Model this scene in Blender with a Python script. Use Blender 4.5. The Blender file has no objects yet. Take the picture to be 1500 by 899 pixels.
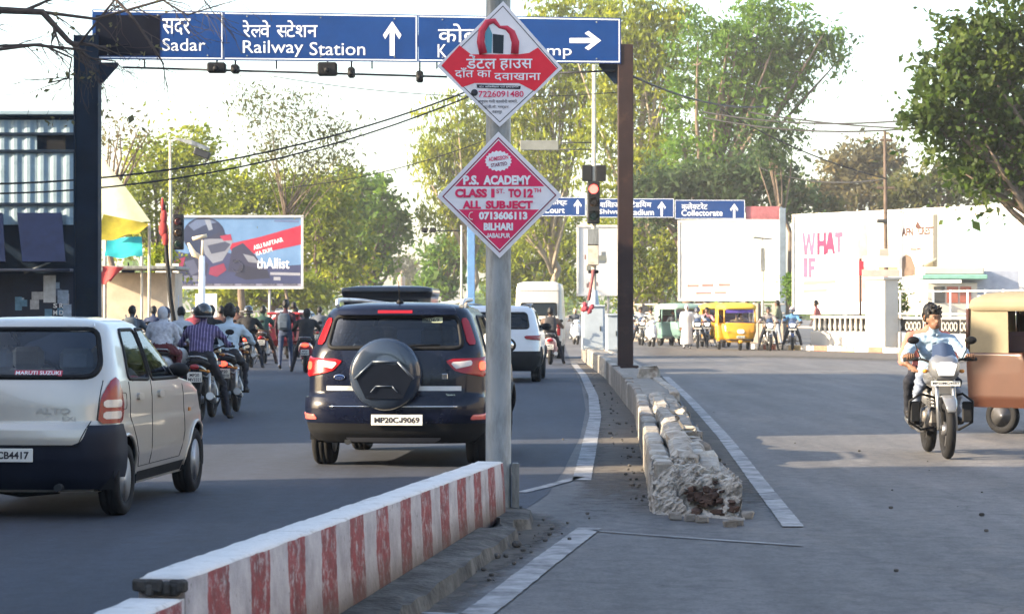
import bpy, bmesh, math, random
import numpy as np
from mathutils import Vector, Matrix

random.seed(7)
RNG = np.random.default_rng(11)
SC = bpy.context.scene
COL = SC.collection
PI = math.pi

# ------------------------------------------------------------------ camera
F = 3600.0                    # focal length in pixels of the 1500 px wide photograph
CX, HY, CH = 741.0, 452.0, 1.55
cam_d = bpy.data.cameras.new('camera')
cam = bpy.data.objects.new('camera', cam_d)
COL.objects.link(cam)
cam.location = (0, 0, CH)
cam.rotation_euler = (PI / 2, 0, 0)
cam_d.sensor_width = 36
cam_d.lens = F / 1500 * 36
cam_d.shift_x = (750 - CX) / 1500
cam_d.shift_y = (HY - 449.5) / 1500
cam_d.clip_start = 0.1
cam_d.clip_end = 3000
cam_d.dof.use_dof = True
cam_d.dof.focus_distance = 23
cam_d.dof.aperture_fstop = 9.0
SC.camera = cam

# ------------------------------------------------------------------ sky and sun
SUN_EL, SUN_A = math.radians(21), math.radians(16)   # sun low on the left, a little behind the camera
world = bpy.data.worlds.new('World')
SC.world = world
world.use_nodes = True
wn = world.node_tree
sky = wn.nodes.new('ShaderNodeTexSky')
sky.sky_type = 'NISHITA'
sky.sun_disc = False
sky.sun_elevation = SUN_EL
sky.sun_rotation = math.atan2(-math.cos(SUN_A), -math.sin(SUN_A))
sky.air_density = 1.0
sky.dust_density = 2.0
sky.ozone_density = 1.0
bg = wn.nodes['Background']
bg.inputs['Strength'].default_value = 0.15
wn.links.new(sky.outputs[0], bg.inputs['Color'])
sun_d = bpy.data.lights.new('sun', 'SUN')
sun_d.energy = 4.8
sun_d.angle = math.radians(0.53)
sun_d.color = (1.0, 0.82, 0.58)
sun = bpy.data.objects.new('sun', sun_d)
COL.objects.link(sun)
sd = Vector((math.cos(SUN_EL) * math.cos(SUN_A), math.cos(SUN_EL) * math.sin(SUN_A), -math.sin(SUN_EL)))
sun.rotation_euler = sd.to_track_quat('-Z', 'Y').to_euler()
sun.location = (-40, -10, 40)
vs = SC.view_settings
vs.view_transform = 'Standard'
vs.look = 'None'
vs.gamma = 1
vs.use_curve_mapping = False
vs.exposure = 1.93
SC.render.engine = 'CYCLES'
SC.cycles.use_denoising = True
SC.cycles.max_bounces = 6
SC.cycles.transparent_max_bounces = 16
SC.cycles.caustics_reflective = False
SC.cycles.caustics_refractive = False


def gp(px, py, z=0.0):
    """pixel -> point on the horizontal plane at height z"""
    Y = F * (CH - z) / (py - HY)
    return Vector(((px - CX) / F * Y, Y, z))


def ap(px, py, ppm):
    """pixel at a depth given by its scale in pixels per metre"""
    Y = F / ppm
    return Vector(((px - CX) / ppm, Y, CH - (py - HY) / ppm))


# ------------------------------------------------------------------ materials
MATS = {}


def _n(nt, t, **kw):
    n = nt.nodes.new(t)
    for k, v in kw.items():
        setattr(n, k, v)
    return n


def M(key, col=None, rough=.6, metal=0., var=.12, vs=3., bump=0., bs=40., coat=0., emit=0., rnd=0.,
      grime=0., gcol=(.09, .075, .055), gs=2.2, trans=0., spec=.3, stretch=None):
    """principled material with noise-varied colour, fine relief, grime patches"""
    if key in MATS:
        return MATS[key]
    m = bpy.data.materials.new(key)
    m.use_nodes = True
    nt = m.node_tree
    b = nt.nodes['Principled BSDF']
    tc = _n(nt, 'ShaderNodeTexCoord')
    src = tc.outputs['Object']
    if stretch:
        mp = _n(nt, 'ShaderNodeMapping')
        mp.inputs['Scale'].default_value = stretch
        nt.links.new(src, mp.inputs['Vector'])
        src = mp.outputs[0]
    nz = _n(nt, 'ShaderNodeTexNoise')
    nz.inputs['Scale'].default_value = vs
    nz.inputs['Detail'].default_value = 7
    nz.inputs['Roughness'].default_value = .65
    nt.links.new(src, nz.inputs['Vector'])
    rp = _n(nt, 'ShaderNodeValToRGB')
    e = rp.color_ramp.elements
    e[0].position, e[1].position = .3, .7
    e[0].color = tuple(max(0, c * (1 - var)) for c in col) + (1,)
    e[1].color = tuple(min(1, c * (1 + var)) for c in col) + (1,)
    nt.links.new(nz.outputs['Fac'], rp.inputs['Fac'])
    out = rp.outputs['Color']
    if rnd:
        oi = _n(nt, 'ShaderNodeObjectInfo')
        mr = _n(nt, 'ShaderNodeMapRange')
        mr.inputs['To Min'].default_value = 1 - rnd
        mr.inputs['To Max'].default_value = 1 + rnd
        nt.links.new(oi.outputs['Random'], mr.inputs['Value'])
        mx = _n(nt, 'ShaderNodeVectorMath', operation='SCALE')
        nt.links.new(out, mx.inputs[0])
        nt.links.new(mr.outputs[0], mx.inputs['Scale'])
        out = mx.outputs[0]
    if grime:
        g = _n(nt, 'ShaderNodeTexNoise')
        g.inputs['Scale'].default_value = gs
        g.inputs['Detail'].default_value = 9
        g.inputs['Roughness'].default_value = .72
        nt.links.new(src, g.inputs['Vector'])
        gr = _n(nt, 'ShaderNodeValToRGB')
        gr.color_ramp.elements[0].position = .62 - grime * .3
        gr.color_ramp.elements[1].position = .78 - grime * .2
        nt.links.new(g.outputs['Fac'], gr.inputs['Fac'])
        mx = _n(nt, 'ShaderNodeMix', data_type='RGBA')
        mx.inputs[7].default_value = gcol + (1,)
        nt.links.new(gr.outputs['Color'], mx.inputs[0])
        nt.links.new(out, mx.inputs[6])
        out = mx.outputs[2]
    nt.links.new(out, b.inputs['Base Color'])
    b.inputs['Roughness'].default_value = rough
    b.inputs['Metallic'].default_value = metal
    b.inputs['Specular IOR Level'].default_value = spec
    if coat:
        b.inputs['Coat Weight'].default_value = coat
        b.inputs['Coat Roughness'].default_value = .04
    if emit:
        b.inputs['Emission Color'].default_value = tuple(col) + (1,)
        b.inputs['Emission Strength'].default_value = emit
    if bump:
        bn = _n(nt, 'ShaderNodeTexNoise')
        bn.inputs['Scale'].default_value = bs
        bn.inputs['Detail'].default_value = 8
        nt.links.new(src, bn.inputs['Vector'])
        bp = _n(nt, 'ShaderNodeBump')
        bp.inputs['Strength'].default_value = bump
        bp.inputs['Distance'].default_value = .02
        nt.links.new(bn.outputs['Fac'], bp.inputs['Height'])
        nt.links.new(bp.outputs[0], b.inputs['Normal'])
    if trans:
        tr = _n(nt, 'ShaderNodeBsdfTranslucent')
        nt.links.new(out, tr.inputs['Color'])
        ms = _n(nt, 'ShaderNodeMixShader')
        ms.inputs[0].default_value = trans
        nt.links.new(b.outputs[0], ms.inputs[1])
        nt.links.new(tr.outputs[0], ms.inputs[2])
        nt.links.new(ms.outputs[0], nt.nodes['Material Output'].inputs['Surface'])
    MATS[key] = m
    return m


def glass(key, tint=(.3, .33, .35), fres=1.5, rough=.02):
    if key in MATS:
        return MATS[key]
    m = bpy.data.materials.new(key)
    m.use_nodes = True
    nt = m.node_tree
    for n in list(nt.nodes):
        if n.type == 'BSDF_PRINCIPLED':
            nt.nodes.remove(n)
    t = _n(nt, 'ShaderNodeBsdfTransparent')
    t.inputs[0].default_value = tint + (1,)
    g = _n(nt, 'ShaderNodeBsdfGlossy')
    g.inputs['Roughness'].default_value = rough
    g.inputs[0].default_value = (.95, .97, 1, 1)
    f = _n(nt, 'ShaderNodeFresnel')
    f.inputs[0].default_value = fres
    x = _n(nt, 'ShaderNodeMixShader')
    nt.links.new(f.outputs[0], x.inputs[0])
    nt.links.new(t.outputs[0], x.inputs[1])
    nt.links.new(g.outputs[0], x.inputs[2])
    nt.links.new(x.outputs[0], nt.nodes['Material Output'].inputs['Surface'])
    MATS[key] = m
    return m


# ------------------------------------------------------------------ mesh builder
def frame(d):
    d = d.normalized()
    u = Vector((0, 0, 1)) if abs(d.z) < .95 else Vector((1, 0, 0))
    a = d.cross(u).normalized()
    return a, a.cross(d).normalized()


class MB:
    def __init__(s):
        s.v, s.f, s.m, s.sm = [], [], [], []

    def add(s, vs, fs, mi=0, smooth=False, T=None):
        n = len(s.v)
        if T is not None:
            vs = [T @ Vector(p) for p in vs]
        s.v += [tuple(p) for p in vs]
        s.f += [tuple(i + n for i in f) for f in fs]
        s.m += [mi] * len(fs)
        s.sm += [smooth] * len(fs)
        return s

    def box(s, c, size, R=None, mi=0, b=0.):
        hx, hy, hz = [q / 2 for q in size]
        T = Matrix.Translation(c)
        if R is not None:
            T = T @ (R.to_4x4() if not isinstance(R, (int, float)) else Matrix.Rotation(R, 4, 'Z'))
        if b <= 0:
            vs = [(x * hx, y * hy, z * hz) for x in (-1, 1) for y in (-1, 1) for z in (-1, 1)]
            fs = [(0, 1, 3, 2), (4, 6, 7, 5), (0, 4, 5, 1), (2, 3, 7, 6), (0, 2, 6, 4), (1, 5, 7, 3)]
            return s.add(vs, fs, mi, False, T)
        b = min(b, hx * .9, hy * .9, hz * .9)
        vs, ix = [], {}
        for x in (-1, 1):
            for y in (-1, 1):
                for z in (-1, 1):
                    for k in range(3):
                        p = [x * (hx - b), y * (hy - b), z * (hz - b)]
                        p[k] = (x * hx, y * hy, z * hz)[k]
                        ix[(x, y, z, k)] = len(vs)
                        vs.append(p)
        fs = []
        for k in range(3):
            o = [q for q in range(3) if q != k]
            for sg in (-1, 1):
                q = []
                for (a, c2) in ((-1, -1), (1, -1), (1, 1), (-1, 1)):
                    t = [0, 0, 0]
                    t[k], t[o[0]], t[o[1]] = sg, a, c2
                    q.append(ix[(*t, k)])
                fs.append(tuple(q))
            for a in (-1, 1):
                for c2 in (-1, 1):
                    t0 = [0, 0, 0]
                    t0[o[0]], t0[o[1]] = a, c2
                    t1 = list(t0)
                    t0[k], t1[k] = -1, 1
                    fs.append((ix[(*t0, o[0])], ix[(*t1, o[0])], ix[(*t1, o[1])], ix[(*t0, o[1])]))
        for x in (-1, 1):
            for y in (-1, 1):
                for z in (-1, 1):
                    fs.append(tuple(ix[(x, y, z, k)] for k in range(3)))
        return s.add(vs, fs, mi, False, T)

    def tube(s, pts, r, n=8, mi=0, caps=True, smooth=True, sx=1., sy=1.):
        pts = [Vector(p) for p in pts]
        if not hasattr(r, '__len__'):
            r = [r] * len(pts)
        vs, fs = [], []
        a = None
        for i, p in enumerate(pts):
            d = (pts[min(i + 1, len(pts) - 1)] - pts[max(i - 1, 0)])
            if d.length < 1e-9:
                d = Vector((0, 0, 1))
            d.normalize()
            if a is None:
                a, bb = frame(d)
            else:
                a = (a - d * a.dot(d))
                a = a.normalized() if a.length > 1e-6 else frame(d)[0]
                bb = a.cross(d)
            for k in range(n):
                t = 2 * PI * k / n
                vs.append(p + (a * math.cos(t) * sx + bb * math.sin(t) * sy) * r[i])
        for i in range(len(pts) - 1):
            for k in range(n):
                k2 = (k + 1) % n
                fs.append((i * n + k, i * n + k2, (i + 1) * n + k2, (i + 1) * n + k))
        if caps:
            fs.append(tuple(reversed(range(n))))
            fs.append(tuple(range((len(pts) - 1) * n, len(pts) * n)))
        s.add(vs, fs, mi, smooth)
        if caps:
            s.sm[-1] = s.sm[-2] = False
        return s

    def ball(s, c, r, nu=14, nv=9, mi=0, T=None, smooth=True):
        if not hasattr(r, '__len__'):
            r = (r, r, r)
        vs = [(0, 0, -r[2])]
        for j in range(1, nv):
            ph = -PI / 2 + PI * j / nv
            for i in range(nu):
                t = 2 * PI * i / nu
                vs.append((r[0] * math.cos(ph) * math.cos(t), r[1] * math.cos(ph) * math.sin(t), r[2] * math.sin(ph)))
        vs.append((0, 0, r[2]))
        fs = [(0, 1 + (i + 1) % nu, 1 + i) for i in range(nu)]
        for j in range(nv - 2):
            for i in range(nu):
                a, b2 = 1 + j * nu + i, 1 + j * nu + (i + 1) % nu
                fs.append((a, b2, b2 + nu, a + nu))
        L = len(vs) - 1
        o = 1 + (nv - 2) * nu
        fs += [(L, o + i, o + (i + 1) % nu) for i in range(nu)]
        TT = Matrix.Translation(c) @ (T.to_4x4() if T is not None else Matrix())
        return s.add(vs, fs, mi, smooth, TT)

    def lathe(s, prof, c=(0, 0, 0), axis='X', n=24, mi=0, smooth=True, close=False):
        """prof: (radius, along axis)"""
        vs, fs = [], []
        for (r, h) in prof:
            for k in range(n):
                t = 2 * PI * k / n
                a, b2 = r * math.cos(t), r * math.sin(t)
                p = {'X': (h, a, b2), 'Y': (a, h, b2), 'Z': (a, b2, h)}[axis]
                vs.append((p[0] + c[0], p[1] + c[1], p[2] + c[2]))
        m = len(prof)
        for i in range(m if close else m - 1):
            for k in range(n):
                k2, i2 = (k + 1) % n, (i + 1) % m
                fs.append((i * n + k, i * n + k2, i2 * n + k2, i2 * n + k))
        if not close:
            fs.append(tuple(range(n)))
            fs.append(tuple(range((m - 1) * n, m * n)))
        return s.add(vs, fs, mi, smooth)

    def prism(s, poly, T, depth, mi=0):
        """poly in local xy, extruded along local z by depth"""
        n = len(poly)
        vs = [(p[0], p[1], 0) for p in poly] + [(p[0], p[1], depth) for p in poly]
        fs = [tuple(range(n)), tuple(range(2 * n - 1, n - 1, -1))]
        fs += [(i, i + n, (i + 1) % n + n, (i + 1) % n) for i in range(n)]
        return s.add(vs, fs, mi, False, T)

    def loft(s, rings, mi=0, smooth=True, caps=True):
        n = len(rings[0])
        vs = [p for r in rings for p in r]
        fs = []
        for i in range(len(rings) - 1):
            for k in range(n):
                k2 = (k + 1) % n
                fs.append((i * n + k, i * n + k2, (i + 1) * n + k2, (i + 1) * n + k))
        if caps:
            fs.append(tuple(reversed(range(n))))
            fs.append(tuple(range((len(rings) - 1) * n, len(rings) * n)))
        return s.add(vs, fs, mi, smooth)

    def mesh(s, name, mats):
        me = bpy.data.meshes.new(name)
        me.from_pydata(s.v, [], s.f)
        for m in (mats if isinstance(mats, (list, tuple)) else [mats]):
            me.materials.append(m)
        me.polygons.foreach_set('material_index', s.m)
        me.polygons.foreach_set('use_smooth', s.sm)
        bm = bmesh.new()
        bm.from_mesh(me)
        bmesh.ops.recalc_face_normals(bm, faces=bm.faces)
        bm.to_mesh(me)
        bm.free()
        return me

    def build(s, name, mats, parent=None, loc=(0, 0, 0), rz=0.):
        return obj(name, s.mesh(name, mats), parent, loc, rz)


def obj(name, me, parent=None, loc=(0, 0, 0), rz=0.):
    o = bpy.data.objects.new(name, me)
    COL.objects.link(o)
    o.parent = parent
    o.location = loc
    o.rotation_euler = (0, 0, rz)
    return o


def tag(o, label, cat, group=None):
    o['label'] = label
    o['category'] = cat
    if group:
        o['group'] = group
    return o


def thing(name, label, cat, loc=(0, 0, 0), rz=0., group=None):
    o = bpy.data.objects.new(name, None)
    o.empty_display_size = .2
    COL.objects.link(o)
    o.location = loc
    o.rotation_euler = (0, 0, rz)
    return tag(o, label, cat, group)


def struct(o, kind='structure'):
    o['kind'] = kind
    return o


def copy_tree(o, parent=None):
    c = o.copy()
    COL.objects.link(c)
    c.parent = parent
    for ch in list(o.children):
        copy_tree(ch, c)
    return c


# ------------------------------------------------------------------ lettering
def _text_mesh(s, bold=0.):
    cu = bpy.data.curves.new('lettering', 'FONT')
    cu.body = s
    cu.size = 1
    cu.offset = bold
    cu.resolution_u = 3
    o = bpy.data.objects.new('lettering', cu)
    COL.objects.link(o)
    dg = bpy.context.evaluated_depsgraph_get()
    me = bpy.data.meshes.new_from_object(o.evaluated_get(dg))
    bpy.data.objects.remove(o)
    bpy.data.curves.remove(cu)
    return me


def text(s, T, h, w, mat, parent, bold=0., name='lettering', thick=.002):
    """lettering fitted in a box h high, w wide centred at T's origin; T maps (right, up, out).
    '|' after a Devanagari letter takes its half form (the stem is cut off)."""
    V, Fc = [], []
    x = 0.
    chunks = []
    cur = ''
    for ch in s:
        if ch == 'J':
            if cur:
                chunks.append((cur, False))
            chunks.append(('J', False))
            cur = ''
        elif ch == '|':
            if len(cur) > 1:
                chunks.append((cur[:-1], False))
            chunks.append((cur[-1], True))
            cur = ''
        else:
            cur += ch
    if cur:
        chunks.append((cur, False))
    for (c, half) in chunks:
        if c == 'J':
            kb = bold * .8
            Jp = [(.34 - kb, .70), (.47 + kb, .70), (.47 + kb, .20), (.43 + kb, .07 - kb * .5), (.33, .0 - kb * .5), (.22, .0 - kb * .5), (.13 - kb, .05), (.09 - kb, .15), (.09 - kb, .30), (.215 + kb * .4, .30), (.22 + kb, .16 + kb * .5), (.26, .115 + kb * .5), (.32, .14 + kb * .5), (.34 - kb, .21)]
            me = bpy.data.meshes.new('lettering')
            me.from_pydata([(p_[0], p_[1], 0) for p_ in Jp], [], [tuple(range(len(Jp)))])
        else:
            me = _text_mesh(c, bold)
        if half:
            bm = bmesh.new()
            bm.from_mesh(me)
            xm = max((v.co.x for v in bm.verts), default=0)
            bmesh.ops.bisect_plane(bm, geom=bm.verts[:] + bm.edges[:] + bm.faces[:], plane_co=(xm - .17, 0, 0),
                                   plane_no=(1, 0, 0), clear_outer=True)
            bm.to_mesh(me)
            bm.free()
        n = len(V)
        xs = [v.co.x for v in me.vertices] or [0]
        for v in me.vertices:
            V.append([v.co.x + x, v.co.y])
        for p in me.polygons:
            Fc.append(tuple(i + n for i in p.vertices))
        x += max(xs) + (.0 if c != 'J' else .04)
        bpy.data.meshes.remove(me)
    if not V:
        return None
    A = np.array(V)
    lo, hi = A.min(0), A.max(0)
    k = (h / (hi[1] - lo[1]))
    kx = (w / (hi[0] - lo[0])) if w else k
    A = (A - (lo + hi) / 2) * np.array([kx, k])
    me = bpy.data.meshes.new(name)
    me.from_pydata([tuple(T @ Vector((p[0], p[1], thick))) for p in A], [], Fc)
    me.materials.append(mat)
    return obj(name, me, parent)


def plane_T(o, right, up):
    r, u = Vector(right).normalized(), Vector(up).normalized()
    n = r.cross(u)
    m = Matrix((r, u, n)).transposed().to_4x4()
    return Matrix.Translation(o) @ m


def shape(poly, T, mat, parent, name, z=.002, depth=.001):
    return MB().prism(poly, T @ Matrix.Translation((0, 0, z)), depth).build(name, mat, parent)


def arrow_poly(h, w):
    t = w * .13
    return [(-t, -h / 2), (t, -h / 2), (t, h * .2), (w * .38, -h * .02), (w * .5, h * .1), (0, h / 2),
            (-w * .5, h * .1), (-w * .38, -h * .02), (-t, h * .2)]

# ------------------------------------------------------------------ shared materials
def asphalt_mat(key='asphalt', c0=(.046, .050, .062), c1=(.072, .076, .088), cd=(.16, .14, .12), kd=.35):
    m = bpy.data.materials.new(key)
    m.use_nodes = True
    nt = m.node_tree
    b = nt.nodes['Principled BSDF']
    tc = _n(nt, 'ShaderNodeTexCoord')

    def noise(scale, detail, stretch=(1, 1, 1), rough=.6):
        mp = _n(nt, 'ShaderNodeMapping')
        mp.inputs['Scale'].default_value = stretch
        nt.links.new(tc.outputs['Object'], mp.inputs['Vector'])
        z = _n(nt, 'ShaderNodeTexNoise')
        z.inputs['Scale'].default_value = scale
        z.inputs['Detail'].default_value = detail
        z.inputs['Roughness'].default_value = rough
        nt.links.new(mp.outputs[0], z.inputs['Vector'])
        return z.outputs['Fac']

    def ramp(f, p0, p1, c0, c1):
        r = _n(nt, 'ShaderNodeValToRGB')
        e = r.color_ramp.elements
        e[0].position, e[1].position = p0, p1
        e[0].color, e[1].color = tuple(c0) + (1,), tuple(c1) + (1,)
        nt.links.new(f, r.inputs['Fac'])
        return r.outputs['Color']

    def mix(a, bb, f, mode='MIX'):
        x = _n(nt, 'ShaderNodeMix', data_type='RGBA', blend_type=mode)
        for i, q in ((0, f), (6, a), (7, bb)):
            if hasattr(q, 'links') or hasattr(q, 'is_linked'):
                nt.links.new(q, x.inputs[i])
            else:
                x.inputs[i].default_value = q if i == 0 else tuple(q) + (1,)
        return x.outputs[2]
    base = ramp(noise(.35, 6, (1, .35, 1)), .3, .7, c0, c1)
    wheel = ramp(noise(1.1, 5, (1.6, .12, 1)), .35, .7, (.72, .72, .72), (1.2, 1.2, 1.2))
    c = mix(base, wheel, 1., 'MULTIPLY')
    blot = ramp(noise(7, 6, (1, .7, 1), .75), .3, .7, (.60, .60, .60), (1.36, 1.35, 1.33))
    c = mix(c, blot, 1., 'MULTIPLY')
    stain = ramp(noise(.9, 8, (1, .6, 1), .7), .60, .74, (0, 0, 0), (1, 1, 1))
    c = mix(c, tuple(v_ * .45 for v_ in c0), _fac(nt, stain, .6))
    dust = ramp(noise(.5, 9, (1, .5, 1), .75), .52, .75, (0, 0, 0), (1, 1, 1))
    c = mix(c, cd, _fac(nt, dust, kd))
    speck = ramp(noise(38, 6, (1, 1, 1), .8), .32, .72, (.55, .55, .55), (1.5, 1.48, 1.44))
    c = mix(c, speck, 1., 'MULTIPLY')
    vo = _n(nt, 'ShaderNodeTexVoronoi', feature='DISTANCE_TO_EDGE')
    vo.inputs['Scale'].default_value = .28
    mp = _n(nt, 'ShaderNodeMapping')
    nt.links.new(tc.outputs['Object'], mp.inputs['Vector'])
    wz = _n(nt, 'ShaderNodeTexNoise')
    wz.inputs['Scale'].default_value = 1.4
    wz.inputs['Detail'].default_value = 5
    nt.links.new(tc.outputs['Object'], wz.inputs['Vector'])
    ad = _n(nt, 'ShaderNodeVectorMath', operation='ADD')
    nt.links.new(mp.outputs[0], ad.inputs[0])
    nt.links.new(wz.outputs['Color'], ad.inputs[1])
    nt.links.new(ad.outputs[0], vo.inputs['Vector'])
    crack = ramp(vo.outputs['Distance'], .0, .010, (1, 1, 1), (0, 0, 0))
    c = mix(c, (.022, .022, .024), _fac(nt, crack, .4))
    nt.links.new(c, b.inputs['Base Color'])
    b.inputs['Roughness'].default_value = .78
    bp = _n(nt, 'ShaderNodeBump')
    bp.inputs['Strength'].default_value = .5
    bp.inputs['Distance'].default_value = .012
    nt.links.new(noise(60, 5), bp.inputs['Height'])
    nt.links.new(bp.outputs[0], b.inputs['Normal'])
    return m


def _fac(nt, sock, k):
    n = _n(nt, 'ShaderNodeMath', operation='MULTIPLY')
    nt.links.new(sock, n.inputs[0])
    n.inputs[1].default_value = k
    return n.outputs[0]


def stripe_mat():
    """red and white kerb paint along local y, worn and chipped"""
    m = bpy.data.materials.new('striped_paint')
    m.use_nodes = True
    nt = m.node_tree
    b = nt.nodes['Principled BSDF']
    tc = _n(nt, 'ShaderNodeTexCoord')
    sp = _n(nt, 'ShaderNodeSeparateXYZ')
    nt.links.new(tc.outputs['Object'], sp.inputs[0])

    def math_(op, a, bb):
        n = _n(nt, 'ShaderNodeMath', operation=op)
        for i, q in enumerate((a, bb)):
            if hasattr(q, 'is_linked'):
                nt.links.new(q, n.inputs[i])
            else:
                n.inputs[i].default_value = q
        return n.outputs[0]

    def noise(s, d=8, r=.7):
        z = _n(nt, 'ShaderNodeTexNoise')
        z.inputs['Scale'].default_value = s
        z.inputs['Detail'].default_value = d
        z.inputs['Roughness'].default_value = r
        nt.links.new(tc.outputs['Object'], z.inputs['Vector'])
        return z.outputs['Fac']
    wob = math_('MULTIPLY', math_('SUBTRACT', noise(5), .5), .12)
    y = math_('ADD', math_('ADD', sp.outputs['Y'], wob), math_('MULTIPLY', sp.outputs['Z'], -.06))
    fr = math_('FRACT', math_('MULTIPLY', math_('ADD', y, 40 * .695 + .95), 1 / .695), 0)
    st = math_('LESS_THAN', fr, .49)
    wear = noise(13, 10, .8)
    wr = _n(nt, 'ShaderNodeValToRGB')
    wr.color_ramp.elements[0].position = .50
    wr.color_ramp.elements[1].position = .60
    nt.links.new(wear, wr.inputs['Fac'])
    keep = math_('SUBTRACT', 1., math_('MULTIPLY', wr.outputs['Color'], .75))
    redf = math_('MULTIPLY', st, keep)

    def ramp(f, c0, c1, p0=.35, p1=.65):
        r = _n(nt, 'ShaderNodeValToRGB')
        e = r.color_ramp.elements
        e[0].position, e[1].position = p0, p1
        e[0].color, e[1].color = tuple(c0) + (1,), tuple(c1) + (1,)
        nt.links.new(f, r.inputs['Fac'])
        return r.outputs['Color']
    white = ramp(noise(4), (.25, .225, .23), (.45, .41, .405))
    red = ramp(noise(9), (.11, .007, .009), (.25, .022, .022))
    x = _n(nt, 'ShaderNodeMix', data_type='RGBA')
    nt.links.new(redf, x.inputs[0])
    nt.links.new(white, x.inputs[6])
    nt.links.new(red, x.inputs[7])
    # chips down to bare concrete
    ch = ramp(noise(17, 10, .75), (0, 0, 0), (1, 1, 1), .60, .66)
    x2 = _n(nt, 'ShaderNodeMix', data_type='RGBA')
    nt.links.new(ch, x2.inputs[0])
    nt.links.new(x.outputs[2], x2.inputs[6])
    x2.inputs[7].default_value = (.10, .085, .075, 1)
    # splash dirt band rising from the ground
    d = math_('ADD', sp.outputs['Z'], math_('MULTIPLY', noise(7), -.22))
    dr = _n(nt, 'ShaderNodeValToRGB')
    dr.color_ramp.elements[0].position, dr.color_ramp.elements[1].position = .0, .16
    dr.color_ramp.elements[0].color = (1, 1, 1, 1)
    dr.color_ramp.elements[1].color = (0, 0, 0, 1)
    nt.links.new(d, dr.inputs['Fac'])
    x3 = _n(nt, 'ShaderNodeMix', data_type='RGBA')
    nt.links.new(math_('MULTIPLY', dr.outputs['Color'], .6), x3.inputs[0])
    nt.links.new(x2.outputs[2], x3.inputs[6])
    x3.inputs[7].default_value = (.12, .10, .085, 1)
    nt.links.new(x3.outputs[2], b.inputs['Base Color'])
    b.inputs['Roughness'].default_value = .75
    bp = _n(nt, 'ShaderNodeBump')
    bp.inputs['Strength'].default_value = .5
    bp.inputs['Distance'].default_value = .01
    nt.links.new(noise(30), bp.inputs['Height'])
    nt.links.new(bp.outputs[0], b.inputs['Normal'])
    return m


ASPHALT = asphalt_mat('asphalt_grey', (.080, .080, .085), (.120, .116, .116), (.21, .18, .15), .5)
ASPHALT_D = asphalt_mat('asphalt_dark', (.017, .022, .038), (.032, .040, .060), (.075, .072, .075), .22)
STRIPE = stripe_mat()
M('earth', (.20, .155, .105), .95, var=.25, vs=.6, bump=.6, bs=9)
M('dirt', (.155, .128, .10), .95, var=.35, vs=3.5, bump=.6, bs=30, grime=.5, gcol=(.09, .08, .07), gs=1.5)
M('paint_white', (.30, .30, .30), .8, var=.2, vs=9, grime=.62, gcol=(.085, .085, .09), gs=2.6)
M('white_cap', (.62, .605, .58), .75, var=.14, vs=5, bump=.4, bs=35, grime=.28, gcol=(.28, .26, .23), gs=5)
M('concrete', (.22, .20, .175), .9, var=.25, vs=4, bump=.7, bs=22, rnd=.12, grime=.4, gcol=(.12, .10, .08), gs=3)
M('concrete_white', (.36, .34, .30), .9, var=.3, vs=7, bump=1., bs=20, rnd=.2, grime=.65, gcol=(.16, .13, .10), gs=5)
M('concrete_dark', (.085, .08, .075), .95, var=.4, vs=6, bump=.9, bs=16, grime=.4, gcol=(.03, .028, .026), gs=4)
M('brick_red', (.085, .052, .04), .9, var=.35, vs=14, bump=.8, bs=25, rnd=.3, grime=.45, gcol=(.05, .04, .035), gs=9)
M('galv', (.25, .262, .258), .55, metal=.25, var=.16, vs=6, bump=.15, bs=50, grime=.6, gcol=(.11, .115, .11), gs=7, stretch=(1, 1, .2))
M('steel_dark', (.03, .033, .037), .6, metal=.2, var=.2, vs=4, grime=.25)
M('steel_brown', (.022, .010, .009), .6, var=.25, vs=3, grime=.25, gcol=(.05, .025, .016), gs=3)
M('steel_navy', (.004, .014, .032), .7, spec=.15, var=.3, vs=2.5, grime=.3, gcol=(.012, .022, .028), gs=2)
M('black', (.008, .008, .009), .6, var=.2, spec=.2)
M('rubber', (.010, .010, .011), .85, var=.2, bump=.2)
M('white_plain', (.78, .78, .77), .6, var=.05)
M('sign_blue', (.003, .036, .155), .5, var=.10, vs=2, grime=.12, gcol=(.006, .034, .13), spec=.15)
M('sign_white', (.80, .82, .84), .45, var=.04)
M('sign_black', (.003, .004, .010), .7, var=.2, spec=.05)
M('board_white', (.76, .74, .76), .5, var=.06, vs=4, grime=.15, gcol=(.55, .50, .46))
M('board_red', (.74, .028, .05), .5, var=.10, vs=3)
M('board_pink', (.70, .03, .115), .5, var=.12, vs=3, grime=.12, gcol=(.45, .05, .08))
M('print_black', (.03, .028, .035), .5, var=.1)
M('cable', (.02, .02, .022), .7)

# ------------------------------------------------------------------ ground and road
g = MB().add([(-420, -100, -.02), (420, -100, -.02), (420, 700, -.02), (-420, 700, -.02)], [(0, 1, 2, 3)]).build('ground', M('earth'))
struct(g)
road = MB().add([(-9.3, -20, 0), (70, -20, 0), (70, 420, 0), (-9.3, 420, 0)], [(0, 1, 2, 3)]).build('road', ASPHALT)
struct(road)
LR = [(-9.3, -18), (-4.2, -18), (-1.3, 6), (-.86, 11.5), (-.02, 17.7), (.35, 20.5), (.55, 23.5)] + [tuple(gp(*p_).xy) for p_ in ((850, 640), (858, 600), (852, 565), (838, 535))] + [(2.6, 110), (-9.3, 110)]


def ragged(pts, seed, amp=.06, step=.12):
    """closed outline resampled with jitter"""
    r = random.Random(seed)
    out = []
    for i in range(len(pts)):
        a, b = Vector(pts[i]), Vector(pts[(i + 1) % len(pts)])
        n = max(1, int((b - a).length / step))
        for k in range(n):
            p = a.lerp(b, k / n)
            out.append((p.x + r.uniform(-amp, amp), p.y + r.uniform(-amp, amp) * 1.6))
    return out


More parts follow.
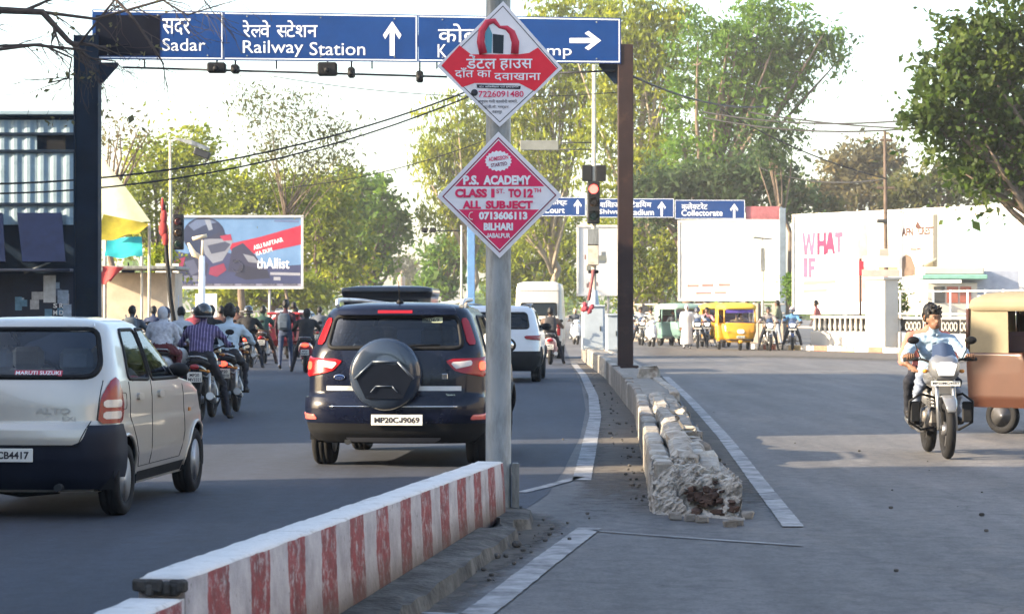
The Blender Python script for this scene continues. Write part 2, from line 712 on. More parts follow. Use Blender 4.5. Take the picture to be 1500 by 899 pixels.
def ground_sheet(name, poly, z, mat, kind='structure'):
    bm = bmesh.new()
    f = bm.faces.new([bm.verts.new((p[0], p[1], z)) for p in poly])
    bmesh.ops.triangulate(bm, faces=[f])
    bmesh.ops.recalc_face_normals(bm, faces=bm.faces)
    me = bpy.data.meshes.new(name)
    bm.to_mesh(me)
    bm.free()
    me.materials.append(mat)
    o = obj(name, me)
    if kind:
        struct(o, kind)
    return o


def strip(px_pts, width, z=.008):
    """painted line following ground pixels"""
    P = [gp(*p).xy for p in px_pts]
    L, R = [], []
    for i in range(len(P)):
        d = (P[min(i + 1, len(P) - 1)] - P[max(i - 1, 0)]).normalized()
        n = Vector((-d.y, d.x)) * width / 2
        L.append(tuple(P[i] + n))
        R.append(tuple(P[i] - n))
    return L + R[::-1]


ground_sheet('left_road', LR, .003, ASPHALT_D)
# dirt gathered along the median and the divider: ribbons that thin out at their edges
def dirt_mat():
    m = M('dirt', (.10, .088, .075), .95, var=.3, vs=3.5, bump=.6, bs=30, grime=.5, gcol=(.06, .056, .052), gs=1.5)
    nt = m.node_tree
    b_ = nt.nodes['Principled BSDF']
    at = _n(nt, 'ShaderNodeAttribute', attribute_name='cover')
    tc = _n(nt, 'ShaderNodeTexCoord')
    nz = _n(nt, 'ShaderNodeTexNoise')
    nz.inputs['Scale'].default_value = 5
    nz.inputs['Detail'].default_value = 9
    nz.inputs['Roughness'].default_value = .75
    nt.links.new(tc.outputs['Object'], nz.inputs['Vector'])
    ad = _n(nt, 'ShaderNodeMath', operation='ADD')
    nt.links.new(at.outputs['Fac'], ad.inputs[0])
    nt.links.new(nz.outputs['Fac'], ad.inputs[1])
    rp = _n(nt, 'ShaderNodeValToRGB')
    rp.color_ramp.elements[0].position, rp.color_ramp.elements[1].position = .66, .98
    nt.links.new(ad.outputs[0], rp.inputs['Fac'])
    tr = _n(nt, 'ShaderNodeBsdfTransparent')
    ms = _n(nt, 'ShaderNodeMixShader')
    nt.links.new(rp.outputs['Color'], ms.inputs[0])
    nt.links.new(tr.outputs[0], ms.inputs[1])
    nt.links.new(b_.outputs[0], ms.inputs[2])
    nt.links.new(ms.outputs[0], nt.nodes['Material Output'].inputs['Surface'])
    return m


def ribbon(Lp, Rp, z, n=40, edges=(1, 1)):
    """dirt between two lines of ground pixels; edges: thin out at left, right"""
    def samp(P, u):
        Q = [gp(*p_).xy if not hasattr(p_, 'xy') else p_.xy for p_ in P]
        d = [0]
        for i in range(1, len(Q)):
            d.append(d[-1] + (Q[i] - Q[i - 1]).length)
        x = u * d[-1]
        return Vector((np.interp(x, d, [q_.x for q_ in Q]), np.interp(x, d, [q_.y for q_ in Q])))
    vs_, cv, fs = [], [], []
    m = 6
    for i in range(n + 1):
        u = i / n
        l_, r_2 = samp(Lp, u), samp(Rp, u)
        eu = min(1, min(u, 1 - u) * 7)
        for j in range(m + 1):
            v = j / m
            p_ = l_.lerp(r_2, v)
            vs_.append((p_.x, p_.y, z))
            e = 1.
            if edges[0]:
                e = min(e, v * 2.2)
            if edges[1]:
                e = min(e, (1 - v) * 2.2)
            cv.append(.55 * min(e, eu))
    for i in range(n):
        for j in range(m):
            k_ = i * (m + 1) + j
            fs.append((k_, k_ + 1, k_ + m + 2, k_ + m + 1))
    me = bpy.data.meshes.new('dirt_strip')
    me.from_pydata(vs_, [], fs)
    at = me.attributes.new('cover', 'FLOAT', 'POINT')
    at.data.foreach_set('value', cv)
    me.materials.append(MATS['dirt'])
    struct(obj('dirt_strip', me))


del MATS['dirt']
dirt_mat()
ribbon([(780, 790), (838, 700), (850, 640), (852, 600), (845, 565), (828, 530)], [(1010, 790), (962, 735), (940, 640), (930, 608), (888, 553), (857, 530)], .0055, 50, (1, 0))
ribbon([(470, 905), (600, 850), (700, 795), (790, 745)], [(620, 990), (690, 900), (780, 830), (850, 765)], .006, 40, (0, 1))
ribbon([(1085, 775), (1040, 665), (1000, 590), (955, 545)], [(1190, 790), (1085, 660), (1020, 585), (965, 545)], .0058, 40, (0, 1))
ribbon([(905, 526), (1150, 528), (1520, 538)], [(905, 508), (1150, 512), (1520, 524)], .0056, 40, (1, 0))
# painted lines
for (pts, w, sd_) in (([(852, 704), (862, 660), (872, 610), (869, 580), (855, 550), (840, 532)], .17, 1),
                      ([(763, 722), (800, 713), (850, 699)], .10, 2),
                      ([(640, 940), (720, 885), (800, 822), (864, 774)], .17, 3),
                      ([(1162, 772), (1110, 705), (1060, 640), (1010, 585), (975, 552)], .15, 4),
                      ([(868, 778), (1000, 788), (1175, 800)], .045, 5),
                      ([(600, 898), (690, 902), (760, 905)], .06, 6),
                      ([(940, 547), (1100, 545), (1330, 543)], .14, 7)):
    s_ = strip(pts, w)
    ground_sheet('road_marking', ragged(s_, sd_, .004, .08), .009, M('paint_white'))
# small stones and litter lying on the asphalt
rr = random.Random(4)
st_ = MB()
for i in range(240):
    if i < 130:
        px, py = rr.uniform(880, 945), rr.uniform(560, 740)
        px = 868 + (py - 560) * .32 + rr.uniform(0, 55)
    elif i < 200:
        t = rr.random()
        px, py = 520 + 290 * t + rr.uniform(-10, 60), 905 - 150 * t + rr.uniform(-10, 25)
    else:
        px, py = rr.uniform(780, 1450), rr.uniform(560, 890)
        if rr.random() < .7:
            continue
    p = gp(px, py)
    s = rr.uniform(.006, .022) * (1.5 if rr.random() < .1 else 1)
    st_.box((p.x, p.y, .010 + s * .3), (s * 1.6, s * 1.2, s), Matrix.Rotation(rr.uniform(0, 3), 3, 'Z'), b=s * .3)
o = st_.build('gravel', M('concrete_dark'))
struct(o, 'stuff')
tag(o, 'loose gravel and grit scattered along the median and divider', 'gravel')
p = gp(757, 803)
stone = MB().box((0, 0, .022), (.06, .05, .045), Matrix.Rotation(.5, 3, 'Z'), b=.015).build('stone', M('concrete_dark'), None, (p.x, p.y, .008))
tag(stone, 'single dark stone lying on the dirt beside the striped divider', 'stone')


# ------------------------------------------------------------------ near striped divider
def rough_loft(sections, seed, amp):
    """sections: list of (y, [(x,z)...]) -> MB loft with jitter"""
    r = random.Random(seed)
    rings = []
    for (y, prof) in sections:
        rings.append([(x + r.uniform(-amp, amp), y + r.uniform(-amp, amp), z + r.uniform(-amp, amp) * .6) for (x, z) in prof])
    return rings


DIV_H = math.atan(.1324)
Bx, By = .02, 17.75
div = thing('road_divider', 'low concrete divider painted in red and white stripes with a white top', 'divider', (Bx, By, 0), -DIV_H)


def div_wall(y0, y1, ztop0, ztop1, seed):
    secs = []
    n = int((y1 - y0) / .1)
    for i in range(n + 1):
        t = i / n
        y = y0 + (y1 - y0) * t
        zt = ztop0 + (ztop1 - ztop0) * t
        e = 0.012 if i in (0, n) else 0
        secs.append((y, [(0 - e, .06), (-.012 - e, zt * .5), (-.022 - e, zt - .012), (-.035 - e, zt - e), (-.20 + e, zt - e), (-.218 + e, zt - .015), (-.225 + e, .0)]))
    rings = rough_loft(secs, seed, .0035)
    mb = MB()
    n7 = 7
    vs_ = [p for r in rings for p in r]
    fs = {0: [], 1: []}
    for i in range(len(rings) - 1):
        for k in range(n7):
            k2 = (k + 1) % n7
            fs[1 if k in (2, 3, 4) else 0].append((i * n7 + k, i * n7 + k2, (i + 1) * n7 + k2, (i + 1) * n7 + k))
    caps = [tuple(range(n7)), tuple(range((len(rings) - 1) * n7, len(rings) * n7))]
    mb.add(vs_, fs[0] + fs[1] + caps, 0, True)
    mb.m = [0] * len(fs[0]) + [1] * len(fs[1]) + [0, 0]
    mb.sm[-1] = mb.sm[-2] = False
    return mb


# upper run ends in a broken edge; a lower run carries on towards the camera
div_wall(-8.85, -.05, .575, .455, 1).build('wall_section', [STRIPE, M('white_cap')], div)
div_wall(-14.5, -8.86, .50, .505, 2).build('wall_section', [STRIPE, M('white_cap')], div)
mb = MB()
r_ = random.Random(2)
for i in range(9):
    mb.box((-.03 - i * .02, -8.87 - r_.uniform(0, .03), .535 + r_.uniform(-.015, .01)), (.03, .07, .045), Matrix.Rotation(r_.uniform(0, 2), 3, 'Z'), b=.008)
mb.build('broken_edge', M('concrete_dark'), div)
# dark plinth kerb along the foot
rings = []
for i in range(70):
    y = -14.5 + i * .2
    e = 0 if i < 66 else (i - 65) * .03
    w = .235 + r_.uniform(-.015, .015)
    rings.append([(.002, y, 0), (w + .02 - e, y, .0), (w - e, y, .085 + r_.uniform(-.012, .012)), (w - .09 - e, y, .10), (.002, y, .105 - e)])
for i in range(4):
    y = -.5 + i * .28
    w = .21 - i * .03
    rings.append([(-.05, y, 0), (w + .02, y, .0), (w, y, .08 + r_.uniform(-.01, .01)), (w - .07, y, .09), (-.05, y, .095)])
MB().loft(rings, smooth=False).build('kerb', M('kerb_old', (.13, .125, .115), .95, var=.35, vs=5, bump=.9, bs=18, grime=.7, gcol=(.035, .033, .03), gs=3.5), div)

# ------------------------------------------------------------------ pole with two diamond boards
PX, PY = -.055, 18.05
pole = thing('lamp_post', 'galvanised steel lamp post at the end of the striped divider carrying two diamond boards', 'lamp post', (PX, PY, 0))
MB().lathe([(.105, 0.0), (.105, .06), (.094, .07), (.09, 4.5), (.07, 9.0)], axis='Z', n=20).build('pole', M('galv'), pole)
MB().tube([(0, 0, 8.9), (-.25, .0, 9.3), (-.9, 0, 9.55), (-1.6, 0, 9.6)], [.04, .035, .03, .028], 8).build('arm', M('galv'), pole)
MB().box((-1.85, 0, 9.6), (.6, .22, .09), b=.03).build('lamp_head', M('galv'), pole)
MB().box((.125, -.01, .24), (.05, .09, .36), b=.008).box((.125, -.055, .24), (.055, .012, .36), b=.004).build('bracket', M('galv'), pole)
MB().box((.12, -.02, .055), (.15, .17, .02), b=.004).tube([(.165, -.06, .06), (.165, -.06, .10)], .012, 6).tube([(.165, .03, .06), (.165, .03, .10)], .012, 6).build('base_plate', M('steel_dark'), pole)
for z in (2.55, 3.55):
    MB().lathe([(.093, -.02), (.098, -.02), (.098, .02), (.093, .02)], (0, 0, z), 'Z', 20, close=True).build('clamp', M('steel_dark'), pole)

DY = PY - .125


def diamond(name, label, top, right, bottom, left):
    ppm = F / DY
    pts = [ap(p[0], p[1], ppm) for p in (top, right, bottom, left)]
    c = sum(pts, Vector()) / 4
    t = thing(name, label, 'sign board', (c.x, DY, c.z))
    L = [(q.x - c.x, q.z - c.z) for q in pts]
    T = plane_T((0, 0, 0), (1, 0, 0), (0, 0, 1))   # local z -> -Y, towards the camera
    MB().prism([(x, y) for x, y in L], T @ Matrix.Translation((0, 0, -.02)), .02).build('panel', M('board_white'), t)
    mb = MB()
    for a in (-.16, .16):
        mb.box((0, .055, a), (.16, .07, .03))
    mb.build('mount', M('steel_dark'), t)

    def sc(k):
        return [(x * k, y * k) for x, y in L]
    return t, L, T, sc, ppm, c


def ring_poly(mb, outer, inner, T, z, d=.001):
    n = len(outer)
    vs_ = [(p[0], p[1], z) for p in outer] + [(p[0], p[1], z) for p in inner]
    mb.add(vs_, [(i, (i + 1) % n, (i + 1) % n + n, i + n) for i in range(n)], 0, False, T)


def clip_diamond(L, k, lo, hi):
    """the part of the scaled diamond between two heights"""
    P = [(x * k, y * k) for x, y in L]

    def clip(P, f):
        o = []
        for i in range(len(P)):
            a, b = P[i], P[(i + 1) % len(P)]
            fa, fb = f(a), f(b)
            if fa >= 0:
                o.append(a)
            if fa * fb < 0:
                t_ = fa / (fa - fb)
                o.append((a[0] + (b[0] - a[0]) * t_, a[1] + (b[1] - a[1]) * t_))
        return o
    P = clip(P, lambda p: p[1] - lo)
    return clip(P, lambda p: hi - p[1])


# upper board: dental clinic
t, L, T, sc, ppm, c0 = diamond('sign_board', 'upper diamond board, red and white with Hindi lettering, on the lamp post', (737, 2), (824, 100), (732, 186), (640, 97))


def q(px, py):   # pixel on the board -> board plane
    w_ = ap(px, py, ppm)
    return (w_.x - c0.x, w_.z - c0.z)


mb = MB()
ring_poly(mb, sc(.93), sc(.912), T, .0012)
mb.build('border_line', M('print_black'), t)
band = [q(x, y) for x, y in ((647, 96), (673, 67), (690, 80), (705, 80), (760, 80), (775, 78), (788, 70), (816, 101), (783, 134), (760, 122), (695, 122), (677, 128))]
shape(band, T, M('board_red'), t, 'red_band', .0018)
# tooth-shaped loop emblem
mb = MB()
loop = [q(x, y) for x, y in ((708, 79), (704, 62), (706, 45), (714, 33), (724, 31), (732, 40), (742, 41), (750, 48), (755, 62), (754, 79))]
P3 = [T @ Vector((x, y, .004)) for x, y in loop]
mb.tube([p_ + Vector((0, .012, 0)) for p_ in P3], [.032, .030, .028, .026, .022, .014, .020, .026, .030, .030], 10)
mb.build('tooth_emblem', M('emblem_red', (.50, .04, .07), .5), t)
shape([q(x, y) for x, y in ((712, 78), (710, 50), (716, 38), (721, 50), (720, 78))], T, M('emblem_teal', (.10, .30, .38), .5), t, 'emblem_patch', .0024)
shape([q(x, y) for x, y in ((722, 78), (722, 50), (738, 52), (737, 79))], T, M('emblem_dark', (.02, .03, .04), .5), t, 'emblem_patch', .0024)
for (s, x, y, w_, h_, m_, bo) in (('डेंटल', 705, 91, 44, 21, 'sign_white', .012), ('हाउस', 756, 95, 48, 17, 'sign_white', .012),
                                  ('दाँत का', 693, 107, 53, 15, 'sign_white', .008), ('दवाखाना', 758, 113, 68, 11, 'sign_white', .008),
                                  ('7226091480', 734, 138, 66, 9, 'board_pink', .010),
                                  ('अनुपम गली कालोनी सामने,', 729, 149, 58, 7, 'print_black', .006), ('यू.पी.के. गार्डन', 727, 157, 36, 6, 'print_black', .006), ('जबलपुर', 728, 165, 15, 5, 'print_black', .006)):
    a, b = q(x, y)
    text(s, T @ Matrix.Translation((a, b, .0032)), h_ / ppm, w_ / ppm, M(m_), t, bo)
shape([q(x, y) for x, y in ((698, 124), (763, 126), (762, 131), (699, 129))], T, M('print_black'), t, 'black_bar', .0026)
a, b = q(731, 127.5)
text('दंत चिकित्सा एवं इम्प्लांट', T @ Matrix.Translation((a, b, .004)), 4 / ppm, 58 / ppm, M('sign_white'), t, .0)
a, b = q(695, 136)
MB().lathe([(.0, 0), (5 / ppm, 0), (5 / ppm, .001), (0, .001)], (a, -.0045, b), 'Y', 16).build('phone_emblem', M('print_black'), t)
# the lower board: tuition classes
t, L, T, sc, ppm, c0 = diamond('sign_board', 'lower diamond board, crimson and white, advertising classes, on the lamp post', (730, 193), (823, 286), (732, 378), (640, 288))
shape(clip_diamond(L, .91, q(0, 273)[1], 9), T, M('board_pink'), t, 'crimson_field', .0015)
shape(clip_diamond(L, .91, -9, q(0, 307)[1]), T, M('board_pink'), t, 'crimson_field', .0015)
mb = MB()
ring_poly(mb, sc(.915), sc(.89), T, .0032)
mb.build('border_line', M('print_maroon', (.20, .02, .06), .5), t)
mb = MB()
ring_poly(mb, sc(.885), sc(.865), T, .003)
mb.build('border_line', M('sign_white'), t)
a, b = q(730, 236)
burst = [(a + math.cos(i * PI / 20 + .0) * (20 if i % 2 else 18) / ppm, b + math.sin(i * PI / 20) * (15.5 if i % 2 else 13.5) / ppm) for i in range(40)]
shape(burst, T, M('sign_white'), t, 'starburst', .0025)
TR = Matrix.Rotation(.13, 4, 'Z')
text('ADMISSION', T @ Matrix.Translation((a, b + 4 / ppm, .0045)) @ TR, 6 / ppm, 29 / ppm, M('board_pink'), t, .02)
text('STARTED', T @ Matrix.Translation((a + 1 / ppm, b - 5 / ppm, .0045)) @ TR, 5.5 / ppm, 24 / ppm, M('print_maroon'), t, .02)
for (s, x, y, w_, h_, m_, bo) in (('P.S.', 690, 264, 23, 14, 'sign_white', .05), ('ACADEMY', 743, 264, 70, 14, 'sign_white', .05),
                                  ('CLASS', 690, 283, 47, 13, 'board_pink', .055), ('1', 722, 283, 5, 13, 'board_pink', .03), ('ST.', 733, 280, 12, 7, 'board_pink', .02),
                                  ('TO', 754, 283, 19, 13, 'board_pink', .055), ('12', 774, 283, 14, 13, 'board_pink', .055), ('TH', 787, 279, 11, 6, 'board_pink', .02),
                                  ('ALL', 691, 300, 27, 12, 'board_pink', .055), ('SUBJECT', 746, 300, 69, 12, 'board_pink', .055),
                                  ('0713606113', 737, 316, 71, 12, 'sign_white', .055), ('BILHARI', 730, 332, 43, 11, 'sign_white', .055),
                                  ('JABALPUR', 730, 345, 35, 7, 'sign_white', .03)):
    a, b = q(x, y)
    text(s, T @ Matrix.Translation((a, b, .0035)), h_ / ppm, w_ / ppm, M(m_), t, bo)

a, b = q(690, 316)
MB().tube([T @ Vector((a + dx / ppm, b + dy / ppm, .005)) for dx, dy in ((2.5, 5), (-1, 4.5), (-3, 1), (-3, -2), (-1, -5), (2.5, -5.5))], [.012, .012, .008, .008, .012, .012], 6, sy=.3).build('phone_emblem', M('sign_white'), t)

# ------------------------------------------------------------------ broken concrete median
MLp = [(18.6, 1.13)] + [(lambda w: (w.y, w.x))(gp(*p)) for p in ((951, 733), (929, 610), (885, 553), (855, 530))]
MLp = sorted(MLp + [(95, 2.62)])
MLY, MLX = [p[0] for p in MLp], [p[1] for p in MLp]


def mxl(y):
    return float(np.interp(y, MLY, MLX))


med = thing('traffic_median', 'long crumbling whitewashed concrete median with broken blocks at its near end', 'median', (mxl(18.3), 18.3, 0))
mo = Vector((mxl(18.3), 18.3, 0))
MW = .60
rings = []
r_ = random.Random(9)
ys = [18.95 + i * .21 for i in range(60)] + [31.6 + i * 1.0 for i in range(46)]
prev = None
for y in ys:
    x0, x1 = mxl(y) + .10, mxl(y) + MW - .03
    zt = .31 if y < 27 else (.36 if y < 34 else .40)
    j = .03 if y < 32 else .008
    pr = [(x0, 0), (x0, zt + r_.uniform(-j, j)), ((x0 * 2 + x1) / 3, zt + r_.uniform(-j, j)), ((x0 + 2 * x1) / 3, zt + r_.uniform(-j, j)),
          (x1 - .03, zt - .02 + r_.uniform(-j, j)), (x1 + r_.uniform(-j, j) * .5, zt * .55), (x1 + .03 + r_.uniform(-j, j) * .5, 0)]
    rings.append([(x - mo.x, y - mo.y, z) for x, z in pr])
MB().loft(rings, smooth=False).build('core', M('concrete'), med)
# kerb stones down the left side
y = 18.7
i = 0
while y < 76:
    ln = r_.uniform(.8, 1.0) if y < 40 else 1.5
    h = .405 + r_.uniform(-.02, .02) if y < 40 else .44
    ya = y + ln / 2
    ang = math.atan2(mxl(ya + .4) - mxl(ya - .4), .8)
    wh = r_.random() < .35 or 30 < y < 31.5
    mb = MB().box((mxl(ya) + .075 - mo.x, ya - mo.y, h / 2 - .01), (.15, ln - .02, h), Matrix.Rotation(-ang + r_.uniform(-.01, .01), 3, 'Z'), b=.02)
    mb.build('kerb_stone', M('concrete_white' if wh or y < 26 else 'concrete'), med)
    y += ln
# kerb stones down the right side further on
y = 34
while y < 76:
    ya = y + .75
    ang = math.atan2(mxl(ya + .4) - mxl(ya - .4), .8)
    MB().box((mxl(ya) + MW - .05 - mo.x, ya - mo.y, .20), (.14, 1.47, .43 + r_.uniform(-.02, .02)), Matrix.Rotation(-ang, 3, 'Z'), b=.02).build('kerb_stone', M('concrete_white'), med)
    y += 1.5


def rock(mb, c, size, rr_, mi=0, yaw=.25):
    sx, sy, sz = size
    k = MB().box((0, 0, 0), size, None, 0, min(size) * .2)
    R = Matrix.Rotation(rr_.uniform(-yaw, yaw), 3, 'Z') @ Matrix.Rotation(rr_.uniform(-.12, .12), 3, 'X') @ Matrix.Rotation(rr_.uniform(-.12, .12), 3, 'Y')
    vs_ = []
    for v in k.v:
        w = Vector((v[0] + rr_.uniform(-.1, .1) * sx, v[1] + rr_.uniform(-.1, .1) * sy, v[2] + rr_.uniform(-.1, .1) * sz))
        vs_.append(R @ w + Vector(c))
    mb.add(vs_, k.f, mi, False)


# row of broken painted blocks along the crown, then rubble on the right slope
y = 18.95
while y < 31:
    ln = r_.uniform(.55, 1.05)
    if not (19.55 < y < 19.95):
        mb = MB()
        rock(mb, (mxl(y + ln / 2) + .265 + r_.uniform(-.015, .015) - mo.x, y + ln / 2 - mo.y, .36 + r_.uniform(-.01, .02)), (.17, ln * .96, .17), r_, 0, .04)
        mb.build('block', M('concrete_white'), med)
    y += ln
y = 18.75
while y < 31:
    ln = r_.uniform(.45, .95)
    mb = MB()
    rock(mb, (mxl(y + ln / 2) + .42 + r_.uniform(-.02, .02) - mo.x, y + ln / 2 - mo.y, .29 + r_.uniform(-.03, .03)), (.17, ln * .95, .17), r_, 0, .08)
    mb.build('block', M('concrete_white' if r_.random() < .75 else 'concrete'), med)
    mb = MB()
    rock(mb, (mxl(y + ln / 2) + .54 + r_.uniform(-.015, .015) - mo.x, y + ln / 2 - mo.y, .14 + r_.uniform(-.03, .03)), (.12, ln * .95, .30), r_, 0, .06)
    mb.build('block', M('concrete_white' if r_.random() < .5 else 'concrete'), med)
    y += ln
# crumbling end: a lump of broken plaster with brick showing through on the right
from mathutils import noise as mnoise
nx_, ny_, nz_ = 46, 30, 34
vs_, fs, idx = [], [], {}


def lump(u, v, w):
    """unit cube surface point -> crumbled end block"""
    k_ = (round(u, 4), round(v, 4), round(w, 4))
    if k_ in idx:
        return idx[k_]
    x = .005 + u * (MW + .02)
    y = (.24 - u * .50) * (1 - v) + v * .75 + (w * .16) * (1 - v)
    z = w * (.40 - .10 * max(0, u - .55) / .45) * (1 - .12 * (1 - v))
    p = Vector((x + mxl(18.6) - mo.x, y, z))
    d = mnoise.turbulence(p * 9, 5, False) - .55
    d2 = mnoise.noise(p * 28)
    if z > .02:
        cav = max(0, 1 - ((u - .58) / .26) ** 2 - ((w - .36) / .34) ** 2) if v < .3 else 0
        d3 = mnoise.noise(p * 60)
        p += Vector((d * .03, -d * .07 - d2 * .03 - d3 * .016 + cav * .10, d * .04 + d2 * .02))
    idx[k_] = len(vs_)
    vs_.append(p)
    return idx[k_]


for i in range(nx_):
    for j in range(nz_):
        fs.append((lump(i / nx_, 0, j / nz_), lump((i + 1) / nx_, 0, j / nz_), lump((i + 1) / nx_, 0, (j + 1) / nz_), lump(i / nx_, 0, (j + 1) / nz_)))
    for j in range(ny_):
        fs.append((lump(i / nx_, j / ny_, 1), lump((i + 1) / nx_, j / ny_, 1), lump((i + 1) / nx_, (j + 1) / ny_, 1), lump(i / nx_, (j + 1) / ny_, 1)))
for j in range(ny_):
    for k in range(nz_):
        for u in (0, 1):
            fs.append((lump(u, j / ny_, k / nz_), lump(u, (j + 1) / ny_, k / nz_), lump(u, (j + 1) / ny_, (k + 1) / nz_), lump(u, j / ny_, (k + 1) / nz_)))
MB().add(vs_, fs, 0, False).build('broken_end', M('plaster_broken', (.40, .38, .345), .95, var=.25, vs=9, bump=.8, bs=45, grime=.45, gcol=(.11, .09, .075), gs=11), med)
for iz in range(6):
    for ix in range(7):
        x = .24 + ix * .05 + r_.uniform(-.015, .015)
        z = .03 + iz * .043 + r_.uniform(-.01, .01)
        if ((x - .38) / .17) ** 2 + ((z - .13) / .13) ** 2 > 1.1 or r_.random() < .25:
            continue
        mb = MB()
        sz_ = r_.uniform(.018, .06)
        rock(mb, (x + mxl(18.6) - mo.x, .24 - (x / .62) * .50 + .115 + r_.uniform(-.03, .02) + z * .3, z), (sz_ * 1.3, .14, sz_), r_, 0, .7)
        mb.build('brick' if r_.random() < .8 else 'rubble_stone', M('brick_red'), med)
for (px, py) in ((990, 762), (1030, 766), (1082, 770), (1096, 760), (1070, 772), (1012, 764)):
    pg = gp(px, py)
    mb = MB()
    rock(mb, (pg.x - mo.x, pg.y - mo.y + .05, .025), (.09, .08, .06), r_)
    mb.build('rubble_stone', M('concrete'), med)
# loose block standing on the median
pb = gp(950, 556, .37)
lb = MB()
rock(lb, (0, 0, .11), (.34, .55, .22), random.Random(3), 0, .1)
tag(lb.build('loose_block', M('concrete_white'), None, (pb.x, pb.y, .37)), 'loose squarish concrete block lying on top of the median near the brown post', 'block')

# ------------------------------------------------------------------ overhead direction gantry
G = 75.0                                   # px per metre at the gantry
GY = F / G


def sgn_panel(t, o, x0, x1, ztop, zbot, y, mat='sign_blue', border=True):
    """one sign panel with its thin white rim, facing the camera"""
    w, h = x1 - x0, ztop - zbot
    MB().box(((x0 + x1) / 2 - o.x, y - o.y, (ztop + zbot) / 2 - o.z), (w - .012, .06, h), b=.008).build('sign_panel', M(mat), t)
    if border:
        mb = MB()
        yy = y - o.y - .0335
        b_ = .022
        for (cx_, cz, sx, sz) in (((x0 + x1) / 2, ztop - b_, w - .04, b_), ((x0 + x1) / 2, zbot + b_, w - .04, b_)):
            mb.box((cx_ - o.x, yy, cz - o.z), (sx, .004, sz))
        for xx in (x0 + b_, x1 - b_):
            mb.box((xx - o.x, yy, (ztop + zbot) / 2 - o.z), (b_, .004, h - .07))
        mb.build('panel_rim', M('sign_white'), t)


pR = ap(916, 537, G)
gan = thing('overhead_sign', 'blue overhead direction sign gantry spanning the near road', 'road sign', (pR.x, GY, 0))
go = Vector((pR.x, GY, 0))
zt = ap(0, 66, G).z
lx = ap(129, 0, G).x
MB().box((0, 0, (zt + .38) / 2), (.30, .26, zt - .38), b=.012).build('post', M('steel_brown'), gan)['label'] = 'dark brown steel post standing on the median'
MB().box((0, 0, .42), (.5, .5, .05), b=.01).build('base_plate', M('steel_brown'), gan)
zl = ap(0, 53, G).z
MB().box((lx - go.x, 0, zl / 2), (.44, .34, zl), b=.012).box((lx - go.x + .225, -.06, zl / 2), (.03, .4, zl)).box((lx - go.x - .225, -.06, zl / 2), (.03, .4, zl)).build('post', M('steel_navy'), gan)['label'] = 'dark blue grimy steel post on the left verge'
MB().box((lx - go.x, 0, .03), (.7, .6, .06), b=.01).build('base_plate', M('steel_navy'), gan)
# beam behind the panels, gussets, lower rail with fixtures
za = ap(0, 60, G).z
MB().box(((lx - go.x) / 2, .05, za), (-(lx - go.x) - .3, .16, .22), b=.01).build('beam', M('steel_navy'), gan)
for (xa, s_) in ((lx - go.x + .23, 1), (-.15, -1)):
    T = plane_T((xa, .04, ap(0, 92, G).z), (s_, 0, 0), (0, 0, 1))
    MB().prism([(0, 0), (.36, 0), (.36, -.06), (.06, -.40), (0, -.40)], T, .10).build('gusset', M('steel_navy'), gan)
zr0, zr1 = ap(0, 99, G).z, ap(0, 113, G).z
x0, x1 = ap(180, 0, G).x - go.x, ap(655, 0, G).x - go.x
MB().tube([(x0, -.02, zr0), (x1, -.02, zr1)], .022, 8).build('rail', M('steel_dark'), gan)
for px in (212, 405, 545, 640):
    xx = ap(px, 0, G).x - go.x
    MB().tube([(xx, -.01, za - .1), (xx, -.01, zr0 - .03)], .018, 6).build('rail_hanger', M('steel_dark'), gan)
MB().tube([(x1 + 2.2, -.02, zr1 + .08), (-.2, -.02, zr1 + .12)], .02, 8).build('rail', M('steel_dark'), gan)
for (px, py, w_, h_) in ((318, 100, .36, .20), (345, 102, .16, .17), (480, 102, .38, .26), (515, 107, .14, .20), (615, 113, .14, .22)):
    w0 = ap(px, py, G)
    MB().box((w0.x - go.x, -.05, w0.z), (w_, .26, h_), b=.03).tube([(w0.x - go.x, -.02, w0.z + h_ * .4), (w0.x - go.x, -.02, za - .12)], .02, 6).lathe(
        [(.05, 0), (.06, .10), (.05, .12)], (w0.x - go.x, -.28, w0.z - .03), 'Y', 12).build('camera_unit', M('black'), gan)


def zz(py):
    return ap(0, py, G).z


def xx_(px):
    return ap(px, 0, G).x


def edge_t(px):
    return zz(15.5 + (px - 137) / 772 * 12.5)


def edge_b(px):
    return zz(88 + (px - 137) / 772 * 6.5)


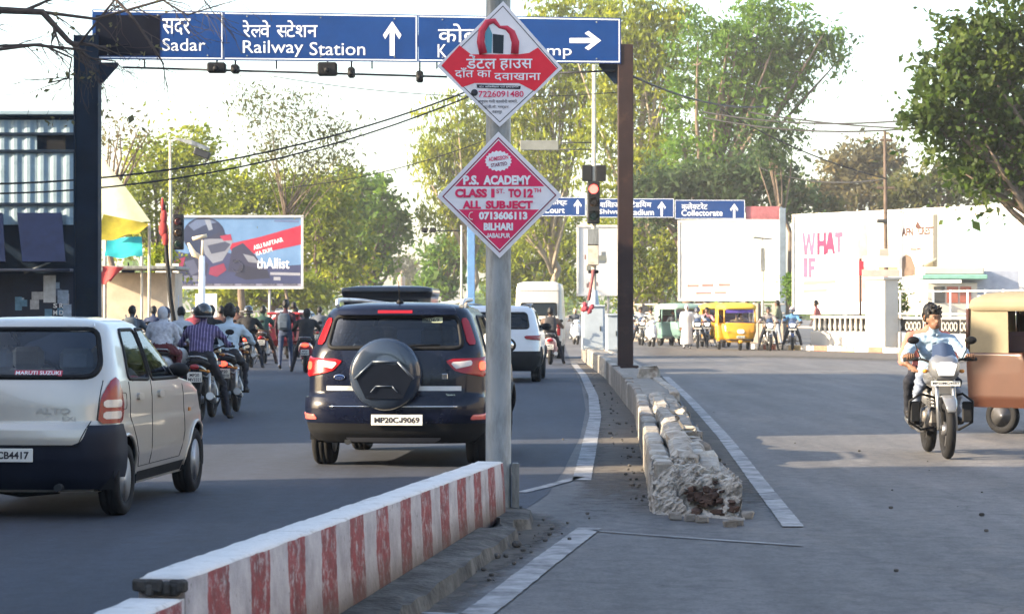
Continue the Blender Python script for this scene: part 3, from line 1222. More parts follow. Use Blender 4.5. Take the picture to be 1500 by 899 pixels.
def slope_panel(a, b):
    """one of the three boards, its edges following the slight fall of the beam"""
    T_ = plane_T((0, -.09, 0), (1, 0, 0), (0, 0, 1))
    P_ = [(xx_(a) - go.x, edge_b(a)), (xx_(b) - go.x, edge_b(b)), (xx_(b) - go.x, edge_t(b)), (xx_(a) - go.x, edge_t(a))]
    p_ = MB().prism(P_, T_, .06).build('sign_panel', M('sign_blue'), gan)
    e = .022
    (x0_, z0_), (x1_, z1_), (_, z2_), (_, z3_) = P_
    for Q_ in ([(x0_ + e, z0_ + e), (x1_ - e, z1_ + e), (x1_ - e, z1_ + 2 * e), (x0_ + e, z0_ + 2 * e)], [(x0_ + e, z3_ - 2 * e), (x1_ - e, z2_ - 2 * e), (x1_ - e, z2_ - e), (x0_ + e, z3_ - e)],
               [(x1_ - 1.9 * e, z1_ + 2 * e), (x1_ - e, z1_ + 2 * e), (x1_ - e, z2_ - 2 * e), (x1_ - 1.9 * e, z2_ - 2 * e)]):
        MB().prism(Q_, T_ @ Matrix.Translation((0, 0, .061)), .002).build('panel_rim', M('sign_white'), p_)
    for u in (.12, .5, .88):
        xb = x0_ + (x1_ - x0_) * u
        for zb in (z0_ + (z1_ - z0_) * u + .09, z3_ + (z2_ - z3_) * u - .09):
            MB().lathe([(.016, 0), (.016, -.008), (.008, -.011)], (xb, -.151, zb), 'Y', 8).build('bolt', M('galv'), p_)


slope_panel(137, 328.6)
slope_panel(329.2, 612.6)
slope_panel(613.2, 909)
MB().box(((xx_(142) + xx_(236)) / 2 - go.x, -.12 - .036, (zz(24) + zz(83)) / 2), (xx_(236) - xx_(142), .006, zz(24) - zz(83))).build('blanked_field', M('sign_black'), gan)


def gtext(s, px, py, wpx, hpx, bold=.0, t=gan, o=go, k=G, yy=-.12 - .034):
    w0 = ap(px, py, k)
    T = plane_T((w0.x - o.x, yy, w0.z - o.z), (1, 0, 0), (0, 0, 1))
    text(s, T, hpx / k, wpx / k, M('sign_white'), t, bold)


gtext('सदर', 260, 41, 41, 24, .006)
gtext('Sadar', 271, 67, 63, 18, .0)
gtext('रेल|वे', 377, 44, 40, 25, .006)
gtext('स|टेशन', 436, 44, 60, 25, .006)
gtext('Railway', 401, 73, 88, 24, .0)
gtext('Station', 495, 73, 81, 19, .0)
gtext('कोबट', 680, 50, 76, 27, .004)
gtext('K', 648, 76, 13, 19, .0)
gtext('amp', 812, 80, 50, 15, .0)
w0 = ap(575, 58, G)
T = plane_T((w0.x - go.x, -.12 - .033, w0.z), (1, 0, 0), (0, 0, 1))
shape(arrow_poly(50 / G, 27 / G), T, M('sign_white'), gan, 'arrow')
w0 = ap(857, 61, G)
T = plane_T((w0.x - go.x, -.12 - .033, w0.z), (1, 0, 0), (0, 0, 1)) @ Matrix.Rotation(-PI / 2, 4, 'Z')
shape(arrow_poly(46 / G, 28 / G), T, M('sign_white'), gan, 'arrow')

# ------------------------------------------------------------------ second gantry beyond the junction
G2 = 31.0
p2_ = ap(1146, 450, G2)
gan2 = thing('overhead_sign', 'blue overhead direction sign far across the junction, with upward arrows', 'road sign', (p2_.x, F / G2, 0))
g2o = Vector((p2_.x, F / G2, 0))
z2 = ap(0, 305, G2).z
x2l = ap(690, 0, G2).x - g2o.x
MB().box((0, 0, z2 / 2), (.30, .3, z2), b=.02).build('post', M('post_grey', (.16, .20, .24), .5, var=.2), gan2)
MB().box((x2l, 0, z2 / 2), (.36, .3, z2), b=.02).build('post', M('post_blue', (.10, .22, .42), .5, var=.15), gan2)['label'] = 'light blue steel post left of the sign'
MB().box((x2l / 2, .1, ap(0, 306, G2).z), (-x2l, .16, .2)).build('beam', M('post_grey'), gan2)
for (a, b, ta, tb) in ((700, 858, 289, 317), (859, 987, 291, 319), (988, 1091, 293, 321)):
    sgn_panel(gan2, g2o, ap(a, 0, G2).x, ap(b, 0, G2).x, ap(0, ta, G2).z, ap(0, tb, G2).z, F / G2 - .12)
MB().box((ap(1117, 0, G2).x - g2o.x, -.05, ap(0, 312, G2).z), (1.6, .05, .62), b=.01).build('sign_panel', M('faded_red', (.33, .11, .12), .6, var=.3, vs=5), gan2)['label'] = 'faded red panel at the right end'
for (s, x, y, w_, h_) in (('कोर्ट', 818, 297, 26, 10), ('Court', 812, 308, 30, 9), ('शिवाजी', 895, 299, 32, 10), ('स|टेडियम', 936, 299, 36, 10), ('Shiwaji', 895, 311, 36, 9), ('Stadium', 938, 311, 39, 9),
                          ('कलेक|टरेट', 1017, 302, 38, 10), ('Collectorate', 1028, 312, 60, 9)):
    gtext(s, x, y, w_, h_, .012, gan2, g2o, G2, -.12 - .034)
for (x, y) in ((846, 303), (969, 306), (1075, 309)):
    w0 = ap(x, y, G2)
    T = plane_T((w0.x - g2o.x, -.12 - .033, w0.z), (1, 0, 0), (0, 0, 1))
    shape(arrow_poly(21 / G2, 12 / G2), T, M('sign_white'), gan2, 'arrow')

# ------------------------------------------------------------------ traffic light on the median
S = 51.0
sp = ap(870, 511, S)
sig = thing('traffic_light', 'traffic signal with its red lamp lit, on a tall pale pole on the median', 'traffic light', (sp.x, sp.y, .38))
so = Vector((sp.x, sp.y, .38))


def sl(px, py, dy=0.):
    w_ = ap(px, py, S)
    return Vector((w_.x - so.x, dy, w_.z - so.z))


MB().lathe([(.09, 0), (.09, .1), (.075, .12), (.07, 3.5), (.05, ap(0, 95, S).z - .38)], axis='Z', n=14).build('pole', M('pole_cream', (.50, .45, .36), .6, var=.2, grime=.3), sig)
c1 = sl(869, 297, -.17)
MB().box(c1, (.36, .2, 1.22), b=.03).build('signal_head', M('black'), sig)
for i, (k_, m_) in enumerate((('r', M('lamp_red', (1., .08, .06), .3, emit=2.2)), ('a', M('lamp_off_amber', (.05, .025, .008), .3)), ('g', M('lamp_off_green', (.008, .03, .02), .3)))):
    cz = c1.z + .38 - i * .38
    MB().lathe([(0, 0), (.06, -.02), (.125, -.0), (.13, .02)], (c1.x, c1.y - .115, cz), 'Y', 20).build('signal_lamp', m_, sig)
    mb = MB()
    pts = []
    for j in range(13):
        a_ = math.radians(-20 + 220 * j / 12)
        pts.append((math.cos(a_) * .15, math.sin(a_) * .15))
    vs_ = [(c1.x + x, c1.y - .1, cz + z) for x, z in pts] + [(c1.x + x * .96, c1.y - .30 + .06 * (1 - z / .15), cz + z * .96) for x, z in pts]
    mb.add(vs_, [(j, j + 1, j + 14, j + 13) for j in range(12)], 0, True)
    mb.build('lamp_hood', M('hood_red' if i == 0 else 'black', (.16, .03, .02), .5), sig)
for s_ in (-1, 1):
    MB().box(sl(870 + s_ * 10, 254, -.05), (.30, .16, .46), b=.02).build('side_signal', M('black'), sig)
MB().tube([sl(820, 209), sl(870, 209)], .02, 6).tube([sl(820, 219), sl(870, 219)], .02, 6).build('arm', M('steel_dark'), sig)
MB().box(sl(790, 213, 0), (1.1, .05, .28), b=.01).build('arm_panel', M('panel_grey', (.18, .19, .175), .6, var=.15), sig)
for (py, hh, m_) in ((340, .5, 'galv'), (365, .62, 'poster_pale')):
    MB().box(sl(868, py + 8, -.1), (.34, .22, hh), b=.02).build('control_box', M(m_, (.55, .45, .36), .7, var=.3, vs=6), sig)
MB().box(sl(869, 398, -.1), (.30, .2, .1), b=.02).build('clamp', M('black'), sig)
MB().lathe([(.30, 0), (.28, .6), (.16, 1.25), (.1, 1.7)], (0, 0, 0), 'Z', 10).build('plinth', M('cabinet_white', (.40, .45, .49), .7, var=.12, vs=3, grime=.2, gcol=(.4, .36, .3)), sig)
MB().tube([sl(862, 440, -.3), sl(869, 395, -.2)], .05, 7).build('flag_cloth', M('poster_maroon', (.25, .08, .08), .8, var=.4, vs=9), sig)
for (x0, x1, y0, y1, lab) in ((852, 884, 449, 512, 'pale blue-white roadside control cabinet at the foot of the traffic signal'), (887, 904, 462, 516, 'narrow pale cabinet between the traffic signal and the brown gantry post')):
    a, b = ap(x0, y0, S + (2 if x0 > 880 else .5)), ap(x1, y1, S + (2 if x0 > 880 else .5))
    t = thing('control_cabinet', lab, 'cabinet', ((a.x + b.x) / 2, a.y - .45, .38), .05, 'cabinets on the median')
    w_, h_ = b.x - a.x, a.z - .38
    MB().box((0, 0, h_ / 2), (w_, .4, h_), b=.015).build('body', M('cabinet_white'), t)
    MB().box((0, -.207, h_ / 2), (w_ * .86, .012, h_ * .9), b=.004).build('door', M('cabinet_white'), t)
    MB().box((w_ * .3, -.22, h_ * .5), (.03, .02, .14)).build('handle', M('steel_dark'), t)
    MB().box((0, -.02, h_ + .02), (w_ * 1.06, .46, .05), b=.01).build('lid', M('cabinet_white'), t)
pc = ap(862, 445, S + 3)
t = thing('cloth', 'pinkish red cloth tied beside the signal cabinet', 'cloth', (pc.x, pc.y, pc.z - .12))
mb = MB()
rr = random.Random(3)
for i in range(6):
    mb.ball((rr.uniform(-.14, .14), rr.uniform(-.05, .05), rr.uniform(-.08, .12)), (.07, .04, .08), 8, 6)
mb.tube([(0, .1, 0), (0, .3, -.15)], .02, 5)
mb.build('fold', M('cloth_red', (.35, .05, .07), .85, var=.3, vs=12), t)


# ------------------------------------------------------------------ billboards
def billboard(label, tl, tr, bl, br, ppl, ppr, legs=True, mat='bill_white'):
    """panel through four pixels, each side at its own scale"""
    a, b = ap(tl[0], tl[1], ppl), ap(tr[0], tr[1], ppr)
    c, d = ap(bl[0], bl[1], ppl), ap(br[0], br[1], ppr)
    o = Vector(((a.x + b.x) / 2, (a.y + b.y) / 2, 0))
    t = thing('billboard', label, 'billboard', o)
    right = (b - a)
    right.z = 0
    W = right.length
    H = ((a.z - c.z) + (b.z - d.z)) / 2
    zc = (a.z + b.z + c.z + d.z) / 4
    T = plane_T((0, 0, zc), right, (0, 0, 1))
    R = T.to_3x3()
    MB().box((0, 0, zc) , (W, H, .12), R, b=.01).build('panel', M(mat, (.58, .57, .55), .6, var=.04, vs=.6), t)
    T = T @ Matrix.Translation((0, 0, .062))
    mb = MB()
    for (cx_, cy_, sx, sy) in ((0, H / 2, W + .12, .1), (0, -H / 2, W + .12, .1), (-W / 2, 0, .1, H), (W / 2, 0, .1, H)):
        mb.box(T @ Vector((cx_, cy_, 0)), (sx, sy, .16), R)
    mb.build('frame', M('bill_frame', (.62, .60, .57), .6), t)
    zb = zc - H / 2
    if legs:
        n = max(2, int(W / 2.2))
        for i in range(n):
            x = -W / 2 + W * (i + .5) / n
            p0 = T @ Vector((x, -H / 2, -.15))
            MB().tube([(p0.x, p0.y, 0), (p0.x, p0.y, zb + .2)], .07, 8).build('leg', M('leg_grey', (.32, .30, .28), .6), t)
        pa, pb2 = T @ Vector((-W / 2, 0, -.2)), T @ Vector((W / 2, 0, -.2))
        MB().tube([(pa.x, pa.y, zb * .55), (pb2.x, pb2.y, zb * .55)], .04, 6).build('brace', M('leg_grey'), t)
    return t, T, W, H


# plain white one behind the far gantry
t, T, W, H = billboard('blank white billboard with faint pink print, behind the far gantry post', (996, 323), (1141, 323), (996, 439), (1141, 439), 29.0, 29.6)
for (x0, y0, w_, h_) in ((-.42, -.34, .12, .035), (-.27, -.335, .12, .04), (-.10, -.33, .12, .035), (-.33, -.43, .16, .03), (-.14, -.425, .12, .03)):
    shape([(W * (x0), H * y0), (W * (x0 + w_), H * y0), (W * (x0 + w_), H * (y0 + h_)), (W * x0, H * (y0 + h_))], T, M('print_pink_pale', (.24, .09, .09), .6), t, 'print_line')
for (x0, y0, w_, h_, c_) in ((.12, .05, .22, .28, (.30, .36, .33)), (.30, -.28, .16, .30, (.33, .37, .31)), (-.44, .36, .5, .05, (.40, .36, .37)), (-.44, .10, .34, .18, (.43, .38, .38))):
    shape([(W * x0, H * y0), (W * (x0 + w_), H * (y0 + .02)), (W * (x0 + w_ * .9), H * (y0 + h_)), (W * (x0 + .02), H * (y0 + h_ * .96))], T, M('faint_%d' % int(x0 * 100), c_, .6, var=.25, vs=1.), t, 'print_patch')
# partly hidden one behind the signal
t, T, W, H = billboard('white billboard standing behind the traffic signal pole', (846, 331), (906, 331), (846, 432), (906, 432), 27., 27.)
for i in range(9):
    r_ = random.Random(i)
    x0, y0 = r_.uniform(-.4, .1), r_.uniform(-.45, .1)
    w_, h_ = r_.uniform(.1, .3), r_.uniform(.05, .12)
    shape([(W * x0, H * y0), (W * (x0 + w_), H * y0), (W * (x0 + w_), H * (y0 + h_)), (W * x0, H * (y0 + h_))], T, M('print_grey_%d' % (i % 3), [(.14, .15, .13), (.20, .12, .11), (.10, .12, .14)][i % 3], .6), t, 'print_patch', .002 + i * .0012)
# the long angled hoarding on the right
t, T, W, H = billboard('long angled white billboard reading WHAT IF in pink capitals', (1165, 317), (1540, 297), (1165, 455), (1540, 462), 34.0, 38.5)


def bt(px, py):
    k0, k1 = 34.0, 38.5
    u = (px - 1165) / (1540 - 1165)
    # perspective-correct position along the panel
    wv = u * k0 / (k1 + u * (k0 - k1))
    k_ = 1 / ((1 - wv) / k0 + wv / k1)
    z_ = ap(px, py, k_).z
    return (-W / 2 + W * wv, z_ - (T.translation.z)), k_


M('what_a', (.21, .055, .12), .6, var=.3, vs=1.5)
M('what_b', (.13, .006, .05), .6, var=.2, vs=1.5)
BLOCK = {'W': [(0, 1), (.2, 1), (.29, .38), (.4, .95), (.6, .95), (.71, .38), (.8, 1), (1, 1), (.84, 0), (.62, 0), (.5, .58), (.38, 0), (.16, 0)],
         'H': [(0, 0), (.32, 0), (.32, .38), (.68, .38), (.68, 0), (1, 0), (1, 1), (.68, 1), (.68, .64), (.32, .64), (.32, 1), (0, 1)],
         'A': [(0, 0), (.28, 0), (.34, .2), (.66, .2), (.72, 0), (1, 0), (.68, 1), (.32, 1)],
         'T': [(.33, 0), (.67, 0), (.67, .74), (1, .74), (1, 1), (0, 1), (0, .74), (.33, .74)],
         'I': [(0, 0), (1, 0), (1, 1), (0, 1)],
         'F': [(0, 0), (.4, 0), (.4, .36), (.9, .36), (.9, .6), (.4, .6), (.4, .76), (1, .76), (1, 1), (0, 1)]}
for (s, x, y, w_, h_, m_) in (('W', 1192, 357, 25, 33, 'what_a'), ('H', 1215, 357, 17, 33, 'what_b'), ('A', 1230, 356, 19, 32, 'what_b'), ('T', 1245, 355, 15, 30, 'what_a'),
                              ('I', 1186, 392, 8, 29, 'what_a'), ('F', 1198, 392, 13, 29, 'what_a')):
    (a, b), k_ = bt(x, y)
    ww, hh_ = w_ / k_ * 1.2, h_ / k_
    shape([(a + (u - .5) * ww, b + (v - .5) * hh_) for u, v in BLOCK[s]], T, M(m_), t, 'lettering', .003)
for (s, x, y, w_, h_, m_) in (('AFN', 1354, 340, 22, 12, 'print_brown'), ('CREST', 1381, 338, 30, 12, 'print_brown'), ('RESIDENCY', 1369, 365, 26, 4, 'print_brown')):
    (a, b), k_ = bt(x, y)
    text(s, T @ Matrix.Translation((a, b, .002)), h_ / k_, w_ / k_ * 1.1, M(m_, (.05, .015, .012), .6), t, .05)


def bshape(pts, mat, name, z=.002):
    shape([bt(x, y)[0] for x, y in pts], T, mat, t, name, z)


bshape([(1161 + 6, 322), (1176, 322), (1178, 450), (1167, 452)], M('pale_blue', (.20, .24, .28), .6), 'print_patch')
bshape([(1391, 314), (1398, 314), (1398, 410), (1391, 410)], M('print_bar', (.06, .06, .055), .6), 'print_bar')
bshape([(1346, 405), (1346, 378), (1352, 372), (1360, 376), (1370, 404)], M('print_tan', (.11, .075, .055), .6, var=.4, vs=4), 'print_patch')
bshape([(1370, 405), (1370, 392), (1396, 380), (1396, 405)], M('print_house', (.09, .075, .04), .6, var=.4, vs=3), 'house_print')
bshape([(1366, 394), (1396, 377), (1396, 380), (1370, 395)], M('print_grey_0'), 'house_print', .004)
bshape([(1365, 332), (1369, 324), (1374, 332), (1369, 336)], M('print_brown'), 'crest_print')
bshape([(1182, 326), (1202, 325), (1202, 327), (1182, 328)], M('print_grey_0'), 'print_line')
bshape([(1310, 388), (1340, 387), (1340, 397), (1310, 398)], M('print_green', (.14, .16, .09), .6, var=.2), 'print_patch')
bshape([(1276, 330), (1292, 329), (1294, 440), (1278, 442)], M('print_skin', (.30, .20, .17), .6, var=.4, vs=1.5), 'print_patch')
bshape([(1308, 412), (1340, 411), (1340, 440), (1308, 442)], M('print_lawn', (.22, .25, .15), .6, var=.4, vs=2), 'print_patch')
bshape([(1182, 412), (1240, 410), (1240, 415), (1182, 418)], M('print_grey_0'), 'print_line')
bshape([(1182, 424), (1225, 423), (1225, 427), (1182, 429)], M('print_grey_0'), 'print_line')
bshape([(1404, 320), (1500, 314), (1500, 350), (1404, 354)], M('print_teal', (.16, .25, .27), .6, var=.3, vs=1), 'print_patch')
bshape([(1235, 372), (1262, 380), (1262, 384), (1235, 378)], M('pale_blue'), 'print_patch')

# motorcycle hoarding on the left
t, T, W, H = billboard('blue advertising hoarding showing a helmet and a red slanted stripe', (250, 314), (443, 320), (250, 419), (443, 424), 30., 30., True, 'ad_sky')
MATS['ad_sky'].node_tree.nodes['Principled BSDF'].inputs['Roughness'].default_value = .5
for n_ in MATS['ad_sky'].node_tree.nodes:
    if n_.type == 'VALTORGB':
        n_.color_ramp.elements[0].color = (.075, .16, .31, 1)
        n_.color_ramp.elements[1].color = (.13, .24, .42, 1)
for i, (px) in enumerate(()):
    pass


def ad(pts, col, name, z):
    P = [((x - 250) / 193 * W - W / 2, H / 2 - (y - 317) / 105 * H) for x, y in pts]
    shape(P, T, M('ad_%.2f_%.2f_%.2f' % col, tuple(c_ * .42 for c_ in col), .55, var=.15, vs=1.2), t, name, z, .0008)


ad([(251, 366), (275, 372), (300, 362), (340, 372), (365, 376), (380, 392), (442, 388), (442, 420), (251, 417)], (.07, .09, .24), 'print_ground', .002)
ad([(268 + 31 + 31 * math.cos(a), 345 + 27 * math.sin(a)) for a in [i * PI / 12 for i in range(24)]], (.035, .06, .16), 'helmet_print', .0035)
ad([(296, 352), (330, 346), (342, 352), (336, 366), (326, 382), (312, 386), (300, 372)], (.42, .46, .58), 'visor_print', .005)
ad([(300, 350), (322, 340), (336, 345), (330, 350)], (.05, .06, .14), 'helmet_print', .0065)
ad([(322, 346), (338, 343), (340, 352), (328, 353)], (.62, .05, .14), 'accent_print', .008)
ad([(308, 392), (328, 386), (332, 396), (318, 406), (306, 402)], (.45, .05, .14), 'accent_print', .0065)
ad([(252, 384), (272, 376), (268, 392), (254, 396)], (.50, .05, .14), 'accent_print', .0065)
ad([(334, 358), (382, 347), (442, 330), (442, 358), (382, 371), (342, 373)], (.80, .03, .10), 'red_stripe', .0035)
ad([(340, 364), (356, 356), (374, 374), (384, 390), (350, 400), (334, 398)], (.06, .065, .15), 'motorcycle_print', .005)
ad([(396, 399), (440, 400), (440, 404), (396, 403)], (.62, .64, .74), 'print_bar', .005)
ad([(401, 406), (411, 406), (411, 411), (401, 411)], (.62, .64, .74), 'print_bar', .005)
ad([(251, 416), (442, 416), (442, 422), (251, 421)], (.42, .42, .55), 'print_strip', .0035)
ad([(276, 330), (288, 322), (306, 321), (318, 326), (300, 330), (284, 338)], (.20, .28, .50), 'helmet_print', .0052)
ad([(300, 322), (308, 322), (312, 336), (306, 338)], (.45, .52, .66), 'helmet_print', .0068)
ad([(304, 360), (330, 354), (338, 358), (330, 368), (310, 372)], (.10, .12, .22), 'visor_print', .0066)
ad([(262, 376), (290, 372), (306, 388), (300, 412), (262, 412)], (.05, .06, .14), 'jacket_print', .0042)
ad([(270, 384), (284, 380), (292, 398), (280, 404)], (.16, .18, .32), 'jacket_print', .0058)
ad([(352, 388), (392, 396), (396, 408), (360, 410), (344, 404)], (.04, .045, .10), 'motorcycle_print', .0062)
ad([(356, 372), (372, 376), (380, 386), (364, 384)], (.45, .48, .58), 'motorcycle_print', .0074)
ad([(402, 322), (438, 323), (438, 326), (402, 325)], (.20, .30, .60), 'print_line', .0035)
for i_ in range(4):
    ad([(258 + i_ * 12, 404), (266 + i_ * 12, 404), (266 + i_ * 12, 413), (258 + i_ * 12, 413)], (.30, .32, .45), 'print_line', .0072)
mb = MB()
cx_, cy_ = (348 - 250) / 193 * W - W / 2, H / 2 - (391 - 317) / 105 * H
mb.tube([T @ Vector((cx_ + .26 * math.cos(a * .35), cy_ + .26 * math.sin(a * .35), .007)) for a in range(-8, 8)], .035, 6, sy=.1)
mb.tube([T @ Vector((cx_ - .25 + .03 * a, cy_ + .30 + .05 * math.sin(a), .007)) for a in range(14)], .03, 6, sy=.1)
mb.build('motorcycle_print', M('ad_0.62_0.64_0.74', (.30, .31, .36), .55), t)
ST = T @ Matrix.Translation(((393 - 250) / 193 * W - W / 2, H / 2 - (357 - 317) / 105 * H, .005)) @ Matrix.Rotation(.28, 4, 'Z')
text('ASLI RAFTAAR', ST, .22, 1.5, M('sign_white'), t, .02)
text('KA DUM', ST @ Matrix.Translation((-.3, -.32, 0)), .2, .8, M('sign_white'), t, .02)
text('thAllist', T @ Matrix.Translation(((400 - 250) / 193 * W - W / 2, H / 2 - (386 - 317) / 105 * H, .005)), .52, 1.6, M('sign_white'), t, .01)
for i in range(6):
    text('SHOWROOM', T @ Matrix.Translation((-W / 2 + .75 + i * 1.02, -H / 2 + .16, .006)), .10, .7, M('print_black'), t, .02)

# ------------------------------------------------------------------ far right pavement, kerb, wall, balustrade
kA, kB = gp(1105, 511), gp(1520, 523)
dirK = (kB - kA).normalized()
nK = Vector((-dirK.y, dirK.x, 0))       # away from the road
if nK.y < 0:
    nK = -nK
pav = [kA - dirK * 60, kB + dirK * 30, kB + dirK * 30 + nK * 40, kA - dirK * 60 + nK * 40]
pav = [kA, kB + dirK * 30, kB + dirK * 30 + nK * 30, kA + nK * 30 + dirK * 3]
bm_ = MB()
vs_ = [(p.x, p.y, 0) for p in pav] + [(p.x, p.y, .13) for p in pav]
bm_.add(vs_, [(4, 5, 6, 7), (0, 1, 5, 4), (1, 2, 6, 5), (3, 0, 4, 7)])
pv = struct(bm_.build('pavement', M('pave', (.33, .29, .24), .9, var=.2, vs=1.2, bump=.4, grime=.3)))
# painted kerb stones
LK = (kB - kA).length + 4
n = int(LK / .9)
rotK = math.atan2(dirK.y, dirK.x)
kb = thing('kerb', 'painted kerb of red, white and yellow stones along the far right pavement', 'kerb', kA - nK * .08, rotK)
for i in range(n):
    MB().box((.45 + i * .9, 0, .09), (.88, .15, .20), b=.02).build('kerb_stone', M(['kerb_white', 'kerb_red', 'kerb_yellow'][i % 2 + (1 if i % 4 == 3 else 0)], [(.60, .56, .50), (.36, .13, .09), (.55, .40, .20)][i % 2 + (1 if i % 4 == 3 else 0)], .8, var=.2, vs=6, grime=.3), kb)
# low wall with balusters
wA = gp(1168, 512) + nK * .7
wB = gp(1298, 515) + nK * .7
dW = (wB - wA)
LW = dW.length
wl = thing('balustrade', 'white low wall topped with dark-gapped balusters beneath the WHAT IF billboard', 'balustrade', wA, math.atan2(dW.y, dW.x))
M('wall_white', (.46, .43, .38), .8, var=.10, vs=1.2, bump=.3, grime=.2, gcol=(.42, .36, .28))
MB().box((LW / 2, 0, .35), (LW, .25, .70), b=.015).build('wall', M('wall_white'), wl)
MB().box((LW / 2, 0, 1.24), (LW + .1, .22, .10), b=.015).build('coping', M('wall_white'), wl)
nb = 17
for i in range(nb):
    MB().lathe([(.06, .70), (.05, .75), (.085, .88), (.05, 1.03), (.05, 1.14), (.065, 1.19)], (.12 + (LW - .3) * i / (nb - 1), 0, 0), 'Z', 8).build('baluster', M('wall_white'), wl)
MB().box((LW / 2, .16, .96), (LW - .02, .03, .46)).build('gap_shade_sheet', M('gap_shade_dark', (.012, .012, .012), .95), wl)  # dark sheet added behind the balusters, standing in for shade in the gaps
gB = gp(1430, 517) + nK * .9
gA = gp(1245, 514) + nK * .9
dG = gB - gA
# gate pillar
pp = thing('gate_pillar', 'broad cream gate pillar with plaster cap beside the baluster wall', 'pillar', gp(1259, 514.5) + nK * .8, rotK)
MB().box((.25, 0, 1.3), (1.25, .6, 2.6), b=.02).build('shaft', M('wall_white'), pp)
MB().box((.25, 0, 2.64), (1.4, .8, .1), b=.02).build('cap', M('wall_white'), pp)
# patterned low grille to the right of the pillar
fr = thing('grille_fence', 'cream wall with black patterned grille behind the oncoming motorcyclist', 'fence', gp(1298, 516) + nK * .8, rotK)
LG = 4.4
MB().box((LG / 2, 0, .34), (LG, .25, .68), b=.015).build('wall', M('wall_white'), fr)
MB().box((LG / 2, 0, 1.22), (LG, .2, .08), b=.01).build('coping', M('wall_white'), fr)
for i in range(4):
    x = .55 + i * 1.1
    MB().box((x, .02, .93), (.98, .05, .48)).build('grille_panel', M('black'), fr)
    mb = MB()
    for k in range(4):
        mb.tube([(x - .36 + k * .24 + .09 * math.cos(a * PI / 5), -.03, .93 + .14 * math.sin(a * PI / 5)) for a in range(11)], .02, 5)
    mb.build('scroll', M('wall_white'), fr)
# tall steel railing further back
rA = wA + nK * 3.2
rl = thing('steel_railing', 'tall thin white steel railing behind the baluster wall', 'railing', rA, math.atan2(dW.y, dW.x))
for i in range(13):
    MB().tube([(i * .95, 0, .1), (i * .95, 0, 2.25)], .035, 6).build('upright', M('white_plain'), rl)
for z in (1.35, 2.2):
    MB().tube([(0, 0, z), (11.4, 0, z)], .03, 6).build('rail', M('white_plain'), rl)
# small signs, shop hut behind fence
p = gp(1247, 513.5) + nK * .4
ss = thing('street_sign', 'small red-edged name board on a thin dark post before the pillar', 'sign', p)
MB().tube([(0, 0, .1), (0, 0, 3.4)], .045, 8).build('post', M('steel_brown'), ss)
MB().box((.03, -.02, 3.05), (.18, .06, .52), b=.01).build('side_board', M('board_red'), ss)
MB().box((.75, -.02, 3.28), (1.35, .05, .40), b=.01).build('board', M('board_white'), ss)
MB().box((.75, -.04, 2.86), (1.4, .05, .26), b=.01).build('board', M('faded_pink', (.62, .34, .30), .6), ss)
p = ap(1374, 400, 37.5)
hut = thing('kiosk', 'white kiosk with green eave below the right end of the billboard', 'kiosk', (p.x + .1, p.y - 1.8, .13))
MB().box((0, 0, 1.2), (1.9, 1.5, 2.4), b=.02).build('wall', M('wall_white'), hut)
MB().box((0, -.15, 2.62), (2.5, 2.2, .18), b=.03).build('eave', M('eave_green', (.18, .36, .30), .6), hut)
MB().box((0, -.1, 2.85), (2.3, 2.0, .30), b=.05).build('roof', M('wall_white'), hut)
for i in range(3):
    MB().box((-.5 + i * .5, -.765, 1.95), (.42, .03, .62)).build('window', M('win_red' if i else 'win_dark', (.30, .10, .07) if i else (.05, .05, .05), .4), hut)
p = ap(1424, 420, 38)
mb_ = thing('menu_board', 'grey-blue framed board on posts at the far right behind the rickshaw', 'sign', (p.x + .5, p.y - 1, .13))
MB().box((0, 0, 2.4), (2.2, .06, .95), b=.01).build('board', M('board_slate', (.30, .33, .40), .5), mb_)
for x in (-.9, .9):
    MB().tube([(x, .06, 0), (x, .06, 2.7)], .05, 8).build('post', M('steel_dark'), mb_)

# cream compound wall further left behind the queue
cw0, cw1 = ap(930, 500, 31), ap(1150, 500, 33)
dC = cw1 - cw0
cw = thing('compound_wall', 'low pale compound wall behind the waiting traffic under the blank billboard', 'wall', (cw0.x, cw0.y, 0), math.atan2(dC.y, dC.x))
LC = Vector((dC.x, dC.y)).length
MB().box((LC / 2, 0, .55), (LC, .25, 1.1), b=.02).build('wall', M('wall_drab', (.20, .17, .145), .9, var=.25, vs=1.5, grime=.4), cw)
for i in range(9):
    MB().box((LC * (i + .5) / 9, 0, .9), (.25, .35, 1.8), b=.02).build('pier', M('wall_drab'), cw)
for z in (1.35, 1.75):
    MB().tube([(0, 0, z), (LC, 0, z)], .04, 6).build('rail', M('leg_grey'), cw)

# ------------------------------------------------------------------ left side: shops, stalls, lamps
M('corrugated', (.25, .34, .40), .6, metal=.0, var=.14, vs=3, grime=.25, gcol=(.10, .17, .22))
M('shop_dark', (.012, .02, .045), .7, var=.3)
M('awning_navy', (.006, .012, .04), .85, var=.25, vs=4, spec=.08)
M('plaster_grey', (.34, .33, .31), .9, var=.15, vs=.8, bump=.3, grime=.3)
K = 64.0
bY = F / K
bxr = ap(114, 0, K).x
bz = ap(0, 168, K).z
bld = thing('shop_building', 'shop with blue corrugated sheet front and dark ground floor at the left edge', 'shop', (bxr, bY, 0))
MB().box((-3.6, 1.45, bz / 2), (7.2, 2.8, bz - .1), b=.02).build('wall', M('steel_navy'), bld)
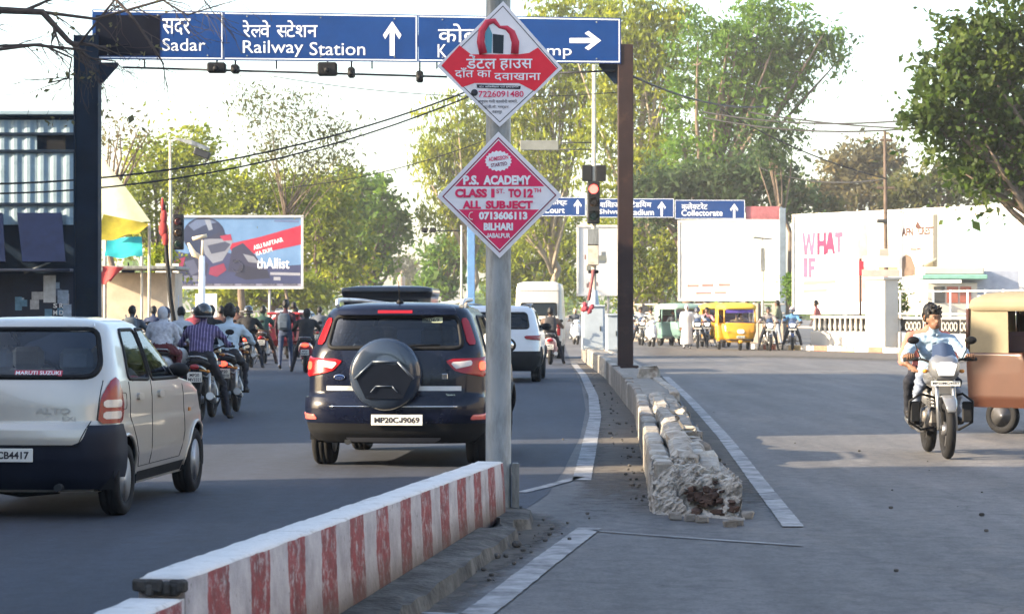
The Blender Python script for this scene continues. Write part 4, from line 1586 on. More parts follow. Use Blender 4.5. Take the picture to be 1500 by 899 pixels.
# corrugated sheets, each its own piece
for row, (za_, zb_) in enumerate(((ap(0, 196, K).z, bz - .12), (ap(0, 222, K).z, ap(0, 197, K).z), (ap(0, 299, K).z, ap(0, 223, K).z), (ap(0, 330, K).z, ap(0, 300, K).z))):
    for i in range(8):
        xw = .9
        xc = -.02 - xw * (i + .5)
        pts = []
        for k in range(13):
            pts.append((xc - xw / 2 + .005 + (xw - .01) * k / 12, -.06 - (.03 if k % 4 in (1, 2) else 0)))
        rings = [[(x, y, z) for x, y in pts] + [(x, y + .02, z) for x, y in reversed(pts)] for z in (za_ + .01, zb_ - .01)]
        if row == 1 and i == 0:
            MB().box((xc - .02, -.03, (za_ + zb_) / 2), (.42, .05, zb_ - za_ - .04)).build('window', M('black'), bld)
            rings = [[(p[0] * 1, p[1], p[2]) for p in r] for r in rings]
            continue
        MB().loft(rings, smooth=False).build('sheet', M('corrugated'), bld)
for zc in (bz - .06, ap(0, 197, K).z, ap(0, 222, K).z, ap(0, 299.5, K).z):
    MB().box((-3.6, -.11, zc), (7.2, .06, .07), b=.01).build('girt', M('steel_navy'), bld)
MB().box((-3.65, 1.3, bz + .02), (7.3, 3.2, .10), b=.02).build('roof', M('corrugated'), bld)
# raised shutter awnings with a prop
for i in range(4):
    x = -.75 - i * 1.35
    T = plane_T((x, -.12, ap(0, 312, K).z), (1, 0, 0), (.0, -.55, -.83))
    MB().prism([(-.62, 0), (.40, 0), (.62, 1.35), (-.35, 1.35)], T, .05).build('shutter', M('awning_navy'), bld)
    MB().tube([(x - .3, -.9, 2.35), (x + .5, -.3, 2.75)], .025, 6).build('prop', M('galv'), bld)
MB().box((-2.2, -.55, 2.42), (4.4, .9, .06), b=.01).build('canopy', M('shop_dark'), bld)
rr = random.Random(8)
MB().box((-2.4, -.07, 1.2), (4.8, .04, 2.3)).build('shopfront', M('shop_dark'), bld)
for i in range(14):
    x, z = -.2 - rr.uniform(0, 1.2), 1.5 + rr.uniform(-.2, .55)
    MB().box((x, -.10 - i * .002, z), (rr.uniform(.12, .3), .01, rr.uniform(.12, .32))).build('poster', M('poster_%d' % (i % 4), [(.30, .38, .50), (.10, .22, .34), (.40, .42, .46), (.08, .10, .16)][i % 4], .7, var=.3, vs=9), bld)
MB().box((-.62, -.14, 2.0), (.28, .02, .62)).build('poster', M('poster_pale2', (.55, .58, .62), .7, var=.2, vs=8), bld)
for i in range(4):
    text(['R', 'S', 'D', 'M'][i], plane_T((-.35 - .14 * (i % 2), -.15, 1.62 - .16 * (i // 2)), (1, 0, 0), (0, 0, 1)), .11, .09, M('sign_white'), bld, .02)


# unseen blocks added on the left to shade the road, gapped for sun streaks
def block(label, y0, y1, h, xr):
    t = thing('shop_block', label, 'shop', (xr, y0, 0))
    L_ = y1 - y0
    MB().box((-4, L_ / 2, h / 2), (8, L_, h), b=.03).build('wall', M('plaster_grey'), t)
    MB().box((-4, L_ / 2, h + .2), (8.4, L_ + .3, .4), b=.03).build('parapet', M('plaster_grey'), t)
    n_ = max(1, int(L_ / 3.4))
    for i in range(n_):
        yc = L_ * (i + .5) / n_
        MB().box((.02, yc, 1.3), (.08, 2.4, 2.5)).build('shutter', M('steel_navy'), t)
        w_ = MB().box((.02, yc, 4.6), (.08, 1.4, 1.3)).build('window', M('steel_dark'), t)
        MB().box((.5, yc, 2.8), (1.0, 2.8, .08)).build('awning', M('awning_navy'), t)


block('unseen grey block added on the left to shade the road nearest the camera', -30, 17.6, 8.6, -10.6)
block('unseen grey block added on the left to shade the road before the corrugated shop', 25.6, 52.5, 8.0, -11.9)
# unseen blocks added on the right to cut skylight and darken reflections
block('unseen grey block added on the right to cut skylight, nearer one', -45, -2, 8.5, 22)
block('unseen grey block added on the right to cut skylight, farther one', 4, 34, 7.5, 24.5)

# tarpaulin stall
K2 = 51.0


def tp(px, py, dy=0., k=K2):
    w_ = ap(px, py, k)
    return Vector((w_.x, w_.y + dy, w_.z))


def cloth(label, name, corners, mat, sag=.15, n=10, cat='awning', poles=()):
    """a hanging sheet through four corners (a b along the top, d c along the bottom)"""
    a, b, c, d = corners
    base = Vector(((a.x + b.x + c.x + d.x) / 4, (a.y + b.y + c.y + d.y) / 4, 0))
    t = thing(name, label, cat, base)
    mb = MB()
    vs_, fs = [], []
    for i in range(n + 1):
        for j in range(n + 1):
            u, v = i / n, j / n
            p = (a * (1 - u) + b * u) * (1 - v) + (d * (1 - u) + c * u) * v
            p = p - base
            p.z -= sag * 16 * u * (1 - u) * v * (1 - v) + .04 * math.sin(u * 9 + v * 4) * v
            p.y += .05 * math.sin(u * 7)
            vs_.append(p)
    off = len(vs_)
    vs_ += [p + Vector((0, .012, .004)) for p in vs_]
    for i in range(n):
        for j in range(n):
            k = i * (n + 1) + j
            fs.append((k, k + 1, k + n + 2, k + n + 1))
            fs.append((k + off, k + 1 + off, k + n + 2 + off, k + n + 1 + off))
    mb.add(vs_, fs, 0, True)
    mb.build('sheet', mat, t)
    for p in poles:
        MB().tube([(p.x - base.x, p.y - base.y, 0), (p.x - base.x, p.y - base.y, p.z)], .04, 7).build('pole', M('pole_cream'), t)
    return t


M('tarp_pale', (.42, .46, .36), .7, var=.15, trans=.35)
M('tarp_mustard', (.36, .30, .03), .7, var=.25, trans=.3)
M('tarp_teal', (.03, .38, .42), .65, var=.15, trans=.25)
M('tarp_red', (.42, .06, .06), .7, var=.2, trans=.25)
cloth('pale grey-green tarpaulin sloping down from the gantry post over the stall', 'tarpaulin', (tp(146, 228), tp(160, 238, -.8), tp(226, 325, -.8), tp(146, 345)), M('tarp_pale'), .2, poles=(tp(152, 300, .3),))
cloth('mustard yellow awning sheet hanging over the roadside stall', 'tarpaulin', (tp(160, 316, -1), tp(227, 330, -1), tp(215, 345, -1.6), tp(152, 357, -1.6)), M('tarp_mustard'), .12, poles=(tp(226, 329, -1),))
cloth('turquoise fabric shade below the mustard awning', 'tarpaulin', (tp(155, 349, .3), tp(205, 346, .3), tp(211, 377, -.3), tp(155, 377, -.3)), M('tarp_teal'), .06, poles=(tp(210, 376, -.3), tp(156, 376, -.3)))
cloth('small red and mustard cloth hanging under the turquoise shade', 'tarpaulin', (tp(152, 390, -.5), tp(185, 392, -.5), tp(168, 412, -.7), tp(152, 418, -.7)), M('tarp_red'), .05, poles=(tp(153, 391, -.5),))
# stall hut with cream walls and white posts
ph = gp(190, 524)
st = thing('stall', 'cream roadside stall with white posts below the turquoise shade', 'stall', (tp(185, 450).x, F / K2 + .6, 0))
MB().box((0, 1, 1.3), (2.6, 1.6, 2.6), b=.02).build('wall', M('stall_cream', (.50, .42, .33), .8, var=.2, vs=2), st)
MB().box((0, -.25, .5), (2.6, .9, 1.0), b=.02).build('counter', M('stall_grey', (.42, .44, .46), .7), st)
MB().box((0, .4, 2.72), (3.0, 2.9, .1), b=.02).build('roof', M('galv'), st)
for x in (-1.25, 1.25):
    MB().tube([(x, -.7, 0), (x, -.7, 2.7)], .05, 8).build('post', M('white_plain'), st)
# garments hung in front
for (px, py, col, lab) in ((178, 415, (.05, .09, .22), 'dark blue garment hanging beside the stall'), (163, 420, (.03, .035, .05), 'black garment hanging next to the blue one at the stall')):
    c = tp(px, py, 1.2)
    t = thing('garment', lab, 'garment', (c.x, c.y, 0), 0, 'garments hung at the stall')
    mb = MB()
    rings = []
    for (dz, w_, d_) in ((.42, .08, .05), (.38, .20, .08), (.1, .20, .10), (-.3, .22, .11), (-.62, .24, .12)):
        rings.append([(w_ * math.cos(a * PI / 6) * (1 + .08 * math.sin(a * 5)), d_ * math.sin(a * PI / 6), c.z + dz) for a in range(12)])
    mb.loft(rings)
    mb.build('cloth', M('garment_%d' % px, col, .9, var=.3, vs=7), t)
    MB().tube([(0, 0, c.z + .4), (0, 0, c.z + .55), (.0, .0, c.z + .62)], .012, 5).build('hanger', M('steel_dark'), t)
    MB().tube([(0, .1, 0), (0, .1, c.z + .6), (0, 0, c.z + .62)], .02, 5).build('stand', M('steel_dark'), t)
# whitish boards along the verge behind the riders
for (x0, y0, x1, y1, k, col, lab) in ((208, 432, 262, 470, 50, (.50, .52, .58), 'pale grey notice board behind the white-shirted riders'),
                                      (228, 386, 262, 402, 46, (.70, .66, .58), 'small cream board fixed beside the leaning signal'),
                                      (286, 430, 318, 470, 44, (.60, .60, .62), 'white panel under the left end of the blue hoarding')):
    a, b = ap(x0, y0, k), ap(x1, y1, k)
    t = thing('notice_board', lab, 'sign', ((a.x + b.x) / 2, a.y, 0))
    MB().box((0, 0, (a.z + b.z) / 2), (b.x - a.x, .05, a.z - b.z), b=.01).build('panel', M('nb_%d' % x0, col, .7, var=.12, vs=3), t)
    for s_ in (-.4, .4):
        MB().tube([(s_ * (b.x - a.x), .06, 0), (s_ * (b.x - a.x), .06, a.z)], .03, 6).build('post', M('leg_grey'), t)
# leaning signal on a black pole
k = 52.
pb = gp(249, 524)
ls = thing('traffic_light', 'dark traffic signal on a leaning black pole with red cloth, by the blue hoarding', 'traffic light', (ap(252, 0, k).x, F / k, 0))


def lp(px, py, dy=0.):
    w_ = ap(px, py, k)
    return Vector((w_.x - ls.location.x, dy, w_.z))


MB().tube([Vector((.25, 0, 0)), lp(250, 440), lp(244, 370), lp(240, 300)], [.07, .065, .06, .05], 10).build('pole', M('black'), ls)
MB().box(lp(262, 340, -.1), (.30, .2, 1.0), b=.03).build('signal_head', M('black'), ls)
for i in range(3):
    c = lp(262, 325 + i * 16, -.23)
    MB().lathe([(0, 0), (.05, -.02), (.10, 0), (.10, .03)], c, 'Y', 14).build('signal_lamp', M(['lamp_off_red', 'lamp_off_amber', 'lamp_off_green'][i], (.06, .01, .01), .3), ls)
    MB().tube([c + Vector((.11 * math.cos(a), -.06, .11 * math.sin(a))) for a in [math.radians(-10 + 20 * q) for q in range(11)]], .03, 5).build('lamp_hood', M('black'), ls)
mb = MB()
for (px, py, rx, rz) in ((241, 318, .10, .22), (240, 335, .13, .24), (243, 350, .10, .2), (239, 300, .05, .2)):
    mb.ball(lp(px, py, -.12), (rx, .07, rz), 9, 7)
mb.build('red_cloth', M('cloth_dull_red', (.30, .04, .04), .9, var=.4, vs=9), ls)
# arm lamp on a thin cream pole
k = 50.
sl_ = thing('street_lamp', 'thin cream street lamp pole with a flat lamp head above the blue hoarding', 'street lamp', (ap(250, 0, k).x, F / k, 0))
o_ = sl_.location.copy()


def wp(px, py, k, o_, dy=0.):
    w_ = ap(px, py, k)
    return Vector((w_.x - o_.x, dy, w_.z))


MB().tube([(0, 0, 0), wp(250, 300, k, o_), wp(249, 205, k, o_)], [.06, .05, .035], 8).build('pole', M('pole_cream'), sl_)
MB().tube([wp(249, 207, k, o_), wp(262, 204, k, o_), wp(285, 212, k, o_)], .03, 6).build('arm', M('pole_cream'), sl_)
MB().loft([[wp(255, 204, k, o_) + Vector((0, s, z)) for s, z in ((-.12, 0), (.12, 0), (.1, .05), (-.1, .05))], [wp(282, 211, k, o_) + Vector((0, s, z)) for s, z in ((-.2, -.04), (.2, -.04), (.14, .1), (-.14, .1))],
           [wp(306, 220, k, o_) + Vector((0, s, z)) for s, z in ((-.16, -.02), (.16, -.02), (.1, .08), (-.1, .08))]], smooth=False).build('lamp_head', M('galv'), sl_)
MB().box(wp(296, 225, k, o_), (.48, .3, .22), Matrix.Rotation(.35, 3, 'Y'), b=.03).build('driver_box', M('steel_dark'), sl_)
# white post before the hoarding, broken lamp at its head
k = 46.
t = thing('lamp_post', 'white post with a broken bent lamp in front of the blue hoarding', 'lamp post', (ap(296, 0, k).x, F / k, 0))
o_ = t.location.copy()
MB().lathe([(.12, 0), (.11, 1), (.09, ap(0, 375, k).z)], axis='Z', n=12).build('pole', M('white_plain'), t)
MB().tube([wp(296, 378, k, o_), wp(284, 372, k, o_), wp(276, 356, k, o_)], [.07, .10, .04], 7).tube([wp(282, 350, k, o_), wp(303, 345, k, o_)], .06, 7).tube([wp(296, 376, k, o_), wp(297, 352, k, o_)], .04, 7).build('bent_lamp', M('cream_lamp', (.62, .52, .36), .5, var=.2), t)
# thin posts and lamp right of the gap
for (px, top, k, lab, arm) in ((676, 330, 36., 'thin cream pole with a side arm and camera, seen left of the lower diamond board', 1), (1117, 345, 38., 'thin grey lamp pole in front of the blank billboard', 2),
                               (1299, 190, 36., 'tall dark utility pole standing before the WHAT IF billboard', 3), (1281, 338, 36.5, 'short thin dark post between the pillar and the utility pole', 0), (1093, 200, 26., 'leaning dark utility pole amid the trees above the far sign', 4)):
    t = thing('utility_pole' if arm in (3, 4) else 'lamp_pole', lab, 'pole', (ap(px, 0, k).x, F / k, 0))
    o_ = t.location.copy()
    top_p = wp(px + (7 if arm == 4 else 0) - (3 if arm == 3 else 0), top, k, o_)
    MB().tube([(0, 0, 0), (top_p.x * .5, 0, top_p.z / 2), top_p], [.10, .085, .06] if arm in (3, 4) else [.06, .05, .04], 10).build('pole', M('wood_pole' if arm in (3, 4) else 'pole_cream', (.09, .065, .05), .85, var=.3), t)
    if arm == 1:
        MB().tube([wp(676, 338, k, o_), wp(628, 338, k, o_)], .03, 6).build('arm', M('steel_dark'), t)
        for px2 in (622, 634):
            MB().box(wp(px2, 337, k, o_), (.26, .2, .2), b=.04).build('camera_unit', M('black'), t)
    if arm == 2:
        MB().box(wp(1117, 349, k, o_), (.75, .2, .07), Matrix.Rotation(.1, 3, 'Y'), b=.02).build('lamp_head', M('galv'), t)
        MB().box(wp(1117, 380, k, o_), (.18, .15, .9), b=.02).build('junction_box', M('galv'), t)
    if arm == 3:
        for (py, w_) in ((205, .5), (275, .7)):
            MB().box(wp(1298, py, k, o_), (w_, .1, .1), b=.01).build('crossarm', M('wood_pole'), t)
        MB().box(wp(1292, 324, k, o_), (.42, .3, .16), b=.03).build('camera_unit', M('steel_dark'), t)
        MB().box(wp(1294, 373, k, o_), (.42, .3, .48), b=.03).build('meter_box', M('meter', (.30, .29, .26), .7), t)
        for dx in (-.2, .2):
            MB().lathe([(.03, 0), (.06, .04), (.03, .08), (.05, .12), (0, .14)], wp(1298, 204, k, o_) + Vector((dx, 0, 0)), 'Z', 8).build('insulator', M('white_plain'), t)
    if arm == 4:
        MB().box(wp(1100, 215, k, o_), (1.2, .1, .1), b=.01).build('crossarm', M('wood_pole'), t)
# small temple spire far down the road
k = 12.
c = ap(588, 452, k)
t = thing('shrine', 'small pale shrine spire far down the road between the trees', 'shrine', (c.x, c.y, 0))
MB().lathe([(1.2, 0), (1.1, 1.0), (.9, 1.7), (.6, 2.3), (.5, 4.2), (.45, 5.0), (.55, 5.2), (.1, 5.9), (0, 6.3)], axis='Z', n=12).build('spire', M('shrine_tan', (.30, .23, .19), .8, var=.1), t)
MB().box((0, 0, .5), (4.2, 4.2, 1.0), b=.05).build('base', M('shrine_tan'), t)


# ------------------------------------------------------------------ overhead cables
def cable(label, a, b, sag, r=.012, n=16):
    mid = (a + b) / 2
    pts = []
    for i in range(n + 1):
        u = i / n
        p = a.lerp(b, u) - mid
        p.z -= sag * 4 * u * (1 - u)
        pts.append(p)
    o = MB().tube(pts, r, 5).build('overhead_cable', M('cable'), None, mid)
    tag(o, label, 'cable', 'overhead cables across the junction')


cable('upper of two thick cables rising from the left to the upper diamond board', ap(-40, 270, 70), ap(700, 128, 62), .55, .022)
cable('lower of two thick cables rising from the left to the upper diamond board', ap(-40, 284, 70), ap(705, 134, 62), .6, .02)
cable('thin cable below the two thick ones, running up to the lower diamond board', ap(420, 275, 50), ap(735, 196, 50), .25, .014)
cable('thin high cable crossing the white sky just under the gantry rail', ap(400, 112, 55), ap(910, 135, 55), .3, .012)
cable('upper cable on the right from the gantry post to the leafy tree', ap(918, 108, 60), ap(1120, 156, 40), .3, .03)
cable('pair of right cables running level into the leafy tree, upper one', ap(1030, 164, 40), ap(1560, 140, 52), .6, .03)
cable('pair of right cables running level into the leafy tree, lower one', ap(1030, 172, 40), ap(1560, 152, 52), .65, .03)
cable('faint third cable under the level pair on the right', ap(1100, 165, 40), ap(1560, 186, 48), .3, .03)
cable('slanting cable from the trees down to the tall utility pole', ap(1055, 160, 38), ap(1299, 262, 36), .3, .03)
cable('sagging cable from the leaning pole down to the left over the far sign', ap(1100, 212, 26.2), ap(930, 300, 27), 1.6, .03)
cable('second sagging cable from the leaning pole, hanging lower', ap(1100, 222, 26.2), ap(960, 310, 27), 2.2, .03)
cable('cable from the leaning pole level across to the tall utility pole', ap(1100, 240, 26.2), ap(1299, 262, 36), .5, .03)

# ------------------------------------------------------------------ trees
def leaf_mesh(name, C, size, aspect, droop, tone, mats, rng):
    """C: (n,3) leaf centres; each leaf is a bent quad"""
    n = len(C)
    d = rng.normal(size=(n, 3))
    d[:, 2] -= droop
    d /= np.linalg.norm(d, axis=1)[:, None]
    e = rng.normal(size=(n, 3))
    e -= d * (e * d).sum(1)[:, None]
    e /= np.linalg.norm(e, axis=1)[:, None] + 1e-9
    s = size * np.exp(rng.normal(0, .28, n))[:, None]
    L, Wd = d * s, e * s * aspect
    V = np.empty((n, 4, 3))
    V[:, 0] = C - L * .5
    V[:, 1] = C - L * .05 + Wd * .5
    V[:, 2] = C + L * .5
    V[:, 3] = C - L * .05 - Wd * .5
    me = bpy.data.meshes.new(name)
    me.vertices.add(n * 4)
    me.vertices.foreach_set('co', V.reshape(-1).astype(np.float32))
    me.loops.add(n * 4)
    me.loops.foreach_set('vertex_index', np.arange(n * 4, dtype=np.int32))
    me.polygons.add(n)
    me.polygons.foreach_set('loop_start', np.arange(0, n * 4, 4, dtype=np.int32))
    me.polygons.foreach_set('loop_total', np.full(n, 4, dtype=np.int32))
    for m in mats:
        me.materials.append(m)
    me.polygons.foreach_set('material_index', tone.astype(np.int32))
    me.update()
    me.validate()
    return me


def leafm(key, c):
    return [M(key + '_a', c, .6, var=.2, vs=.8, trans=.62, spec=.3), M(key + '_b', tuple(x * .7 for x in c), .6, var=.2, vs=.8, trans=.58, spec=.3),
            M(key + '_c', (min(1, c[0] * 1.45), min(1, c[1] * 1.25), c[2] * 1.05), .6, var=.2, vs=.8, trans=.6, spec=.3)]


LEAF = {
    'yellow': leafm('leaf_yellow', (.215, .265, .016)),
    'lime': leafm('leaf_lime', (.20, .255, .018)),
    'green': leafm('leaf_green', (.10, .20, .022)),
    'deep': leafm('leaf_deep', (.058, .105, .036)),
    'near': leafm('leaf_near', (.062, .105, .018)),
    'dry': leafm('leaf_dry', (.15, .135, .06)),
    'olive': leafm('leaf_olive', (.11, .125, .045)),
}
M('bark', (.13, .10, .075), .95, var=.35, vs=3, bump=.8, bs=12)
M('bark_pale', (.30, .25, .19), .9, var=.3, vs=2, bump=.5, bs=9)


def tree(label, base_px, k, blobs, leaf, size=.26, aspect=.45, droop=0., n_leaf=9000, seed=1, bark='bark', name='tree', r0=.22, group=None,
         clump=.55, lpc=26, stems=1, kd=None, base_y=None):
    """blobs: (px, py, rx_px, ry_px) crown masses at scale k"""
    rng = np.random.default_rng(seed)
    rr_ = random.Random(seed)
    Y = F / k
    bx = (base_px - CX) / k
    t = thing(name, label, 'tree' if name != 'shrub' else 'shrub', (bx, Y, 0), 0, group)
    area = [b[2] * b[3] for b in blobs]
    tot = sum(area)
    P, tone = [], []
    tr = MB()
    zs = [ap(b[0], b[1] + b[3] * .5, k).z for b in blobs]
    fork = max(.6, min(zs) * .75)
    for st_i in range(stems):
        dx = (st_i - (stems - 1) / 2) * .9
        zt_ = fork if stems == 1 else max(zs) * .95
        pts = [Vector((dx + rr_.uniform(-.12, .12) * j, rr_.uniform(-.15, .15) * j, zt_ * j / 5)) for j in range(6)]
        pts[0] = Vector((dx, 0, -.05))
        tr.tube(pts, [r0 * (1.25 - .12 * j) if stems == 1 else r0 * (1 - .14 * j) for j in range(6)], 9)
        top = pts[-1]
    for bi, b in enumerate(blobs):
        c = ap(b[0], b[1], k)
        c = Vector((c.x - bx, rr_.uniform(-.3, .3) * b[2] / k, c.z))
        rx, rz = b[2] / k, b[3] / k
        ry = (rx * .8 if kd is None else kd)
        nc = max(4, int(n_leaf * area[bi] / tot / lpc))
        u = rng.normal(size=(nc, 3))
        u /= np.linalg.norm(u, axis=1)[:, None]
        rad = rng.random(nc) ** .38
        lump = 1 + .22 * np.sin(u[:, 0] * 5 + seed) * np.cos(u[:, 2] * 6 + bi)
        cc = u * (rad * lump)[:, None] * np.array([rx, ry, rz]) + np.array(c)
        tn = rng.choice(3, nc, p=[.5, .28, .22])
        cs = clump * np.exp(rng.normal(0, .35, nc))
        m = rng.poisson(lpc, nc)
        idx = np.repeat(np.arange(nc), m)
        off = rng.normal(size=(len(idx), 3)) * cs[idx][:, None] * np.array([.6, .6, .5 + droop * .35])
        if droop:
            off[:, 2] -= np.abs(off[:, 2]) * droop * .8
        P.append(cc[idx] + off)
        tone.append(tn[idx])
        # limbs reaching into the mass
        nl = 5 if rx * rz > 4 else 3
        for j in range(nl):
            e = Vector(cc[rr_.randrange(nc)])
            s0 = Vector((top.x * .6, top.y * .6, fork * rr_.uniform(.7, 1.05))) if stems == 1 else Vector((rr_.uniform(-1, 1) * stems * .3, 0, fork))
            mid = s0.lerp(e, .5) + Vector((rr_.uniform(-.3, .3), rr_.uniform(-.3, .3), rr_.uniform(.0, .5)))
            tr.tube([s0, s0.lerp(mid, .6) + Vector((0, 0, .1)), mid, mid.lerp(e, .6), e], [r0 * .55, r0 * .42, r0 * .30, r0 * .2, r0 * .06], 6)
            for q_ in range(3):
                s1 = mid.lerp(e, rr_.uniform(.1, .8))
                e1 = s1 + Vector((rr_.uniform(-1, 1) * rx * .4, rr_.uniform(-1, 1) * ry * .3, rr_.uniform(-.1, .6) * rz * .5))
                tr.tube([s1, s1.lerp(e1, .5) + Vector((0, 0, .08)), e1], [r0 * .16, r0 * .1, r0 * .03], 5)
    P = np.concatenate(P)
    tone = np.concatenate(tone)
    keep = P[:, 2] > .15
    P, tone = P[keep], tone[keep]
    tr.build('trunk', M(bark), t)
    obj('crown', leaf_mesh('crown', P, size, aspect, droop, tone, LEAF[leaf], rng), t)
    return t


GL = 'trees on the left beyond the shops'
tree('yellow-green leafy tree rising behind the mustard awning on the left', 225, 28.5, [(215, 250, 45, 55), (270, 225, 48, 42), (195, 320, 40, 60), (285, 280, 50, 50)], 'lime', .26, .5, 0, 7000, 1, group=GL)
tree('bright green tree directly above the blue hoarding', 350, 27, [(330, 285, 60, 42), (390, 275, 60, 40), (370, 330, 75, 45), (440, 300, 40, 40)], 'lime', .26, .5, 0, 8500, 2, group=GL)
tree('dark broad tree whose trunk stands right of the blue hoarding', 462, 25, [(470, 330, 60, 60), (440, 370, 45, 40), (505, 385, 45, 45), (480, 280, 45, 40)], 'lime', .3, .5, 0, 8000, 3, group=GL, r0=.3)
tree('tall bluish green tree next to the white gap of sky down the road', 540, 21, [(535, 300, 48, 45), (560, 340, 40, 40), (530, 380, 52, 50), (500, 290, 36, 36), (585, 325, 16, 22)], 'green', .4, .5, 0, 8000, 4, group=GL, r0=.35)
tree('low bushy tree behind the pedestrians under the blue hoarding', 400, 26, [(380, 425, 60, 22), (450, 425, 50, 25), (330, 430, 50, 18)], 'lime', .3, .5, 0, 5000, 5, group=GL)
tree('thin eucalyptus with sparse pale foliage against the sky on the left', 425, 30, [(370, 150, 28, 32), (430, 165, 40, 34), (490, 195, 34, 30), (400, 215, 36, 24), (455, 235, 40, 22), (500, 240, 24, 20)], 'olive', .22, .35, .8, 3200, 6, 'bark', group=GL, clump=.7, lpc=10, r0=.075)
tree('bare thin-twigged tree at far left behind the corrugated shop', 175, 40, [(165, 200, 22, 28), (190, 190, 25, 25), (215, 210, 20, 20)], 'dry', .16, .4, .3, 500, 7, group=GL, clump=.6, lpc=6, r0=.12)
GR = 'trees beyond the junction on the right'
tree('weeping yellow-green tree whose foliage hangs left of the diamond boards', 690, 21, [(665, 190, 55, 60), (640, 235, 40, 45), (700, 270, 55, 60), (650, 300, 35, 40), (720, 200, 50, 70)], 'yellow', .42, .3, 1.6, 10000, 8, 'bark_pale', group=GR, r0=.3, lpc=34)
tree('dark lower tree beside the thin cream pole, left of the steel post', 660, 19, [(655, 385, 38, 40), (690, 350, 36, 40), (640, 420, 30, 22)], 'green', .42, .5, 0, 5000, 9, group=GR, r0=.3)
tree('pale hazy tree farthest down the road beside the shrine', 600, 11, [(596, 395, 22, 20), (612, 425, 20, 20), (580, 390, 12, 14)], 'olive', .5, .5, 0, 3000, 10, group=GR, r0=.25)
tree('very tall yellow-green eucalyptus behind the upper diamond board', 815, 23, [(800, 60, 62, 75), (770, 150, 55, 70), (850, 130, 60, 75), (800, 230, 65, 65), (770, 300, 50, 60), (850, 20, 60, 50)], 'yellow', .4, .3, 1.3, 16500, 11, 'bark_pale', group=GR, r0=.28, lpc=30)
tree('tall eucalyptus behind the brown gantry post', 945, 24, [(905, 40, 70, 70), (960, 90, 70, 75), (900, 170, 60, 75), (955, 230, 60, 60), (900, 290, 40, 55), (975, 20, 60, 45)], 'yellow', .38, .32, 1.2, 16500, 12, 'bark_pale', group=GR, r0=.3, lpc=34, stems=3)
tree('great dark green tree reaching right across the sky above the far sign', 1030, 25, [(1060, 70, 80, 70), (1130, 60, 75, 50), (1180, 75, 60, 38), (1225, 65, 32, 26), (1040, 150, 75, 65), (1100, 150, 65, 45), (1150, 115, 55, 35), (1020, 230, 60, 55), (1130, 10, 60, 30)], 'green', .36, .36, .7, 17000, 13, 'bark', group=GR, r0=.4, lpc=32)
tree('dense dark tree low behind the far blue sign', 1010, 26.5, [(960, 290, 50, 40), (1020, 285, 55, 42), (1080, 275, 50, 45), (1125, 255, 42, 42), (1160, 290, 36, 32)], 'deep', .32, .5, 0, 11000, 14, 'bark', group=GR, r0=.3)
tree('airy small tree with open twigs above the leaning utility pole', 1150, 29, [(1110, 190, 24, 16), (1155, 195, 30, 16), (1130, 225, 30, 20)], 'deep', .26, .45, .2, 1300, 15, 'bark', group=GR, clump=.5, lpc=12, r0=.14)
tree('dry yellowish thicket under the far sign between post and blank billboard', 955, 25, [(930, 400, 40, 45), (975, 390, 30, 60), (915, 350, 30, 40), (990, 350, 20, 40)], 'yellow', .34, .35, .7, 5000, 16, 'bark_pale', group=GR, stems=5, r0=.14, lpc=20)
tree('dry yellowish trees behind the white van', 790, 21, [(770, 370, 55, 40), (820, 350, 45, 55), (830, 410, 40, 30), (740, 400, 40, 40)], 'yellow', .42, .35, .8, 7000, 17, 'bark_pale', group=GR, stems=3, r0=.18)
tree('pale brown hazy tree far right behind the WHAT IF billboard', 1255, 20, [(1250, 245, 40, 40), (1290, 235, 38, 32), (1225, 285, 45, 24), (1290, 285, 50, 30)], 'dry', .42, .45, 0, 7000, 18, 'bark', group=GR, r0=.3)
tree('olive tree row showing above the billboard top at right', 1370, 26, [(1330, 280, 45, 26), (1390, 265, 50, 36), (1450, 260, 50, 40), (1500, 255, 45, 45), (1215, 300, 28, 16)], 'olive', .32, .5, 0, 8000, 19, 'bark', group=GR, r0=.3)
tree('large-leaved dark green tree hanging in from the right edge', 1580, 55, [(1385, 130, 55, 60), (1345, 165, 36, 34), (1415, 50, 40, 50), (1408, 210, 50, 45), (1455, 120, 60, 100), (1500, 40, 60, 80), (1440, 250, 45, 40), (1510, 200, 50, 80), (1390, 90, 28, 30)], 'near', .19, .6, .3, 11000, 20, 'bark', r0=.28, clump=.34, lpc=24)
for (px, py, k, rx, ry, lf, lab, sd_) in ((1307, 440, 37.5, 16, 26, 'near', 'leafy shrub behind the grille at the foot of the utility pole', 31), (1352, 436, 36, 15, 20, 'olive', 'round clipped shrub left of the white kiosk', 32),
                                         (1162, 420, 33, 12, 18, 'green', 'small shrub at the left end of the WHAT IF billboard', 33), (238, 385, 45, 18, 26, 'lime', 'climbing shrub behind the leaning traffic signal', 34)):
    tree(lab, px, k, [(px, py, rx, ry), (px + 5, py + ry * .7, rx * .8, ry * .6)], lf, .16, .55, 0, 1400, sd_, name='shrub', r0=.05, clump=.25, lpc=14)
# unseen trees added behind the camera to block skylight and darken reflections
for (bx_, by_, sd_, lab) in ((-9, -26, 41, 'unseen tree added behind the camera on the left to block skylight'), (-2, -34, 42, 'unseen tree added behind the camera near the centre to block skylight'), (6, -30, 43, 'unseen tree added behind the camera on the right to block skylight'), (13, -24, 44, 'unseen tree added farthest right behind the camera to block skylight')):
    t_ = tree(lab, CX, 40., [(CX, 452 - 40 * 5.5, 150, 120), (CX - 60, 452 - 40 * 3.6, 110, 90), (CX + 70, 452 - 40 * 4.0, 110, 90)], 'green', .5, .6, 0, 3500, sd_, r0=.3, clump=.8, lpc=18, group='trees added behind the camera to block skylight')
    t_.location = (bx_, by_, 0)
